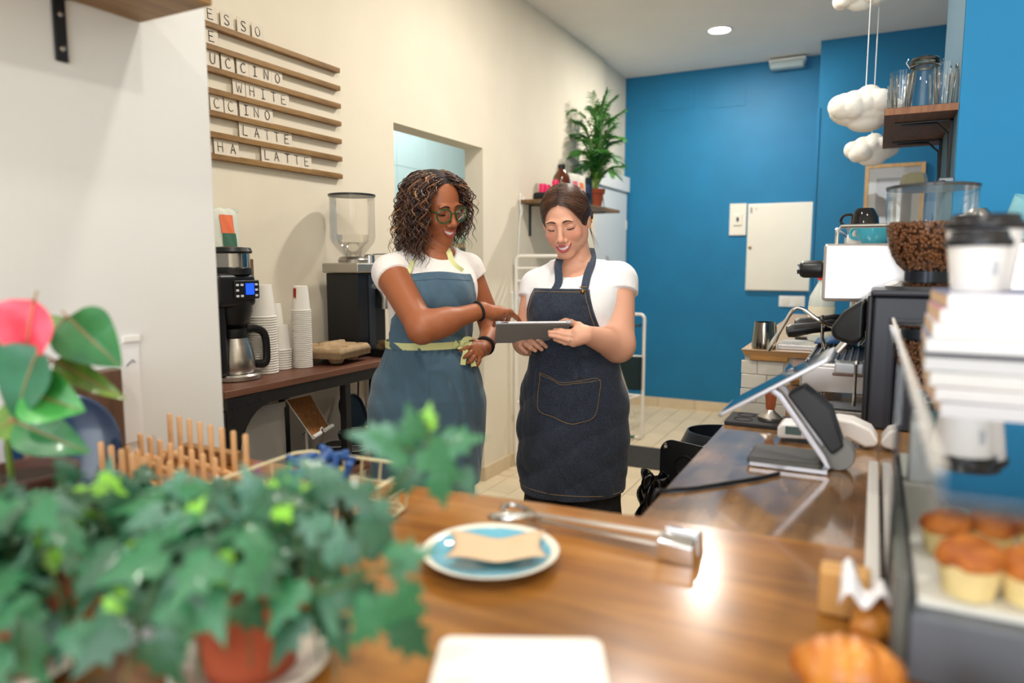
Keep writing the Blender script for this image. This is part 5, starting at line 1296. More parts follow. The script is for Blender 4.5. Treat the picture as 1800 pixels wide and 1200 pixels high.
# ================================================================ people
def fold(seed, amp, fx=22, fz=9):
    r = random.Random(seed); W = [(r.uniform(.6, 1.5)*fx*r.choice((-1, 1)), r.uniform(.4, 1.6)*fz*r.choice((-1, 1)), r.uniform(0, 6), r.uniform(.5, 1)) for _ in range(6)]
    def fn(q):
        v = 0
        wx = .02*np.sin(14*q[:, 2]+2)+.015*np.sin(31*q[:, 0]+9*q[:, 2])
        for a, b, c, w_ in W: v = v+w_*(1-2*np.abs(np.sin(.5*(a*(q[:, 0]+wx)+b*q[:, 2]+c))))
        return amp*v/3
    return fn
def loft_fn(sec, fr, off, lo, hi):
    t = SDF(); t.loft(sec, fr, 0, off, lo, hi); return t.ops[0][0]
def garment(fr, base, mask, disp=None):
    """base shell, restricted by mask(local points) -> signed value, with folds"""
    def fn(P):
        q = fr.l(P); d = base(P)
        if disp is not None: d = d+disp(q)
        return np.maximum(d, mask(q))
    return fn
def polyd(poly):
    """signed 2-D distance to a polygon"""
    A = np.array(poly, dtype=float); Bp = np.roll(A, -1, axis=0)
    def fn(x, z):
        p = np.stack([x, z], -1); d = np.full(len(p), 9.); ins = np.zeros(len(p), bool)
        for a, b in zip(A, Bp):
            e = b-a; w_ = p-a; t = np.clip((w_ @ e)/(e @ e), 0, 1); d = np.minimum(d, np.linalg.norm(w_-t[:, None]*e, axis=1))
            c = ((a[1] <= p[:, 1]) != (b[1] <= p[:, 1])); xi = a[0]+(p[:, 1]-a[1])/(b[1]-a[1]+1e-12)*e[0]; ins ^= c & (p[:, 0] < xi)
        return np.where(ins, -d, d)
    return fn
skin_mat = attr_mat('skin', .48, sss=.12, bump=.08, bscale=900)
def legs(S, fr, r1, r2, r3, sp, zhip, off=0, k=.03):
    for s in (-1, 1):
        S.rc((s*sp, 0, zhip), (s*sp*1.02, .01, .48), r1+off, r2+off, k, fr); S.rc((s*sp*1.02, .01, .48), (s*sp, -.01, .10), r2+off, r3+off, k, fr)
def shoes(fr, parent, sp, m):
    for s in (-1, 1):
        Q = SDF(); Q.ell((s*sp, .0, .055), (.038, .055, .055), .02, fr); Q.ell((s*sp, .09, .035), (.042, .085, .036), .03, fr)
        Q.add(lambda P: P[:, 2]-.0015, (0, 0, 0), 9, .002, 'cut')
        c = fr.w((s*sp, .05, .05)); np_object('shoe', [sdf_mesh(Q, c-.2, c+.2, .006)], m, parent)
def tee(S, body_loft, fr, sh, elb, srs, plane, neckc, neckr, off=.0075):
    S.ops.append(body_loft)
    for j, e, c, sr in zip(sh, elb, neckc['in'], srs):
        S.rc(fr.w(c), j, .044+off, sr+off, .03)
        j = V3(j); e = V3(e); a = (e-j)/np.linalg.norm(e-j); en = j+a*(plane+.03)
        def fn(P, j=j, en=en, a=a, sr=sr):
            t = np.clip(((P-j) @ (en-j))/((en-j) @ (en-j)), 0, 1); d = np.linalg.norm(P-j-t[:, None]*(en-j), axis=1)-(sr+off+.004*t)
            return np.maximum(d, (P-j) @ a-plane)
        S.add(fn, (j+en)/2, sr+.08, .012)
    S.ell(neckc['c'], neckr, .004, fr, 's')
def band_path(S, pts, off):
    return [S.proj(p, off) for p in smoothpath(pts, 6)]
def relaxp(P, n=8):
    P = [Vector(p) for p in P]
    for _ in range(n): P = [P[0]]+[(P[i-1]+P[i]*2+P[i+1])/4 for i in range(1, len(P)-1)]+[P[-1]]
    return P

def hit(S_, fr, x, z):
    ys = np.linspace(.22, -.02, 240); d = S_(np.array([fr.w((x, y, z)) for y in ys])); i = int(np.argmax(d < 0)); return fr.w((x, ys[i]+.0012, z))
# ---------------------------------------------------------------- person A: curly hair, glasses, blue-grey apron
fa = Fr((-.541, -.840, 0), (.840, -.541, 0), (0, 0, 1), (-1.223, 1.803, 0))
HA = ((-0.3869,-0.9124,-0.1334),(0.8849,-0.3267,-0.3319),(0.2593,-0.2465,0.9338),(-1.196,1.828,1.477))
ha = Fr(*HA, .885)
J = dict(rsh=(-1.274,1.695,1.277), relb=(-1.098,1.596,1.127), rwr=(-1.01,1.771,1.171), lsh=(-1.172,1.963,1.285), lelb=(-1.117,2.034,1.089), lwr=(-1.077,1.901,1.041))
torA = [(.60, 0, 0, .16, .11), (.78, 0, 0, .165, .115), (.88, 0, 0, .172, .125), (.97, -.002, 0, .150, .112), (1.06, -.008, 0, .116, .090), (1.13, -.012, .002, .122, .093), (1.20, -.018, .012, .136, .106),
        (1.26, -.022, .006, .136, .098), (1.305, -.025, -.005, .105, .072), (1.345, -.027, -.010, .06, .052)]
S = SDF()
S.loft(torA, fa, .03, 0, .74, 1.345)
S.rc(fa.w((.03, -.008, 1.30)), J['rsh'], .044, .048, .03); S.rc(fa.w((-.08, -.012, 1.30)), J['lsh'], .044, .044, .03)
neckA = fa.w((-.027, -.012, 1.325)); S.rc(neckA, ha.w((0, -.022, -.045)), .052, .048, .03)
S.rc(J['rsh'], J['relb'], .050, .039, .02); S.rc(J['relb'], J['rwr'], .040, .0235, .02)
S.rc(J['lsh'], J['lelb'], .045, .037, .02); S.rc(J['lelb'], J['lwr'], .038, .024, .02)
S.rc(V3(J['relb'])*.75+V3(J['rwr'])*.25, V3(J['relb'])*.6+V3(J['rwr'])*.4, .042, .038, .02)
legs(S, fa, .078, .055, .036, .078, .80)
add_head(S, ha)
# right hand, pointing down onto the tablet
fa_r = [[(-0.9643,1.861,1.16), (-0.9605,1.895,1.144), (-0.9636,1.921,1.133), (-0.9653,1.936,1.125)], [(-0.9648,1.833,1.162), (-0.9712,1.867,1.146), (-0.9828,1.882,1.13), (-0.9907,1.882,1.12)],
        [(-0.9702,1.808,1.161), (-0.9784,1.841,1.144), (-0.9887,1.857,1.13), (-0.9966,1.857,1.12)], [(-0.98,1.791,1.159), (-0.9892,1.818,1.143), (-0.9958,1.83,1.13), (-1.002,1.831,1.121)]]
add_hand(S, J['rwr'], fa_r, [(-1.028,1.872,1.145), (-1.02,1.908,1.13), (-1.007,1.925,1.123), (-0.9962,1.931,1.121)])
# left hand on the hip
fa_l = [[(-1.071,1.828,1.058), (-1.072,1.799,1.056), (-1.082,1.793,1.051), (-1.095,1.791,1.047)], [(-1.066,1.823,1.049), (-1.064,1.795,1.038), (-1.071,1.79,1.032), (-1.082,1.789,1.024)],
        [(-1.06,1.825,1.037), (-1.057,1.802,1.024), (-1.062,1.798,1.016), (-1.072,1.798,1.01)], [(-1.053,1.833,1.028), (-1.048,1.822,1.014), (-1.051,1.82,1.005), (-1.058,1.821,0.9975)]]
add_hand(S, J['lwr'], fa_l, [(-1.095,1.883,1.057), (-1.103,1.869,1.066), (-1.112,1.859,1.071), (-1.12,1.855,1.071)])
SA = S
pa = SDF(); pa.ops = S.ops
hc = ha.w((0, 0, 0)); rw = V3(J['rwr']); lw = V3(J['lwr'])
inh = lambda P: (np.linalg.norm(P-hc, axis=1) < .135)
inr = lambda P: (np.linalg.norm(P-V3((-0.9787,1.831,1.155)), axis=1) < .085)
inl = lambda P: (np.linalg.norm(P-V3((-1.072,1.836,1.038)), axis=1) < .08)
def eps(f, c, r, g): return lambda P: np.linalg.norm(P-V3(c), axis=1) < r+g
cr, clh = (-0.9787,1.831,1.155), (-1.072,1.836,1.038)
colA = head_color(ha, '9a5a38', 'a2493f', 'b0664a', .35)
partsA = [sdf_mesh(S, (-1.55, 1.45, .05), (-.9, 2.15, 1.56), .0055, crop=lambda P: ~((np.linalg.norm(P-hc, axis=1) < .131) | (np.linalg.norm(P-V3(cr), axis=1) < .081) | (np.linalg.norm(P-V3(clh), axis=1) < .076))),
          sdf_mesh(S, hc-.14, hc+.14, .0016, crop=lambda P: np.linalg.norm(P-hc, axis=1) < .138),
          sdf_mesh(S, V3(cr)-.09, V3(cr)+.09, .0018, crop=lambda P: np.linalg.norm(P-V3(cr), axis=1) < .088),
          sdf_mesh(S, V3(clh)-.085, V3(clh)+.085, .0018, crop=lambda P: np.linalg.norm(P-V3(clh), axis=1) < .083)]
PA = np_object('person', partsA, skin_mat, None, colA)
meta(PA, 'curly-haired woman with green glasses in a blue-grey apron pointing at the tablet', 'person')
lashm = mat('lash_dark', '140d0a', .6)
face_parts(S, ha, PA, mat('brow_brown', '2a1711', .7), lashm, open_eye=True)
# T-shirt
TS = SDF(); lf = SDF(); lf.loft(torA, fa, .02, .007, 1.0, 1.345)
tee(TS, lf.ops[0], fa, (J['rsh'], J['lsh']), (J['relb'], J['lelb']), (.047, .045), .030, {'in': [(.03, -.008, 1.305), (-.08, -.012, 1.305)], 'c': (-.030, .035, 1.365)}, (.066, .085, .052))
tee_m = mat('white_cotton', 'e6dfda', .85, bump=.6, bscale=16, bdist=.008, sheen=.2)
np_object('t_shirt', [sdf_mesh(TS, (-1.5, 1.55, .99), (-.95, 2.1, 1.40), .0035)], tee_m, PA, relax=2)
# trousers and shoes
Q = SDF(); Q.loft([(.72, 0, 0, .155, .11), (.85, 0, 0, .175, .127), (1.03, -.006, 0, .127, .1)], fa, .03, 0, .74, 1.03); legs(Q, fa, .083, .066, .06, .078, .80)
np_object('trousers', [sdf_mesh(Q, (-1.5, 1.5, .08), (-.95, 2.1, 1.04), .007)], mat('pale_blue_denim', 'a9bcc9', .85, bump=.3, bscale=200), PA)
shoes(fa, PA, .078, mat('white_trainer', 'dcdcd8', .5))
# apron
skA = [(.60, .008, .005, .172, .140), (.75, .004, .003, .184, .148), (.88, 0, 0, .186, .145), (.97, -.003, 0, .165, .130), (1.03, -.007, 0, .140, .112), (1.068, -.009, 0, .128, .103), (1.09, -.009, 0, .13, .104)]
linen = mat('blue_grey_linen', '466072', .9, var=.10, scale=7, bump=.7, bscale=11, bdist=.010, sheen=.2)
foA = fold(3, .0085, 62, 16); foB = fold(9, .006, 60, 50)
def mA_bib(q):
    w_ = np.interp(q[:, 2], [1.06, 1.12, 1.20, 1.285], [.16, .135, .118, .098]); xc = -.012
    return np.maximum(np.maximum(np.abs(q[:, 0]-xc)-w_, -q[:, 1]-.0+.01), np.maximum(q[:, 2]-1.278-.004*np.cos(30*q[:, 0]), 1.05-q[:, 2]))
def mA_sk(q): return np.maximum(np.maximum(q[:, 2]-1.075, .617-.010*np.sin(9*q[:, 0])-q[:, 2]), -.085-q[:, 1])
shell_in = loft_fn(torA, fa, .0085, .9, 1.345)
AP = SDF()
bb_fn = garment(fa, loft_fn(torA, fa, .013, .95, 1.345), mA_bib, lambda q: np.minimum(foB(q), .001))
AP.add(bb_fn, fa.w((0, 0, 1.17)), .22, .006)
sk_fn = garment(fa, loft_fn(skA, fa, .0, .58, 1.09), mA_sk, lambda q: foA(q)*np.clip((1.07-q[:, 2])/.12, .25, 1)+.003*np.sin(60*np.arctan2(q[:, 0], q[:, 1]+.02)*.6)*np.clip((q[:, 2]-.98)/.08, 0, 1))
AP.add(sk_fn, fa.w((0, 0, .84)), .30, .006)
# pocket panel on the skirt
ppa = [fa.l(V3(p)) for p in ((-1.245,1.702,1.037), (-1.078,1.819,1.022), (-1.062,1.799,0.8874), (-1.217,1.654,0.9027))]
pdA = polyd([(p[0], p[2]) for p in ppa])
def pk(P):
    q = fa.l(P); return np.maximum(loft_fn_skA(P)-.0025+foA(q)*np.clip((1.07-q[:, 2])/.12, .25, 1), np.maximum(pdA(q[:, 0], q[:, 2]), -q[:, 1]))
loft_fn_skA = loft_fn(skA, fa, .0, .58, 1.09)
AP.add(pk, fa.w((0, .1, .93)), .2, .0008)
APo = np_object('apron', [sdf_mesh(AP, (-1.5, 1.5, .59), (-.95, 2.1, 1.30), .0034)], linen, PA, relax=2)
yl = mat('pale_yellow_tape', 'cfd093', .85, bump=.2, bscale=300)
def ringpath(secs, fr, off, z, a0, a1, n, S_=None, dz=0):
    A_ = np.array(secs, float); c = [np.interp(z, A_[:, 0], A_[:, i]) for i in range(1, 5)]; out = []
    for i in range(n+1):
        a = math.radians(a0+(a1-a0)*i/n); p = fr.w((c[0]+(c[2]+off)*math.sin(a), c[1]+(c[3]+off)*math.cos(a), z+dz*i/n)); out.append(p)
    return out
bt = relaxp([AP.proj(p, .002) if i < 27 else p for i, p in enumerate(ringpath(skA, fa, .008, 1.062, -75, 195, 54))], 3)
MB().strip(bt, .021, .0025, (0, 0, 1)).build('waist_tape', yl, PA, smooth=True)
kn = V3((-1.092,1.795,1.066))
for pts in ([(0, 0, 0), (.012, -.012, -.02), (.006, -.016, -.045), (.004, -.016, -.062)], [(0, 0, 0), (.02, .0, -.02), (.032, .004, -.05), (.036, .006, -.068)], [(-.004, 0, 0), (.012, -.01, .014), (.028, 0, .012), (.014, -.004, -.002), (0, 0, -.002)], [(0, 0, 0), (-.012, -.012, .006), (-.016, -.01, -.01), (0, -.004, -.004)]):
    MB().strip(smoothpath([kn+V3((.889*a, .457*a, c))+V3((.457, -.889, 0))*(.006-b*.5) for a, b, c in pts], 5), .016, .0015, (.3, .3, .9) if len(pts) > 4 else (.889, .457, .1)).build('bow_tail', yl, PA, smooth=True)
MB().ball(kn+V3((.457, -.889, 0))*.006, (.01, .008, .01), 8).build('bow_knot', yl, PA, smooth=True)
for pts in ([(-1.108,1.826,1.281), (-1.113,1.804,1.31), (-1.133,1.809,1.337), (-1.165,1.828,1.351), (-1.217,1.87,1.363)], [(-1.224,1.696,1.265), (-1.225,1.709,1.28), (-1.235,1.741,1.307), (-1.251,1.804,1.334)]):
    MB().strip(relaxp([TS.proj(p, .004) if i < 12 else V3(p) for i, p in enumerate(smoothpath(pts, 5))]), .017, .002, (.889, .457, .2)).build('neck_strap', yl, PA, smooth=True)
MB().tube([AP.proj(p, .0006) for p in smoothpath([(-1.16,1.719,1.009), (-1.146,1.697,0.959), (-1.137,1.683,0.9047)], 4)], .0012, 5).build('pocket_seam', linen, PA)
MB().tube([hit(AP, fa, x, 1.258+.003*math.cos(30*x)) for x in np.linspace(-.104, .078, 30)], .0011, 5).build('bib_hem', linen, PA)
# bracelets
def bangle(c, ax, r, w_, m, name='bracelet'):
    c = V3(c); ax = V3(ax)/np.linalg.norm(ax); a = np.cross(ax, (0, 0, 1)); a /= np.linalg.norm(a); b = np.cross(ax, a)
    MB().tube([c+r*(a*math.cos(t)+b*math.sin(t)) for t in np.linspace(0, 2*PI, 33)[:-1]], w_, 8, closed=True).build(name, m, PA if name != 'ring' else PB, smooth=True)
ax = rw-V3(J['relb']); bangle(rw-ax*.05, ax, .0262, .0042, mat('black_elastic', '101012', .8))
ax = lw-V3(J['lelb']); bangle(lw-ax*.10, ax, .0285, .004, mat('black_elastic', '101012')); bangle(lw-ax*.16, ax, .0295, .0025, mat('dark_brown_band', '3a1f18', .5))
# glasses
gm = mat('green_acetate', '1f4a22', .15, coat=.5)
gl2 = glass('lens_glass', (.97, .98, .97), .6)
for s in (-1, 1):
    rim = [ha.w((s*.0355+.026*math.cos(t), .0995-.0022*abs(.026*math.cos(t)*s+.0355)/.03-.006*max(0, s*math.cos(t)), -.002+.0245*math.sin(t)*(1 if math.sin(t) < 0 else .95))) for t in np.linspace(0, 2*PI, 41)[:-1]]
    tube_obj('glasses_rim', rim, .0023, gm, PA, 8, True)
    MB().add([ha.w((s*.0355, .0975, -.002))]+rim, [(0, i+1, (i+1) % 40+1) for i in range(40)]).build('lens', gl2, PA)
    tube_obj('glasses_arm', [ha.w(p) for p in ((s*.0605, .092, .008), (s*.068, .07, .008), (s*.076, .02, .006), (s*.079, -.01, .0))], .0019, gm, PA)
tube_obj('glasses_bridge', [ha.w((x, .0995+.002*math.cos(x*130), .005+.002*math.cos(x*130))) for x in np.linspace(-.0105, .0105, 7)], .0019, gm, PA)
# curly hair
HS = SDF()
E = lambda c, r, k=.03, op='u': HS.ell(c, r, k, ha, op)
E((0, -.026, .032), (.084, .096, .088)); E((.058, -.040, -.035), (.060, .078, .080)); E((-.050, -.045, -.035), (.050, .070, .080)); E((.050, -.045, -.110), (.050, .060, .062)); E((-.02, -.09, -.09), (.07, .035, .08)); E((-.040, -.045, -.10), (.038, .05, .05))
E((.002, .085, -.027), (.053, .085, .078), .012, 's'); E((-.012, .10, .018), (.032, .05, .044), .010, 's'); E((0, .05, -.10), (.05, .07, .06), .012, 's')
HS.add(lambda P: -.004*np.sin(170*ha.l(P)[:, 0]+90*ha.l(P)[:, 2])*np.sin(140*ha.l(P)[:, 2]-60*ha.l(P)[:, 1]), ha.o, 9, .001, 'u') if False else None
np_object('hair', [sdf_mesh(HS, hc-.26, hc+.2, .004)], mat('dark_hair_core', '1d110c', .7, var=.4, scale=60, bump=1, bscale=120, stretch=(1, 1, .4)), PA)
rnd = random.Random(5)
hv = []; hf = []; hcx = []
tones = [hexc('2a1711'), hexc('3a2118'), hexc('52301f'), hexc('1f120d'), hexc('6e4528'), hexc('a87a4a')]
def strand(path, r, tone, n=5, store=None):
    mb = MB(); m_ = len(path); mb.tube(path, [r*min(1, .35+3*i/m_)*(1-.85*(i/(m_-1))**4) for i in range(m_)], n, cap=False, flat=.7)
    b = len(store[0]); store[0].extend(mb.v); store[1].extend([tuple(k+b for k in f) for f in mb.f]); store[2].extend([tone]*len(mb.v))
def hair_obj(name, store, m, parent):
    me = bpy.data.meshes.new(name); me.from_pydata(store[0], [], store[1]); at = me.color_attributes.new('tint', 'FLOAT_COLOR', 'POINT')
    c4 = np.ones((len(store[0]), 4), dtype=np.float32); c4[:, :3] = np.array(store[2]); at.data.foreach_set('color', c4.ravel()); me.materials.append(m); me.shade_smooth()
    o = bpy.data.objects.new(name, me); COL.objects.link(o); o.parent = parent; o['kind'] = 'stuff'; return o
store = ([], [], [])
hair_m = attr_mat('hair_strands', .33, spec=.6)
# gravity in head coordinates (the head is bowed)
gdir = (V3((0, 0, -1)) @ ha.R)
made = 0
while made < 1500:
    n = V3((rnd.gauss(0, 1), rnd.gauss(0, 1), rnd.gauss(0, 1))); n /= np.linalg.norm(n)
    if n[2] < -.35: continue
    if n[1] > .25 and n[2] < .62 and abs(n[0]) < .86: continue
    if rnd.random() < .5: n = V3((n[0]*.6, n[1]*.8, 1)); n /= np.linalg.norm(n)
    az = math.atan2(n[0], n[1]); far_side = n[0] < -.1
    p0 = V3((0, -.018, .032))+n*V3((.080, .090, .083))
    L = rnd.uniform(.11, .27) if not far_side else rnd.uniform(.09, .20)
    if n[1] > .35 or n[2] > .8:
        side = 1 if n[0] > -.03 else -1
        h = V3((side*1.0, rnd.uniform(-.4, .32), 0))
    else: h = V3((n[0], n[1]-.12, 0))
    h = h/(np.linalg.norm(h)+1e-6)
    out = rnd.uniform(.018, .058) if n[0] > -.1 else rnd.uniform(.012, .04); N = 36
    a0 = rnd.uniform(0, 6.3); turns = rnd.uniform(3.2, 5.5)*L/.2; ra = rnd.uniform(.006, .0125); sg = rnd.choice((-1, 1))
    u1 = np.cross(h, gdir); u1 /= np.linalg.norm(u1); u2 = h
    path = []
    swing = V3((rnd.gauss(0, .012), rnd.gauss(0, .012), 0))
    for i in range(N+1):
        t = i/N
        side_need = .062 if n[1] > .2 or n[2] > .75 else 0
        p = p0+h*(out*(1-(1-t)**2)+max(0, side_need-abs(p0[0]))*min(1, t*2.2)*1.15)+gdir*(L*(.25*t+.75*t**1.5))+V3((0, 0, .012*math.sin(PI*min(1, t*2))))+swing*t
        p = p+(u1*math.cos(a0+sg*turns*2*PI*t)+u2*math.sin(a0+sg*turns*2*PI*t))*ra*min(1, .15+t*2.5)
        # keep the face free
        if p[1] > .045 and abs(p[0]) < .056 and p[2] < .056:
            p[0] = (.050 if p[0] > -.012 else -.056)+p[0]*.08
        path.append(ha.w(p))
    tn = tones[rnd.choices(range(6), (26, 28, 22, 10, 9, 5))[0]]*rnd.uniform(.75, 1.2)
    strand(path, rnd.uniform(.0014, .0028), tn, 5, store); made += 1
hair_obj('curls', store, hair_m, PA)

# ---------------------------------------------------------------- person B: brown hair tied back, dark denim apron
fb = Fr((-.992, -.125, 0), (.125, -.992, 0), (0, 0, 1), (-.853, 2.098, 0))
HB = ((-0.9866,-0.1475,-0.06942),(0.163,-0.8955,-0.4142),(-0.00107,-0.4199,0.9075),(-0.87,2.059,1.441))
hb = Fr(*HB, .925)
J = dict(rsh=(-0.9837,2.098,1.23), relb=(-0.9945,2.036,1.053), rwr=(-0.9884,1.978,1.063), lsh=(-0.737,2.17,1.245), lelb=(-0.701,2.085,1.053), lwr=(-0.7425,1.922,1.098))
torB = [(.55, 0, 0, .15, .11), (.70, 0, 0, .155, .12), (.80, 0, 0, .165, .125), (.90, 0, 0, .155, .115), (1.02, 0, 0, .128, .098), (1.10, .003, .005, .136, .105), (1.17, .005, .012, .146, .114),
        (1.225, .005, .0, .142, .098), (1.27, .005, -.02, .112, .072), (1.305, .0, -.033, .06, .05)]
S = SDF()
S.loft(torB, fb, .03, 0, .74, 1.305)
S.rc(fb.w((.06, -.03, 1.262)), J['rsh'], .044, .046, .03); S.rc(fb.w((-.045, -.035, 1.262)), J['lsh'], .046, .054, .03)
S.rc(fb.w((0, -.035, 1.28)), hb.w((0, -.024, -.05)), .053, .050, .03)
S.rc(J['rsh'], J['relb'], .048, .041, .02); S.rc(J['relb'], J['rwr'], .043, .026, .02)
S.rc(J['lsh'], J['lelb'], .058, .052, .02); S.rc(J['lelb'], J['lwr'], .052, .0265, .02)
legs(S, fb, .078, .06, .04, .082, .78)
add_head(S, hb, 1.0)
fb_l = [[(-0.7693,1.904,1.109), (-0.7917,1.898,1.105), (-0.8137,1.898,1.109), (-0.8322,1.895,1.11)], [(-0.7624,1.901,1.097), (-0.7909,1.892,1.097), (-0.8203,1.889,1.103), (-0.8433,1.883,1.105)],
        [(-0.7632,1.899,1.084), (-0.7918,1.89,1.085), (-0.8182,1.888,1.091), (-0.8413,1.883,1.095)], [(-0.7753,1.902,1.073), (-0.7995,1.896,1.074), (-0.8151,1.894,1.079), (-0.8308,1.892,1.083)]]
add_hand(S, J['lwr'], fb_l, [(-0.7682,1.923,1.122), (-0.8052,1.956,1.128), (-0.8305,1.972,1.133), (-0.85,1.974,1.134)], rs=(.0092, .0082, .0074, .0064))
fb_r = [[(-0.9447,1.975,1.08), (-0.9183,1.964,1.07), (-0.9067,1.969,1.059), (-0.8973,1.978,1.048)], [(-0.9561,1.957,1.079), (-0.9277,1.947,1.064), (-0.9146,1.952,1.052), (-0.9052,1.962,1.041)],
        [(-0.97,1.949,1.074), (-0.9483,1.941,1.057), (-0.9352,1.947,1.046), (-0.9244,1.957,1.037)], [(-0.982,1.954,1.066), (-0.9698,1.941,1.052), (-0.9614,1.944,1.041), (-0.952,1.953,1.03)]]
add_hand(S, J['rwr'], fb_r, [(-0.9691,2.03,1.078), (-0.9585,2.068,1.067), (-0.9451,2.074,1.063), (-0.9309,2.07,1.061)], rs=(.0092, .0082, .0074, .0064))
SB = S
hc = hb.w((0, 0, 0)); cl_, crh = V3((-0.8044,1.902,1.102)), V3((-0.9397,1.952,1.059))
colB = head_color(hb, 'd9a186', 'b8505a', 'dd7a68', .38)
dd_ = lambda P, c, r: np.linalg.norm(P-c, axis=1) < r
partsB = [sdf_mesh(S, (-1.15, 1.78, .05), (-.55, 2.4, 1.53), .0055, crop=lambda P: ~(dd_(P, hc, .136) | dd_(P, cl_, .081) | dd_(P, crh, .066))),
          sdf_mesh(S, hc-.146, hc+.146, .0016, crop=lambda P: dd_(P, hc, .143)), sdf_mesh(S, cl_-.09, cl_+.09, .0018, crop=lambda P: dd_(P, cl_, .088)), sdf_mesh(S, crh-.075, crh+.075, .0018, crop=lambda P: dd_(P, crh, .073))]
PB = np_object('person', partsB, skin_mat, None, colB)
meta(PB, 'smiling woman with tied-back brown hair in a dark denim apron holding the tablet', 'person')
face_parts(S, hb, PB, mat('brow_light', '4a2e22', .7), lashm, braces=True)
TS = SDF(); lf = SDF(); lf.loft(torB, fb, .02, .007, .97, 1.305)
tee(TS, lf.ops[0], fb, (J['rsh'], J['lsh']), (J['relb'], J['lelb']), (.047, .0585), .042, {'in': [(.06, -.03, 1.266), (-.045, -.035, 1.266)], 'c': (.0, .03, 1.325)}, (.074, .085, .068))
np_object('t_shirt', [sdf_mesh(TS, (-1.15, 1.8, .96), (-.55, 2.4, 1.36), .0035)], mat('bright_white_cotton', 'e9e7e8', .85, bump=.6, bscale=16, bdist=.008, sheen=.2), PB, relax=2)
Q = SDF(); Q.loft([(.70, 0, 0, .15, .115), (.82, 0, 0, .17, .13), (1.0, 0, 0, .135, .102)], fb, .03, 0, .72, 1.0); legs(Q, fb, .088, .075, .062, .082, .78)
np_object('trousers', [sdf_mesh(Q, (-1.15, 1.8, .08), (-.55, 2.4, 1.01), .007)], mat('black_denim', '18181b', .85, bump=.4, bscale=200), PB)
shoes(fb, PB, .082, mat('black_shoe', '1b1b1d', .5))
skB = [(.55, .0, .01, .172, .135), (.68, .0, .008, .178, .140), (.80, 0, .004, .180, .140), (.90, 0, .002, .168, .130), (1.0, 0, .002, .145, .115), (1.05, .001, .003, .138, .109), (1.09, .003, .005, .142, .112)]
denim = mat('dark_denim', '171e2b', .85, col2='2b3445', scale=260, bump=.6, bscale=12, bdist=.009, sheen=.15, detail=2)
foA = fold(21, .0085, 46, 40); foB2 = fold(33, .006, 60, 50)
def mB_bib(q):
    w_ = np.interp(q[:, 2], [1.02, 1.10, 1.17, 1.235], [.16, .128, .108, .090])
    xc = .022
    return np.maximum(np.maximum(np.abs(q[:, 0]-xc)-w_, -q[:, 1]+.0), np.maximum(q[:, 2]-1.228, 1.02-q[:, 2]))
def mB_sk(q): return np.maximum(np.maximum(q[:, 2]-1.06, .578-.012*np.sin(7*q[:, 0]+1)-q[:, 2]), -.09-q[:, 1])
BPn = SDF()
BPn.add(garment(fb, loft_fn(torB, fb, .013, .95, 1.305), mB_bib, lambda q: np.minimum(foB2(q), .001)), fb.w((0, 0, 1.13)), .22, .008)
lsk = loft_fn(skB, fb, 0, .55, 1.09)
def dsk(q): return foA(q)*np.clip((1.06-q[:, 2])/.15, .3, 1)
BPn.add(garment(fb, lsk, mB_sk, dsk), fb.w((0, 0, .81)), .32, .008)
ppx = [(-0.928,1.936,0.9786), (-0.8814,1.936,0.9644), (-0.8372,1.934,0.9522), (-0.7805,1.963,0.9522), (-0.7345,2.022,0.9576), (-0.7271,2.008,0.9125), (-0.7255,1.991,0.8593), (-0.7345,1.972,0.834), (-0.767,1.943,0.8226), (-0.8034,1.923,0.8192), (-0.8556,1.91,0.834), (-0.9204,1.913,0.8551), (-0.9338,1.924,0.9088)]
pq = [fb.l(V3(p)) for p in ppx]; pdB = polyd([(p[0], p[2]) for p in pq])
BPn.add(lambda P: np.maximum(lsk(P)+dsk(fb.l(P))-.003, np.maximum(pdB(fb.l(P)[:, 0], fb.l(P)[:, 2]), -fb.l(P)[:, 1])), fb.w((0, .1, .88)), .2, .0008)
np_object('apron', [sdf_mesh(BPn, (-1.15, 1.78, .55), (-.55, 2.35, 1.25), .0034)], denim, PB, relax=2)
st = mat('tan_stitching', '9a7a4e', .7)
def stitch(pts, name='stitching', n=6, r=.0007):
    return MB().tube(relaxp([BPn.proj(p, .0020) for p in smoothpath(pts, n)], 5), r, 4).build(name, st, PB)
for o_ in (0, .006):
    c = np.mean(pq, axis=0)
    ins = [p+(c-p)*(o_/.12)-(c-p)*.0 for p in pq]
    if o_ == 0: ins = [p+(c-p)*.04 for p in pq]
    else: ins = [ins[i] for i in range(0, 5)]
    stitch([fb.w(p) for p in (ins+[ins[0]] if o_ == 0 else [p+V3((0, 0, -.006)) for p in [q+(c-q)*.04 for q in pq[:5]]])])
def lst(pts): return MB().tube([hit(BPn, fb, x, z) for x, z in pts], .0008, 4).build('stitching', st, PB)
lst([(x, 1.219) for x in np.linspace(-.060, .104, 26)]); lst([(.022+.084+(1.219-z)*.28, z) for z in np.linspace(1.12, 1.219, 14)]); lst([(.022-.084-(1.219-z)*.28, z) for z in np.linspace(1.08, 1.219, 14)])
stitch([(-0.8509,1.908,1.07), (-0.7944,1.914,1.064), (-0.7412,1.986,1.061)])
hem = ringpath(skB, fb, 0, .59, -75, 75, 30); stitch(hem, n=1)
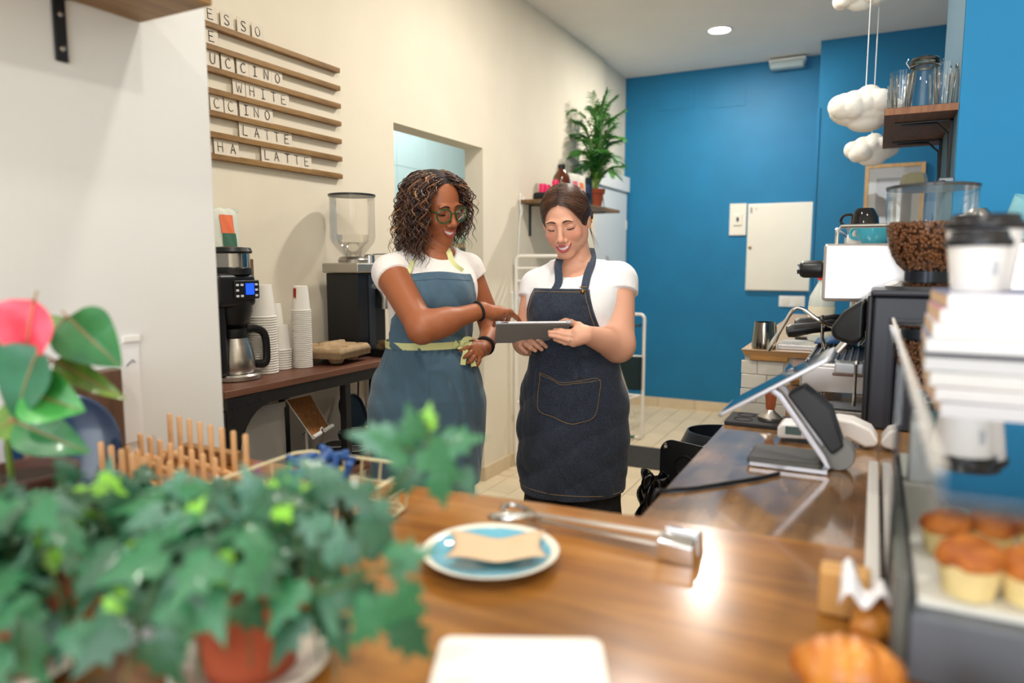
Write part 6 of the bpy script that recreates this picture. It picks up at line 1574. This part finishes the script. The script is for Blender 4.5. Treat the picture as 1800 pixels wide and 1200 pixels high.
# straps and buckle
dst = mat('strap_denim', '26303f', .85, col2='3a4658', scale=260, bump=.3, bscale=400)
for pts in ([(-0.7882,2.017,1.225), (-0.7814,2.013,1.255), (-0.7881,2.048,1.293), (-0.8023,2.124,1.324), (-0.8319,2.181,1.354)], [(-0.8909,1.953,1.229), (-0.8673,1.947,1.259), (-0.8715,1.994,1.293), (-0.8794,2.038,1.317)]):
    pp = smoothpath(pts, 5)
    MB().strip(relaxp([TS.proj(p, .005) if i < len(pp)*.62 else V3(p) for i, p in enumerate(pp)]), .024, .003, (.9, .45, -.1)).build('neck_strap', dst, PB, smooth=True)
kb = BPn.proj((-0.7885,2.004,1.214), .004)
MB().tube([kb+V3((.889*a, .457*a, c)) for a, c in ((-.011, .012), (.013, .012), (.010, 0), (-.008, 0))], .0014, 6, closed=True).build('buckle', mat('old_brass', '8a6a38', .35, metal=1), PB, smooth=True)
MB().ball(kb+V3((0, 0, -.003)), (.007, .006, .007), 8).build('buckle_stud', MATS['old_brass'], PB, smooth=True)
pr_ = BPn.proj((-0.7748,1.967,0.9608), .003)
MB().tube([pr_+V3((.889*.012*math.cos(t), .457*.012*math.cos(t), .012*math.sin(t)-.006)) for t in np.linspace(0.1, PI-.1, 12)], .0012, 6).build('pocket_ring', chrome, PB, smooth=True)
bangle(V3(fb_l[1][0])*.5+V3(fb_l[1][1])*.5, V3(fb_l[1][1])-V3(fb_l[1][0]), .0098, .001, chrome, 'ring'); bangle(V3(fb_l[2][0])*.4+V3(fb_l[2][1])*.6, V3(fb_l[2][1])-V3(fb_l[2][0]), .0096, .001, chrome, 'ring')
# hair: smooth cap, centre parting, low bun
HS = SDF(); E = lambda c, r, k=.02, op='u': HS.ell(c, r, k, hb, op)
E((0, -.016, .036), (.079, .094, .081)); E((.045, -.025, .01), (.038, .065, .055)); E((-.045, -.025, .01), (.038, .065, .055)); E((-.020, -.100, -.035), (.045, .034, .038))
E((0, .088, -.020), (.064, .080, .088), .006, 's'); E((0, .100, .022), (.064, .070, .062), .008, 's'); E((.0, .02, -.085), (.07, .085, .05), .01, 's')
HS.rc((0, .09, .085), (0, -.03, .123), .0022, .0012, .002, hb, 's')
np_object('hair', [sdf_mesh(HS, hc-.2, hc+.2, .003)], mat('brown_hair_core', '2c1b14', .45, var=.3, scale=40, bump=.5, bscale=200), PB)
store = ([], [], []); tonesB = [hexc('36211a'), hexc('452b20'), hexc('5a3a2a'), hexc('7a5638'), hexc('2a1914')]
for i in range(1500):
    s = rnd.choice((-1, 1)); t0 = rnd.random()
    # root along the parting, from forehead to crown; some roots spread off it along the hairline
    a = math.radians(-38+95*t0); spread = rnd.random()**1.6*.9
    front = rnd.random() < .25
    root = V3((s*.004, -.016+.094*math.cos(a+.62)*1.0, .036+.081*math.sin(a+.62)))
    ce = V3((0, -.016, .036)); R_ = V3((.0805, .0955, .0825))
    d0 = (root-ce)/R_; d0[0] = s*.02; 
    bun = V3((-.02+s*.02, -.085, -.02+rnd.gauss(0, .014))); d1 = (bun-ce)/R_; d1 /= np.linalg.norm(d1)
    d0 /= np.linalg.norm(d0); mid = V3((s*(.98), rnd.uniform(-.25, .32)+.25*(d0[1]), rnd.uniform(-.35, .1)+.35*d0[2])); mid /= np.linalg.norm(mid)
    k0 = rnd.random()*.5 if front else 0
    path = []; lift = 1+rnd.uniform(.0, .022)
    for j in range(17):
        t = k0+(1-k0)*j/16; q = d0*(1-t)**2+mid*2*t*(1-t)*1.1+d1*t*t; q /= np.linalg.norm(q)
        p = ce+q*R_*lift
        e_ = (p[0]/.066)**2+((p[2]+.004)/.086)**2
        if p[1] > .02 and e_ < 1:
            g_ = 1/math.sqrt(max(e_, .02)); p[0] *= g_; p[2] = -.004+(p[2]+.004)*g_; q2 = (p-ce)/R_; p = ce+q2/np.linalg.norm(q2)*R_*lift
        path.append(hb.w(p))
    hl = 1+.9*max(0, d0[2]-.6)
    strand(path, rnd.uniform(.0007, .0014), tonesB[rnd.choices(range(5), (30, 28, 20, 8, 14))[0]]*hl*rnd.uniform(.8, 1.15), 4, store)
for i in range(90):
    c = V3((-.020, -.100, -.035)); a0 = rnd.uniform(0, 6.3); r1 = rnd.uniform(.7, 1.05); path = [hb.w(c+V3((.047*math.cos(a0+t)*r1, -.02*0-.036*math.sin(t*.5+a0)*.8*r1, .040*math.sin(a0+t)*r1))) for t in np.linspace(0, 2.6, 12)]
    strand(path, .0016, tonesB[rnd.randrange(3)], 4, store)
for k, (x, dx) in enumerate(((.0, .3), (.012, .5), (-.02, .2))):
    path = [hb.w((-.028-.042*t-.004*math.sin(4*t), .078-.035*t*t, .082-.072*t-.01*t*t+k*.004)) for t in np.linspace(0, 1, 14)]; strand(path, .0013, tonesB[1], 4, store)
for k in range(5):
    path = [hb.w((-.058-.008*t*k*.5-.01*t, -.07-.01*t, -.04-.11*t+.004*math.sin(5*t+k))) for t in np.linspace(0, 1, 12)]; strand(path, .0006, tonesB[2], 4, store)
hair_obj('hair_strands', store, hair_m, PB)
for p, r in (((-.079, -.008, -.026), .0045), ((-.080, -.004, -.036), .004), ((-.080, -.013, -.016), .003), ((-.081, -.022, -.022), .0055)):
    c = hb.w(p); MB().tube([c+V3((.6*r*math.cos(t), .3*r*math.cos(t), r*math.sin(t))) for t in np.linspace(0, 2*PI, 13)[:-1]], .0012, 6, closed=True).build('earring', mat('gold', 'c79a4a', .25, metal=1), PB, smooth=True)

# ---------------------------------------------------------------- tablet held between them
c0, c1, c2, c3 = [Vector(p) for p in ((-0.9788,1.789,1.135), (-0.7904,1.903,1.136), (-0.854,2.025,1.064), (-1.04,1.923,1.062))]
tc = (c0+c1+c2+c3)/4
tb = T('tablet', 'tablet in a grey cover held by the woman in the denim apron', 'tablet', tuple(tc))
ex = (c1-c0).normalized(); ey = (c3-c0); ey = (ey-ex*ey.dot(ex)).normalized(); ez = ex.cross(ey)
if ez.z < 0: ez = -ez
Mt = Matrix((ex, ey, ez)).transposed().to_4x4(); Wd = (c1-c0).length; Hd = .160; off = Matrix.Translation(ey*(Hd/2-(tc-c0).dot(ey)))
MB().prism(rrect(Wd, Hd, .012), -.0035, .0035, M=off @ Mt).build('body', silver, tb, bevel=.0015)
MB().prism(rrect(Wd-.016, Hd-.016, .004), .0036, .0042, M=off @ Mt).build('screen', mat('lit_screen', 'd7dde4', .1), tb)
MB().prism(rrect(Wd-.003, Hd-.002, .010), -.0062, -.0037, M=off @ Mt).build('cover', mat('grey_folio', '6a655e', .85, bump=.4, bscale=400, sheen=.3), tb, bevel=.001)
for s in (-1, 1):
    MB().cb((0, 0, 0), (.017, .012, .0105), M=None).build('corner_guard', mat('clear_grey_rubber', 'aab0b8', .3), tb, bevel=.003).matrix_local = off @ Mt @ Matrix.Translation((s*(Wd/2-.007), -Hd/2+.004, .0))
MB().cb((0, 0, 0), (.02, .002, .003)).build('port', black_pl, tb).matrix_local = off @ Mt @ Matrix.Translation((-Wd/2+.026, -Hd/2-.0005, 0))

# ================================================================ plants and things on the left of the front counter
random.seed(4)
def leafmat(nm, a, b, **k): return mat(nm, a, k.get('rough', .35), var=0, col2=b, scale=18, bump=.15, bscale=80, coat=.15)
iv = [leafmat('ivy_deep', '133f28', '255e3e'), leafmat('ivy_mid', '1f5736', '3b7f54'), leafmat('ivy_blue', '335f4c', '5d8f78'), leafmat('ivy_lime', '63a82a', '93cc45')]
def ivy_leaf_mesh():
    lob = [(0, -.18), (.16, -.34), (.40, -.20), (.47, .06), (.30, .12), (.42, .40), (.20, .42), (.0, .95), (-.20, .42), (-.42, .40), (-.30, .12), (-.47, .06), (-.40, -.20), (-.16, -.34)]
    vs = [(0, 0, .0)]; fs = []
    n = len(lob)
    for k, sc in ((0, .5), (1, 1.0)):
        for x, y in lob:
            x *= sc; y = y*sc; vs.append((x, y, -.16*(abs(x)**1.3)-.13*max(0, y)**2+(.03 if k == 0 else 0)))
    for i in range(n): fs.append((0, 1+i, 1+(i+1) % n)); fs.append((1+i, 1+n+i, 1+n+(i+1) % n, 1+(i+1) % n))
    return vs, fs
LV, LF = ivy_leaf_mesh()
def leaf_frame(p, tip, nrm, s):
    y = Vector(tip).normalized(); z = Vector(nrm); z = (z-y*z.dot(y)).normalized(); x = y.cross(z)
    M = Matrix((x*s, y*s, z*s)).transposed().to_4x4(); M.translation = Vector(p); return M
CU = Vector((.05, -.10, .99)); CRt = Vector((.889, .457, 0)); CTo = Vector((.454, -.883, .11))
class Leaves:
    def __init__(s, parent): s.p = parent; s.d = {}
    def put(s, M, mi):
        if mi not in s.d:
            me = bpy.data.meshes.new('leaf'); me.from_pydata(LV, [], LF); me.materials.append(iv[mi]); me.shade_smooth(); s.d[mi] = me
        o = bpy.data.objects.new('leaf', s.d[mi]); COL.objects.link(o); o.parent = s.p
        o.matrix_local = Matrix.Translation(-Vector(s.p.location)) @ M
def ivy(label, loc, n, spread, droop, pot_r, pot_h, lime=.06, seed=1, extra=(), big=1.0, bias=(0, 0), hs=1.0):
    rd = random.Random(seed)
    t = T('ivy_plant', label, 'plant', loc, 0, 'potted ivy plants on the counter')
    MB().lathe([(0, 0), (pot_r*.7, 0), (pot_r*.93, pot_h*.75), (pot_r*1.05, pot_h*.76), (pot_r*1.08, pot_h), (pot_r*.97, pot_h), (pot_r*.9, pot_h*.8), (0, pot_h*.8)], n=36).build('pot', terra, t, smooth=True)
    MB().lathe([(0, pot_h*.83), (pot_r*.92, pot_h*.83)], n=24, cap=False).build('soil', MATS['dark_soil'], t)
    lv = Leaves(t); vine = MB(); L = Vector(loc); cnt = 0; nv = max(8, n//6)
    for k in range(nv):
        a = 2*PI*k/nv+rd.uniform(-.3, .3); out = spread*rd.uniform(.45, 1.1); h = rd.uniform(.02, .10)*big*hs
        e = Vector((math.cos(a)*out+bias[0]*rd.random(), math.sin(a)*out+bias[1]*rd.random(), 0))
        pts = [Vector((0, 0, pot_h*.85)), e*.35+Vector((0, 0, pot_h+h)), e*.75+Vector((0, 0, pot_h+h*.8)), e+Vector((0, 0, pot_h-droop*rd.uniform(.1, 1)))]
        for p in pts:
            if p.z < .012: p.z = .012
        P = smoothpath(pts, 6); vine.tube(P, .0009, 5)
        m_ = n//nv+1
        for j in range(m_):
            i = int((.2+.8*(j+rd.random()*.6)/m_)*(len(P)-1)); i = min(i, len(P)-2); p = P[i]; 
            sd = Vector((rd.uniform(-1, 1), rd.uniform(-1, 1), rd.uniform(-.3, .5))).normalized(); lp = p+sd*.018+Vector((0, 0, .006))
            if lp.z < .015: lp.z = .015
            vine.tube([p, lp], .0009, 4)
            tip = (P[i+1]-P[i]).normalized()*.6+sd*.8+Vector((0, 0, -.45)); nr = Vector((0, 0, 1))*.8+CTo*rd.uniform(.3, 1.2)+Vector((rd.uniform(-.5, .5), rd.uniform(-.5, .5), 0))
            mi = 3 if rd.random() < lime else rd.choice((0, 0, 1, 1, 2))
            lv.put(leaf_frame(L+lp, tip, nr, rd.uniform(.024, .04)*big*(.8 if mi == 3 else 1)), mi); cnt += 1
    for (path, leaves) in extra:
        pp = [Vector(p)-L for p in path]; vine.tube(smoothpath([Vector((0, 0, pot_h*.85))]+pp, 6), .0016, 5)
        for p, ang, s, mi in leaves:
            a = math.radians(ang); tip = CRt*math.cos(a)+CU*math.sin(a)
            lv.put(leaf_frame(Vector(p), tip, CTo+Vector((rd.uniform(-.3, .3), rd.uniform(-.3, .3), .5)), s), mi)
            j = min(pp, key=lambda q: (q-(Vector(p)-L)).length); vine.tube([j, Vector(p)-L], .0009, 4)
    vine.build('vine', mat('vine_stem', '3f5228', .6), t, smooth=True)
    return t
z0 = CT
shoot = [([(-0.423,0.4499,1.041), (-0.398,0.4672,1.076), (-0.3686,0.4867,1.111), (-0.3456,0.5024,1.141), (-0.344,0.507,1.17)],
          [((-0.3449,0.5064,1.169), 80, .021, 3), ((-0.3633,0.4939,1.146), 150, .040, 1), ((-0.3389,0.5058,1.141), -40, .042, 1), ((-0.3514,0.511,1.143), 30, .034, 2), ((-0.3576,0.494,1.123), 230, .033, 0), ((-0.3323,0.506,1.116), -80, .030, 1), ((-0.3843,0.4671,1.109), 170, .034, 0), ((-0.3747,0.4699,1.092), -60, .036, 2), ((-0.3789,0.487,1.155), 170, .036, 2), ((-0.3292,0.5234,1.15), 10, .034, 1), ((-0.3234,0.5331,1.115), -60, .026, 2), ((-0.3514,0.4964,1.162), 100, .030, 1)]),
         ([(-0.3811,0.4045,1.049), (-0.3433,0.4149,1.067), (-0.3179,0.4178,1.076), (-0.3071,0.4099,1.059)],
          [((-0.326,0.436,1.074), 20, .036, 1), ((-0.3635,0.4404,1.082), -20, .038, 0), ((-0.3011,0.4017,1.059), -70, .046, 1), ((-0.3255,0.3988,1.046), -120, .040, 1), ((-0.3795,0.4304,1.068), 90, .036, 2), ((-0.4111,0.4388,1.083), 140, .036, 2), ((-0.3506,0.4095,1.054), -30, .038, 0), ((-0.2944,0.4025,1.038), -50, .036, 0)]),
         ([(-0.4539,0.3904,1.054), (-0.501,0.3907,1.069), (-0.5149,0.386,1.088)], [((-0.5086,0.3896,1.091), 60, .028, 3), ((-0.4774,0.3798,1.065), 200, .036, 2), ((-0.4962,0.4167,1.076), 100, .036, 2), ((-0.4492,0.4174,1.069), 250, .028, 3), ((-0.4465,0.3732,1.067), 220, .034, 3), ((-0.4528,0.4422,1.101), 60, .038, 1), ((-0.4831,0.4382,1.102), 110, .036, 2), ((-0.4261,0.4559,1.101), 30, .034, 0)])]
ivy('ivy in a terracotta pot at the bottom centre with a tall shoot to the right', (-.50, .44, z0+.007), 165, .125, .085, .058, .10, .05, 11, shoot, big=1.12, bias=(.02, -.05), hs=.5)
ivy('bushy ivy in a terracotta pot behind the bottom centre one', (-.80, .52, z0), 84, .13, .05, .05, .065, .06, 12, hs=.3)
ivy('ivy in a terracotta pot at the bottom left corner', (-.70, .335, z0+.007), 130, .14, .08, .05, .075, .10, 13, bias=(.03, -.04), hs=.9, big=1.1)
ivy('small ivy in a terracotta pot between the wooden peg rack and front plants', (-.62, .585, z0), 30, .075, .03, .038, .045, .06, 14, big=.8, hs=.15)
ivy('ivy in a terracotta pot left of centre beneath the poinsettia', (-.93, .44, z0), 62, .12, .05, .045, .055, .05, 15, hs=.3)
crm = mat('cream_glazed_saucer', 'd9d4c6', .2)
for lab, x, y, r in (('cream saucer under the bottom centre ivy pot', -.50, .44, .072), ('cream saucer under the bottom left ivy pot', -.70, .335, .066)):
    one('saucer', MB().lathe([(0, 0), (r*.6, 0), (r, .012), (r*.97, .016), (r*.6, .006), (0, .006)], n=40), crm, lab, 'saucer', (x, y, z0+.0002), smooth=True, group='saucers under the ivy pots')
bowl('grey blue bowl with a white rim among the bottom left leaves', (-.64, .43, z0+.0005), .036, .04, mat('white_rim_glaze', 'd5dde2', .15), mat('blue_grey_glaze', '5b7482', .2))
t = T('plant_tag', 'white plastic plant tag between the ivy pots', 'tag', (-.60, .50, z0)); MB().box(-.011, .011, -.0006, .0006, 0, .085).build('tag', white_p, t)
# poinsettia
pots = (-1.03, .53, z0)
t = T('poinsettia', 'poinsettia with one pink-red leaf and broad green leaves at the left', 'plant', pots)
MB().lathe([(0, 0), (.045, 0), (.06, .07), (.066, .071), (.068, .095), (.06, .095), (.056, .08), (0, .08)], n=36).build('pot', mat('dark_pot', '4b2a20', .6), t, smooth=True)
MB().lathe([(0, .083), (.058, .083)], n=24, cap=False).build('soil', MATS['dark_soil'], t)
def bigleaf(name, c, ang, L, W, m, curl=.15, roll=0, nrm=None):
    c = Vector(c); a = math.radians(ang); tip = (CRt*math.cos(a)+CU*math.sin(a)).normalized(); n_ = Vector(nrm) if nrm else CTo+Vector((0, 0, .35)); n_ = (n_-tip*n_.dot(tip)).normalized(); sd = tip.cross(n_)
    base = c-tip*L*.5; Lp = Vector(pots)
    def fn(u, v):
        w_ = W*.5*(math.sin(PI*min(1, v**.62))**.85)*(1-.12*v) if 0 < v < 1 else 0
        x = (u-.5)*2
        return tuple(base+tip*(L*v-.08*L*(1-v)*(1-x*x)*0)+sd*(x*w_)+n_*(-curl*L*(v-.5)**2+abs(x)*w_*.35+.02*L*math.sin(9*v)*x)-Lp)
    MB().grid(fn, 12, 20).build(name, m, t, smooth=True, ang=0)
    mid = [base+tip*L*v+n_*(-curl*L*(v-.5)**2+.0008)-Lp for v in np.linspace(-.12, .95, 10)]
    MB().tube(mid, [.0013]*6+[.001, .0008, .0006, .0003], 5).build('leaf_rib', mat('pale_rib', '9a7a50', .5), t, smooth=True)
    return base
red = leafmat('poinsettia_red', 'd8203c', 'f0607a'); pg = leafmat('poinsettia_green', '1f6238', '3f8a4c'); po = leafmat('poinsettia_olive', '44702a', '7a9a3a'); pgl = leafmat('poinsettia_bright', '2f8a3e', '55ac50')
bs = []
bs.append(bigleaf('red_leaf', (-0.8956,0.4789,1.221), -105, .092, .085, red))
bs.append(bigleaf('leaf', (-0.8644,0.5387,1.21), -48, .088, .078, pg))
bs.append(bigleaf('leaf', (-0.8868,0.5435,1.16), -32, .10, .034, po))
bs.append(bigleaf('leaf', (-0.9503,0.552,1.217), 150, .10, .05, po))
bs.append(bigleaf('leaf', (-0.8957,0.4717,1.165), -115, .10, .085, leafmat('poinsettia_dark', '1b5a3c', '2f7a58')))
bs.append(bigleaf('leaf', (-0.8747,0.4909,1.143), -20, .075, .07, pgl))
bs.append(bigleaf('leaf', (-0.8846,0.4914,1.097), -25, .095, .06, pg))
bs.append(bigleaf('leaf', (-0.943,0.4726,1.186), 215, .08, .06, leafmat('poinsettia_dark', '1b5a3c', '2f7a58')))
bs.append(bigleaf('leaf', (-0.9458,0.473,1.111), 200, .07, .05, po))
stem = [Vector(p)-Vector(pots) for p in ((-1.045,0.5227,1.014), (-1.009,0.5051,1.086), (-0.9685,0.4985,1.136), (-0.9572,0.5085,1.169))]
MB().tube(smoothpath(stem, 6), [.004]*12+[.003]*7, 8).build('stem', mat('green_stem', '6f8a3a', .5), t, smooth=True)
tb_ = MB()
for b in bs:
    j = min(smoothpath(stem, 6), key=lambda q: (q-(b-Vector(pots))).length); tb_.tube([j, (j+(b-Vector(pots)))/2+Vector((0, 0, .006)), b-Vector(pots)], .0013, 5)
tb_.build('leaf_stalk', mat('red_stalk', 'a0503a', .5), t, smooth=True)
# blue plate upright
t = T('blue_plate', 'large dark blue plate standing upright behind the poinsettia', 'plate', (-1.155, .665, z0+.085)); R = Matrix.Rotation(PI/2-.12, 4, 'X')
bl = mat('navy_glaze', '13304e', .15, coat=.4)
M_ = Matrix.Rotation(math.radians(42), 4, 'Z') @ R
MB().lathe([(0, .002), (.05, .002), (.082, .016), (.084, .018), (.08, .020), (.05, .006), (0, .006)], n=56, M=M_).build('plate', bl, t, smooth=True)
one('serving_board', MB().prism(rrect(.03, .17, .01), 0, .19), wood('dark_bamboo', '4a3326', '6f5240', 'Z', 4, .5), 'dark wooden board leaning on the wall behind the blue plate', 'board', (-1.195, .70, z0+.001), bevel=.002)
# peg dish rack
bam = mat('pale_bamboo', 'd8a877', .5, var=.06, scale=8, stretch=(1, 1, 6))
t = T('peg_rack', 'pale wooden peg dish rack behind the plants', 'dish rack', (-1.04, .80, z0))
ra, rb = Vector((-1.19, .868, 0)), Vector((-.90, .812, 0)); dv = rb-ra; nv_ = Vector((-.19, -.98, 0)).normalized()
rows = [(0, .018, .078), (.055, .018, .05), (.11, .018, .05), (.165, .018, .075)]
for k, (o_, zb, hgt) in enumerate(rows):
    a = ra+nv_*o_-dv*.02; b = rb+nv_*o_+dv*.02
    MB().tube([a+Vector((0, 0, z0+.016)), b+Vector((0, 0, z0+.016))], .006, 10).build('rail', bam, t, smooth=True, W=True)
    n_ = 8
    for i in range(n_):
        p = ra+dv*((i+.5)/n_)+nv_*o_
        MB().tube([p+Vector((0, 0, z0+.017)), p+Vector((0, 0, z0+.017+hgt-.002)), p+Vector((0, 0, z0+.017+hgt))], [.0046, .0046, .0035], 10).build('peg', bam, t, smooth=True, W=True)
for u in (.0, 1.0):
    a = ra+dv*u-nv_*.02; b = ra+dv*u+nv_*.19
    MB().tube([a+Vector((0, 0, z0+.009)), b+Vector((0, 0, z0+.009))], .0085, 12).build('foot', bam, t, smooth=True, W=True)
one('wooden_crate', MB().box(-.075, .075, -.012, .012, 0, .022), wood('brown_slat', '7a5530', 'a37a4c', 'X', 4, .5), 'brown wooden slat lying behind the peg rack by the wall', 'board', (-1.13, .915, z0+.0005), bevel=.002)
# cream wire basket with an orange board and blue clips
cw = mat('cream_wire', 'd8cfa8', .45)
t = T('wire_basket', 'cream wire basket in front of the peg rack', 'basket', (-.70, .73, z0))
A_, B_, C_, D_ = [Vector(p) for p in ((-.825, .60, 0), (-.838, .865, 0), (-.62, .875, 0), (-.59, .68, 0))]
ctr = (A_+B_+C_+D_)/4
def ring(sc, z): return [ctr+(p-ctr)*sc+Vector((0, 0, z)) for p in (A_, B_, C_, D_)]
for nm, sc, z, rr in (('rim', 1, z0+.066, .0026), ('hoop', .96, z0+.035, .0018), ('hoop', .93, z0+.004, .0022)):
    R4 = ring(sc, z); pts = []
    for i in range(4):
        p, q = R4[i], R4[(i+1) % 4]; pts += [p+(q-p)*.08, p+(q-p)*.5, p+(q-p)*.92]
    MB().tube(pts, rr, 8, closed=True).build(nm, cw, t, smooth=True, W=True)
top = ring(1, z0+.066); bot = ring(.93, z0+.004)
for i in range(4):
    m_ = 6
    for k in range(m_):
        u = (k+.3)/m_; a = top[i]+(top[(i+1) % 4]-top[i])*u; b = bot[i]+(bot[(i+1) % 4]-bot[i])*u
        MB().tube([a, b], .0016, 6).build('wire', cw, t, smooth=True, W=True)
for k in range(5):
    u = (k+.5)/5; MB().tube([bot[0]+(bot[1]-bot[0])*u, bot[3]+(bot[2]-bot[3])*u], .0014, 6).build('base_wire', cw, t, W=True)
o = one('orange_board', MB().box(-.045, .045, -.11, .11, 0, .03), wood('orange_wood', 'c06a24', 'e0924a', 'Y', 4, .4), 'orange wooden block lying in the wire basket', 'board', (-.755, .73, z0+.008), bevel=.004)
ub = mat('cobalt_plastic', '1f4f8f', .4, var=.2, scale=30); yb = mat('yellow_plastic', 'd8c23a', .5)
rd = random.Random(8)
for i in range(11):
    p = (-.735+rd.uniform(-.045, .045), .80+rd.uniform(-.035, .035), z0+.046+.013*(i//3))
    tt = T('bag_clip', 'blue bag clip in the wire basket, %s of the heap' % ('lowest left', 'lowest middle', 'lowest right', 'second layer left', 'second layer middle', 'second layer right', 'third layer left', 'third layer middle', 'third layer right', 'top left', 'top right')[i], 'clip', p, rd.uniform(0, 3), 'blue bag clips in the wire basket')
    MB().tube([(-.026, 0, 0), (-.01, .003, .002), (.012, 0, .003), (.026, -.003, 0)], [.006, .008, .008, .006], 8).build('body', ub, tt, smooth=True)
    MB().ball((.022, 0, .007), (.008, .006, .005), 6).build('tab', yb if i % 4 == 0 else ub, tt, smooth=True)
t = T('utensil_cup', 'brown glazed cup full of blue handled spoons near the basket corner', 'cup', (-.668, .745, z0+.006))
MB().lathe([(0, 0), (.026, 0), (.03, .055), (.028, .055), (.024, .005), (0, .005)], n=28).build('cup', mat('brown_glaze', '5b3a34', .25), t, smooth=True)
for i in range(6):
    a = 2*PI*i/6; s_ = T('spoon', 'blue handled spoon standing in the brown cup, %s' % ('leaning right', 'leaning back right', 'leaning back left', 'leaning left', 'leaning front left', 'leaning front right')[i], 'spoon', (-.668, .745, z0+.012), 0, 'blue spoons in the brown cup')
    MB().tube([(.004*math.cos(a), .004*math.sin(a), 0), (.02*math.cos(a), .02*math.sin(a), .06), (.03*math.cos(a), .03*math.sin(a), .09)], [.003, .003, .0055], 8).build('handle', ub, s_, smooth=True)
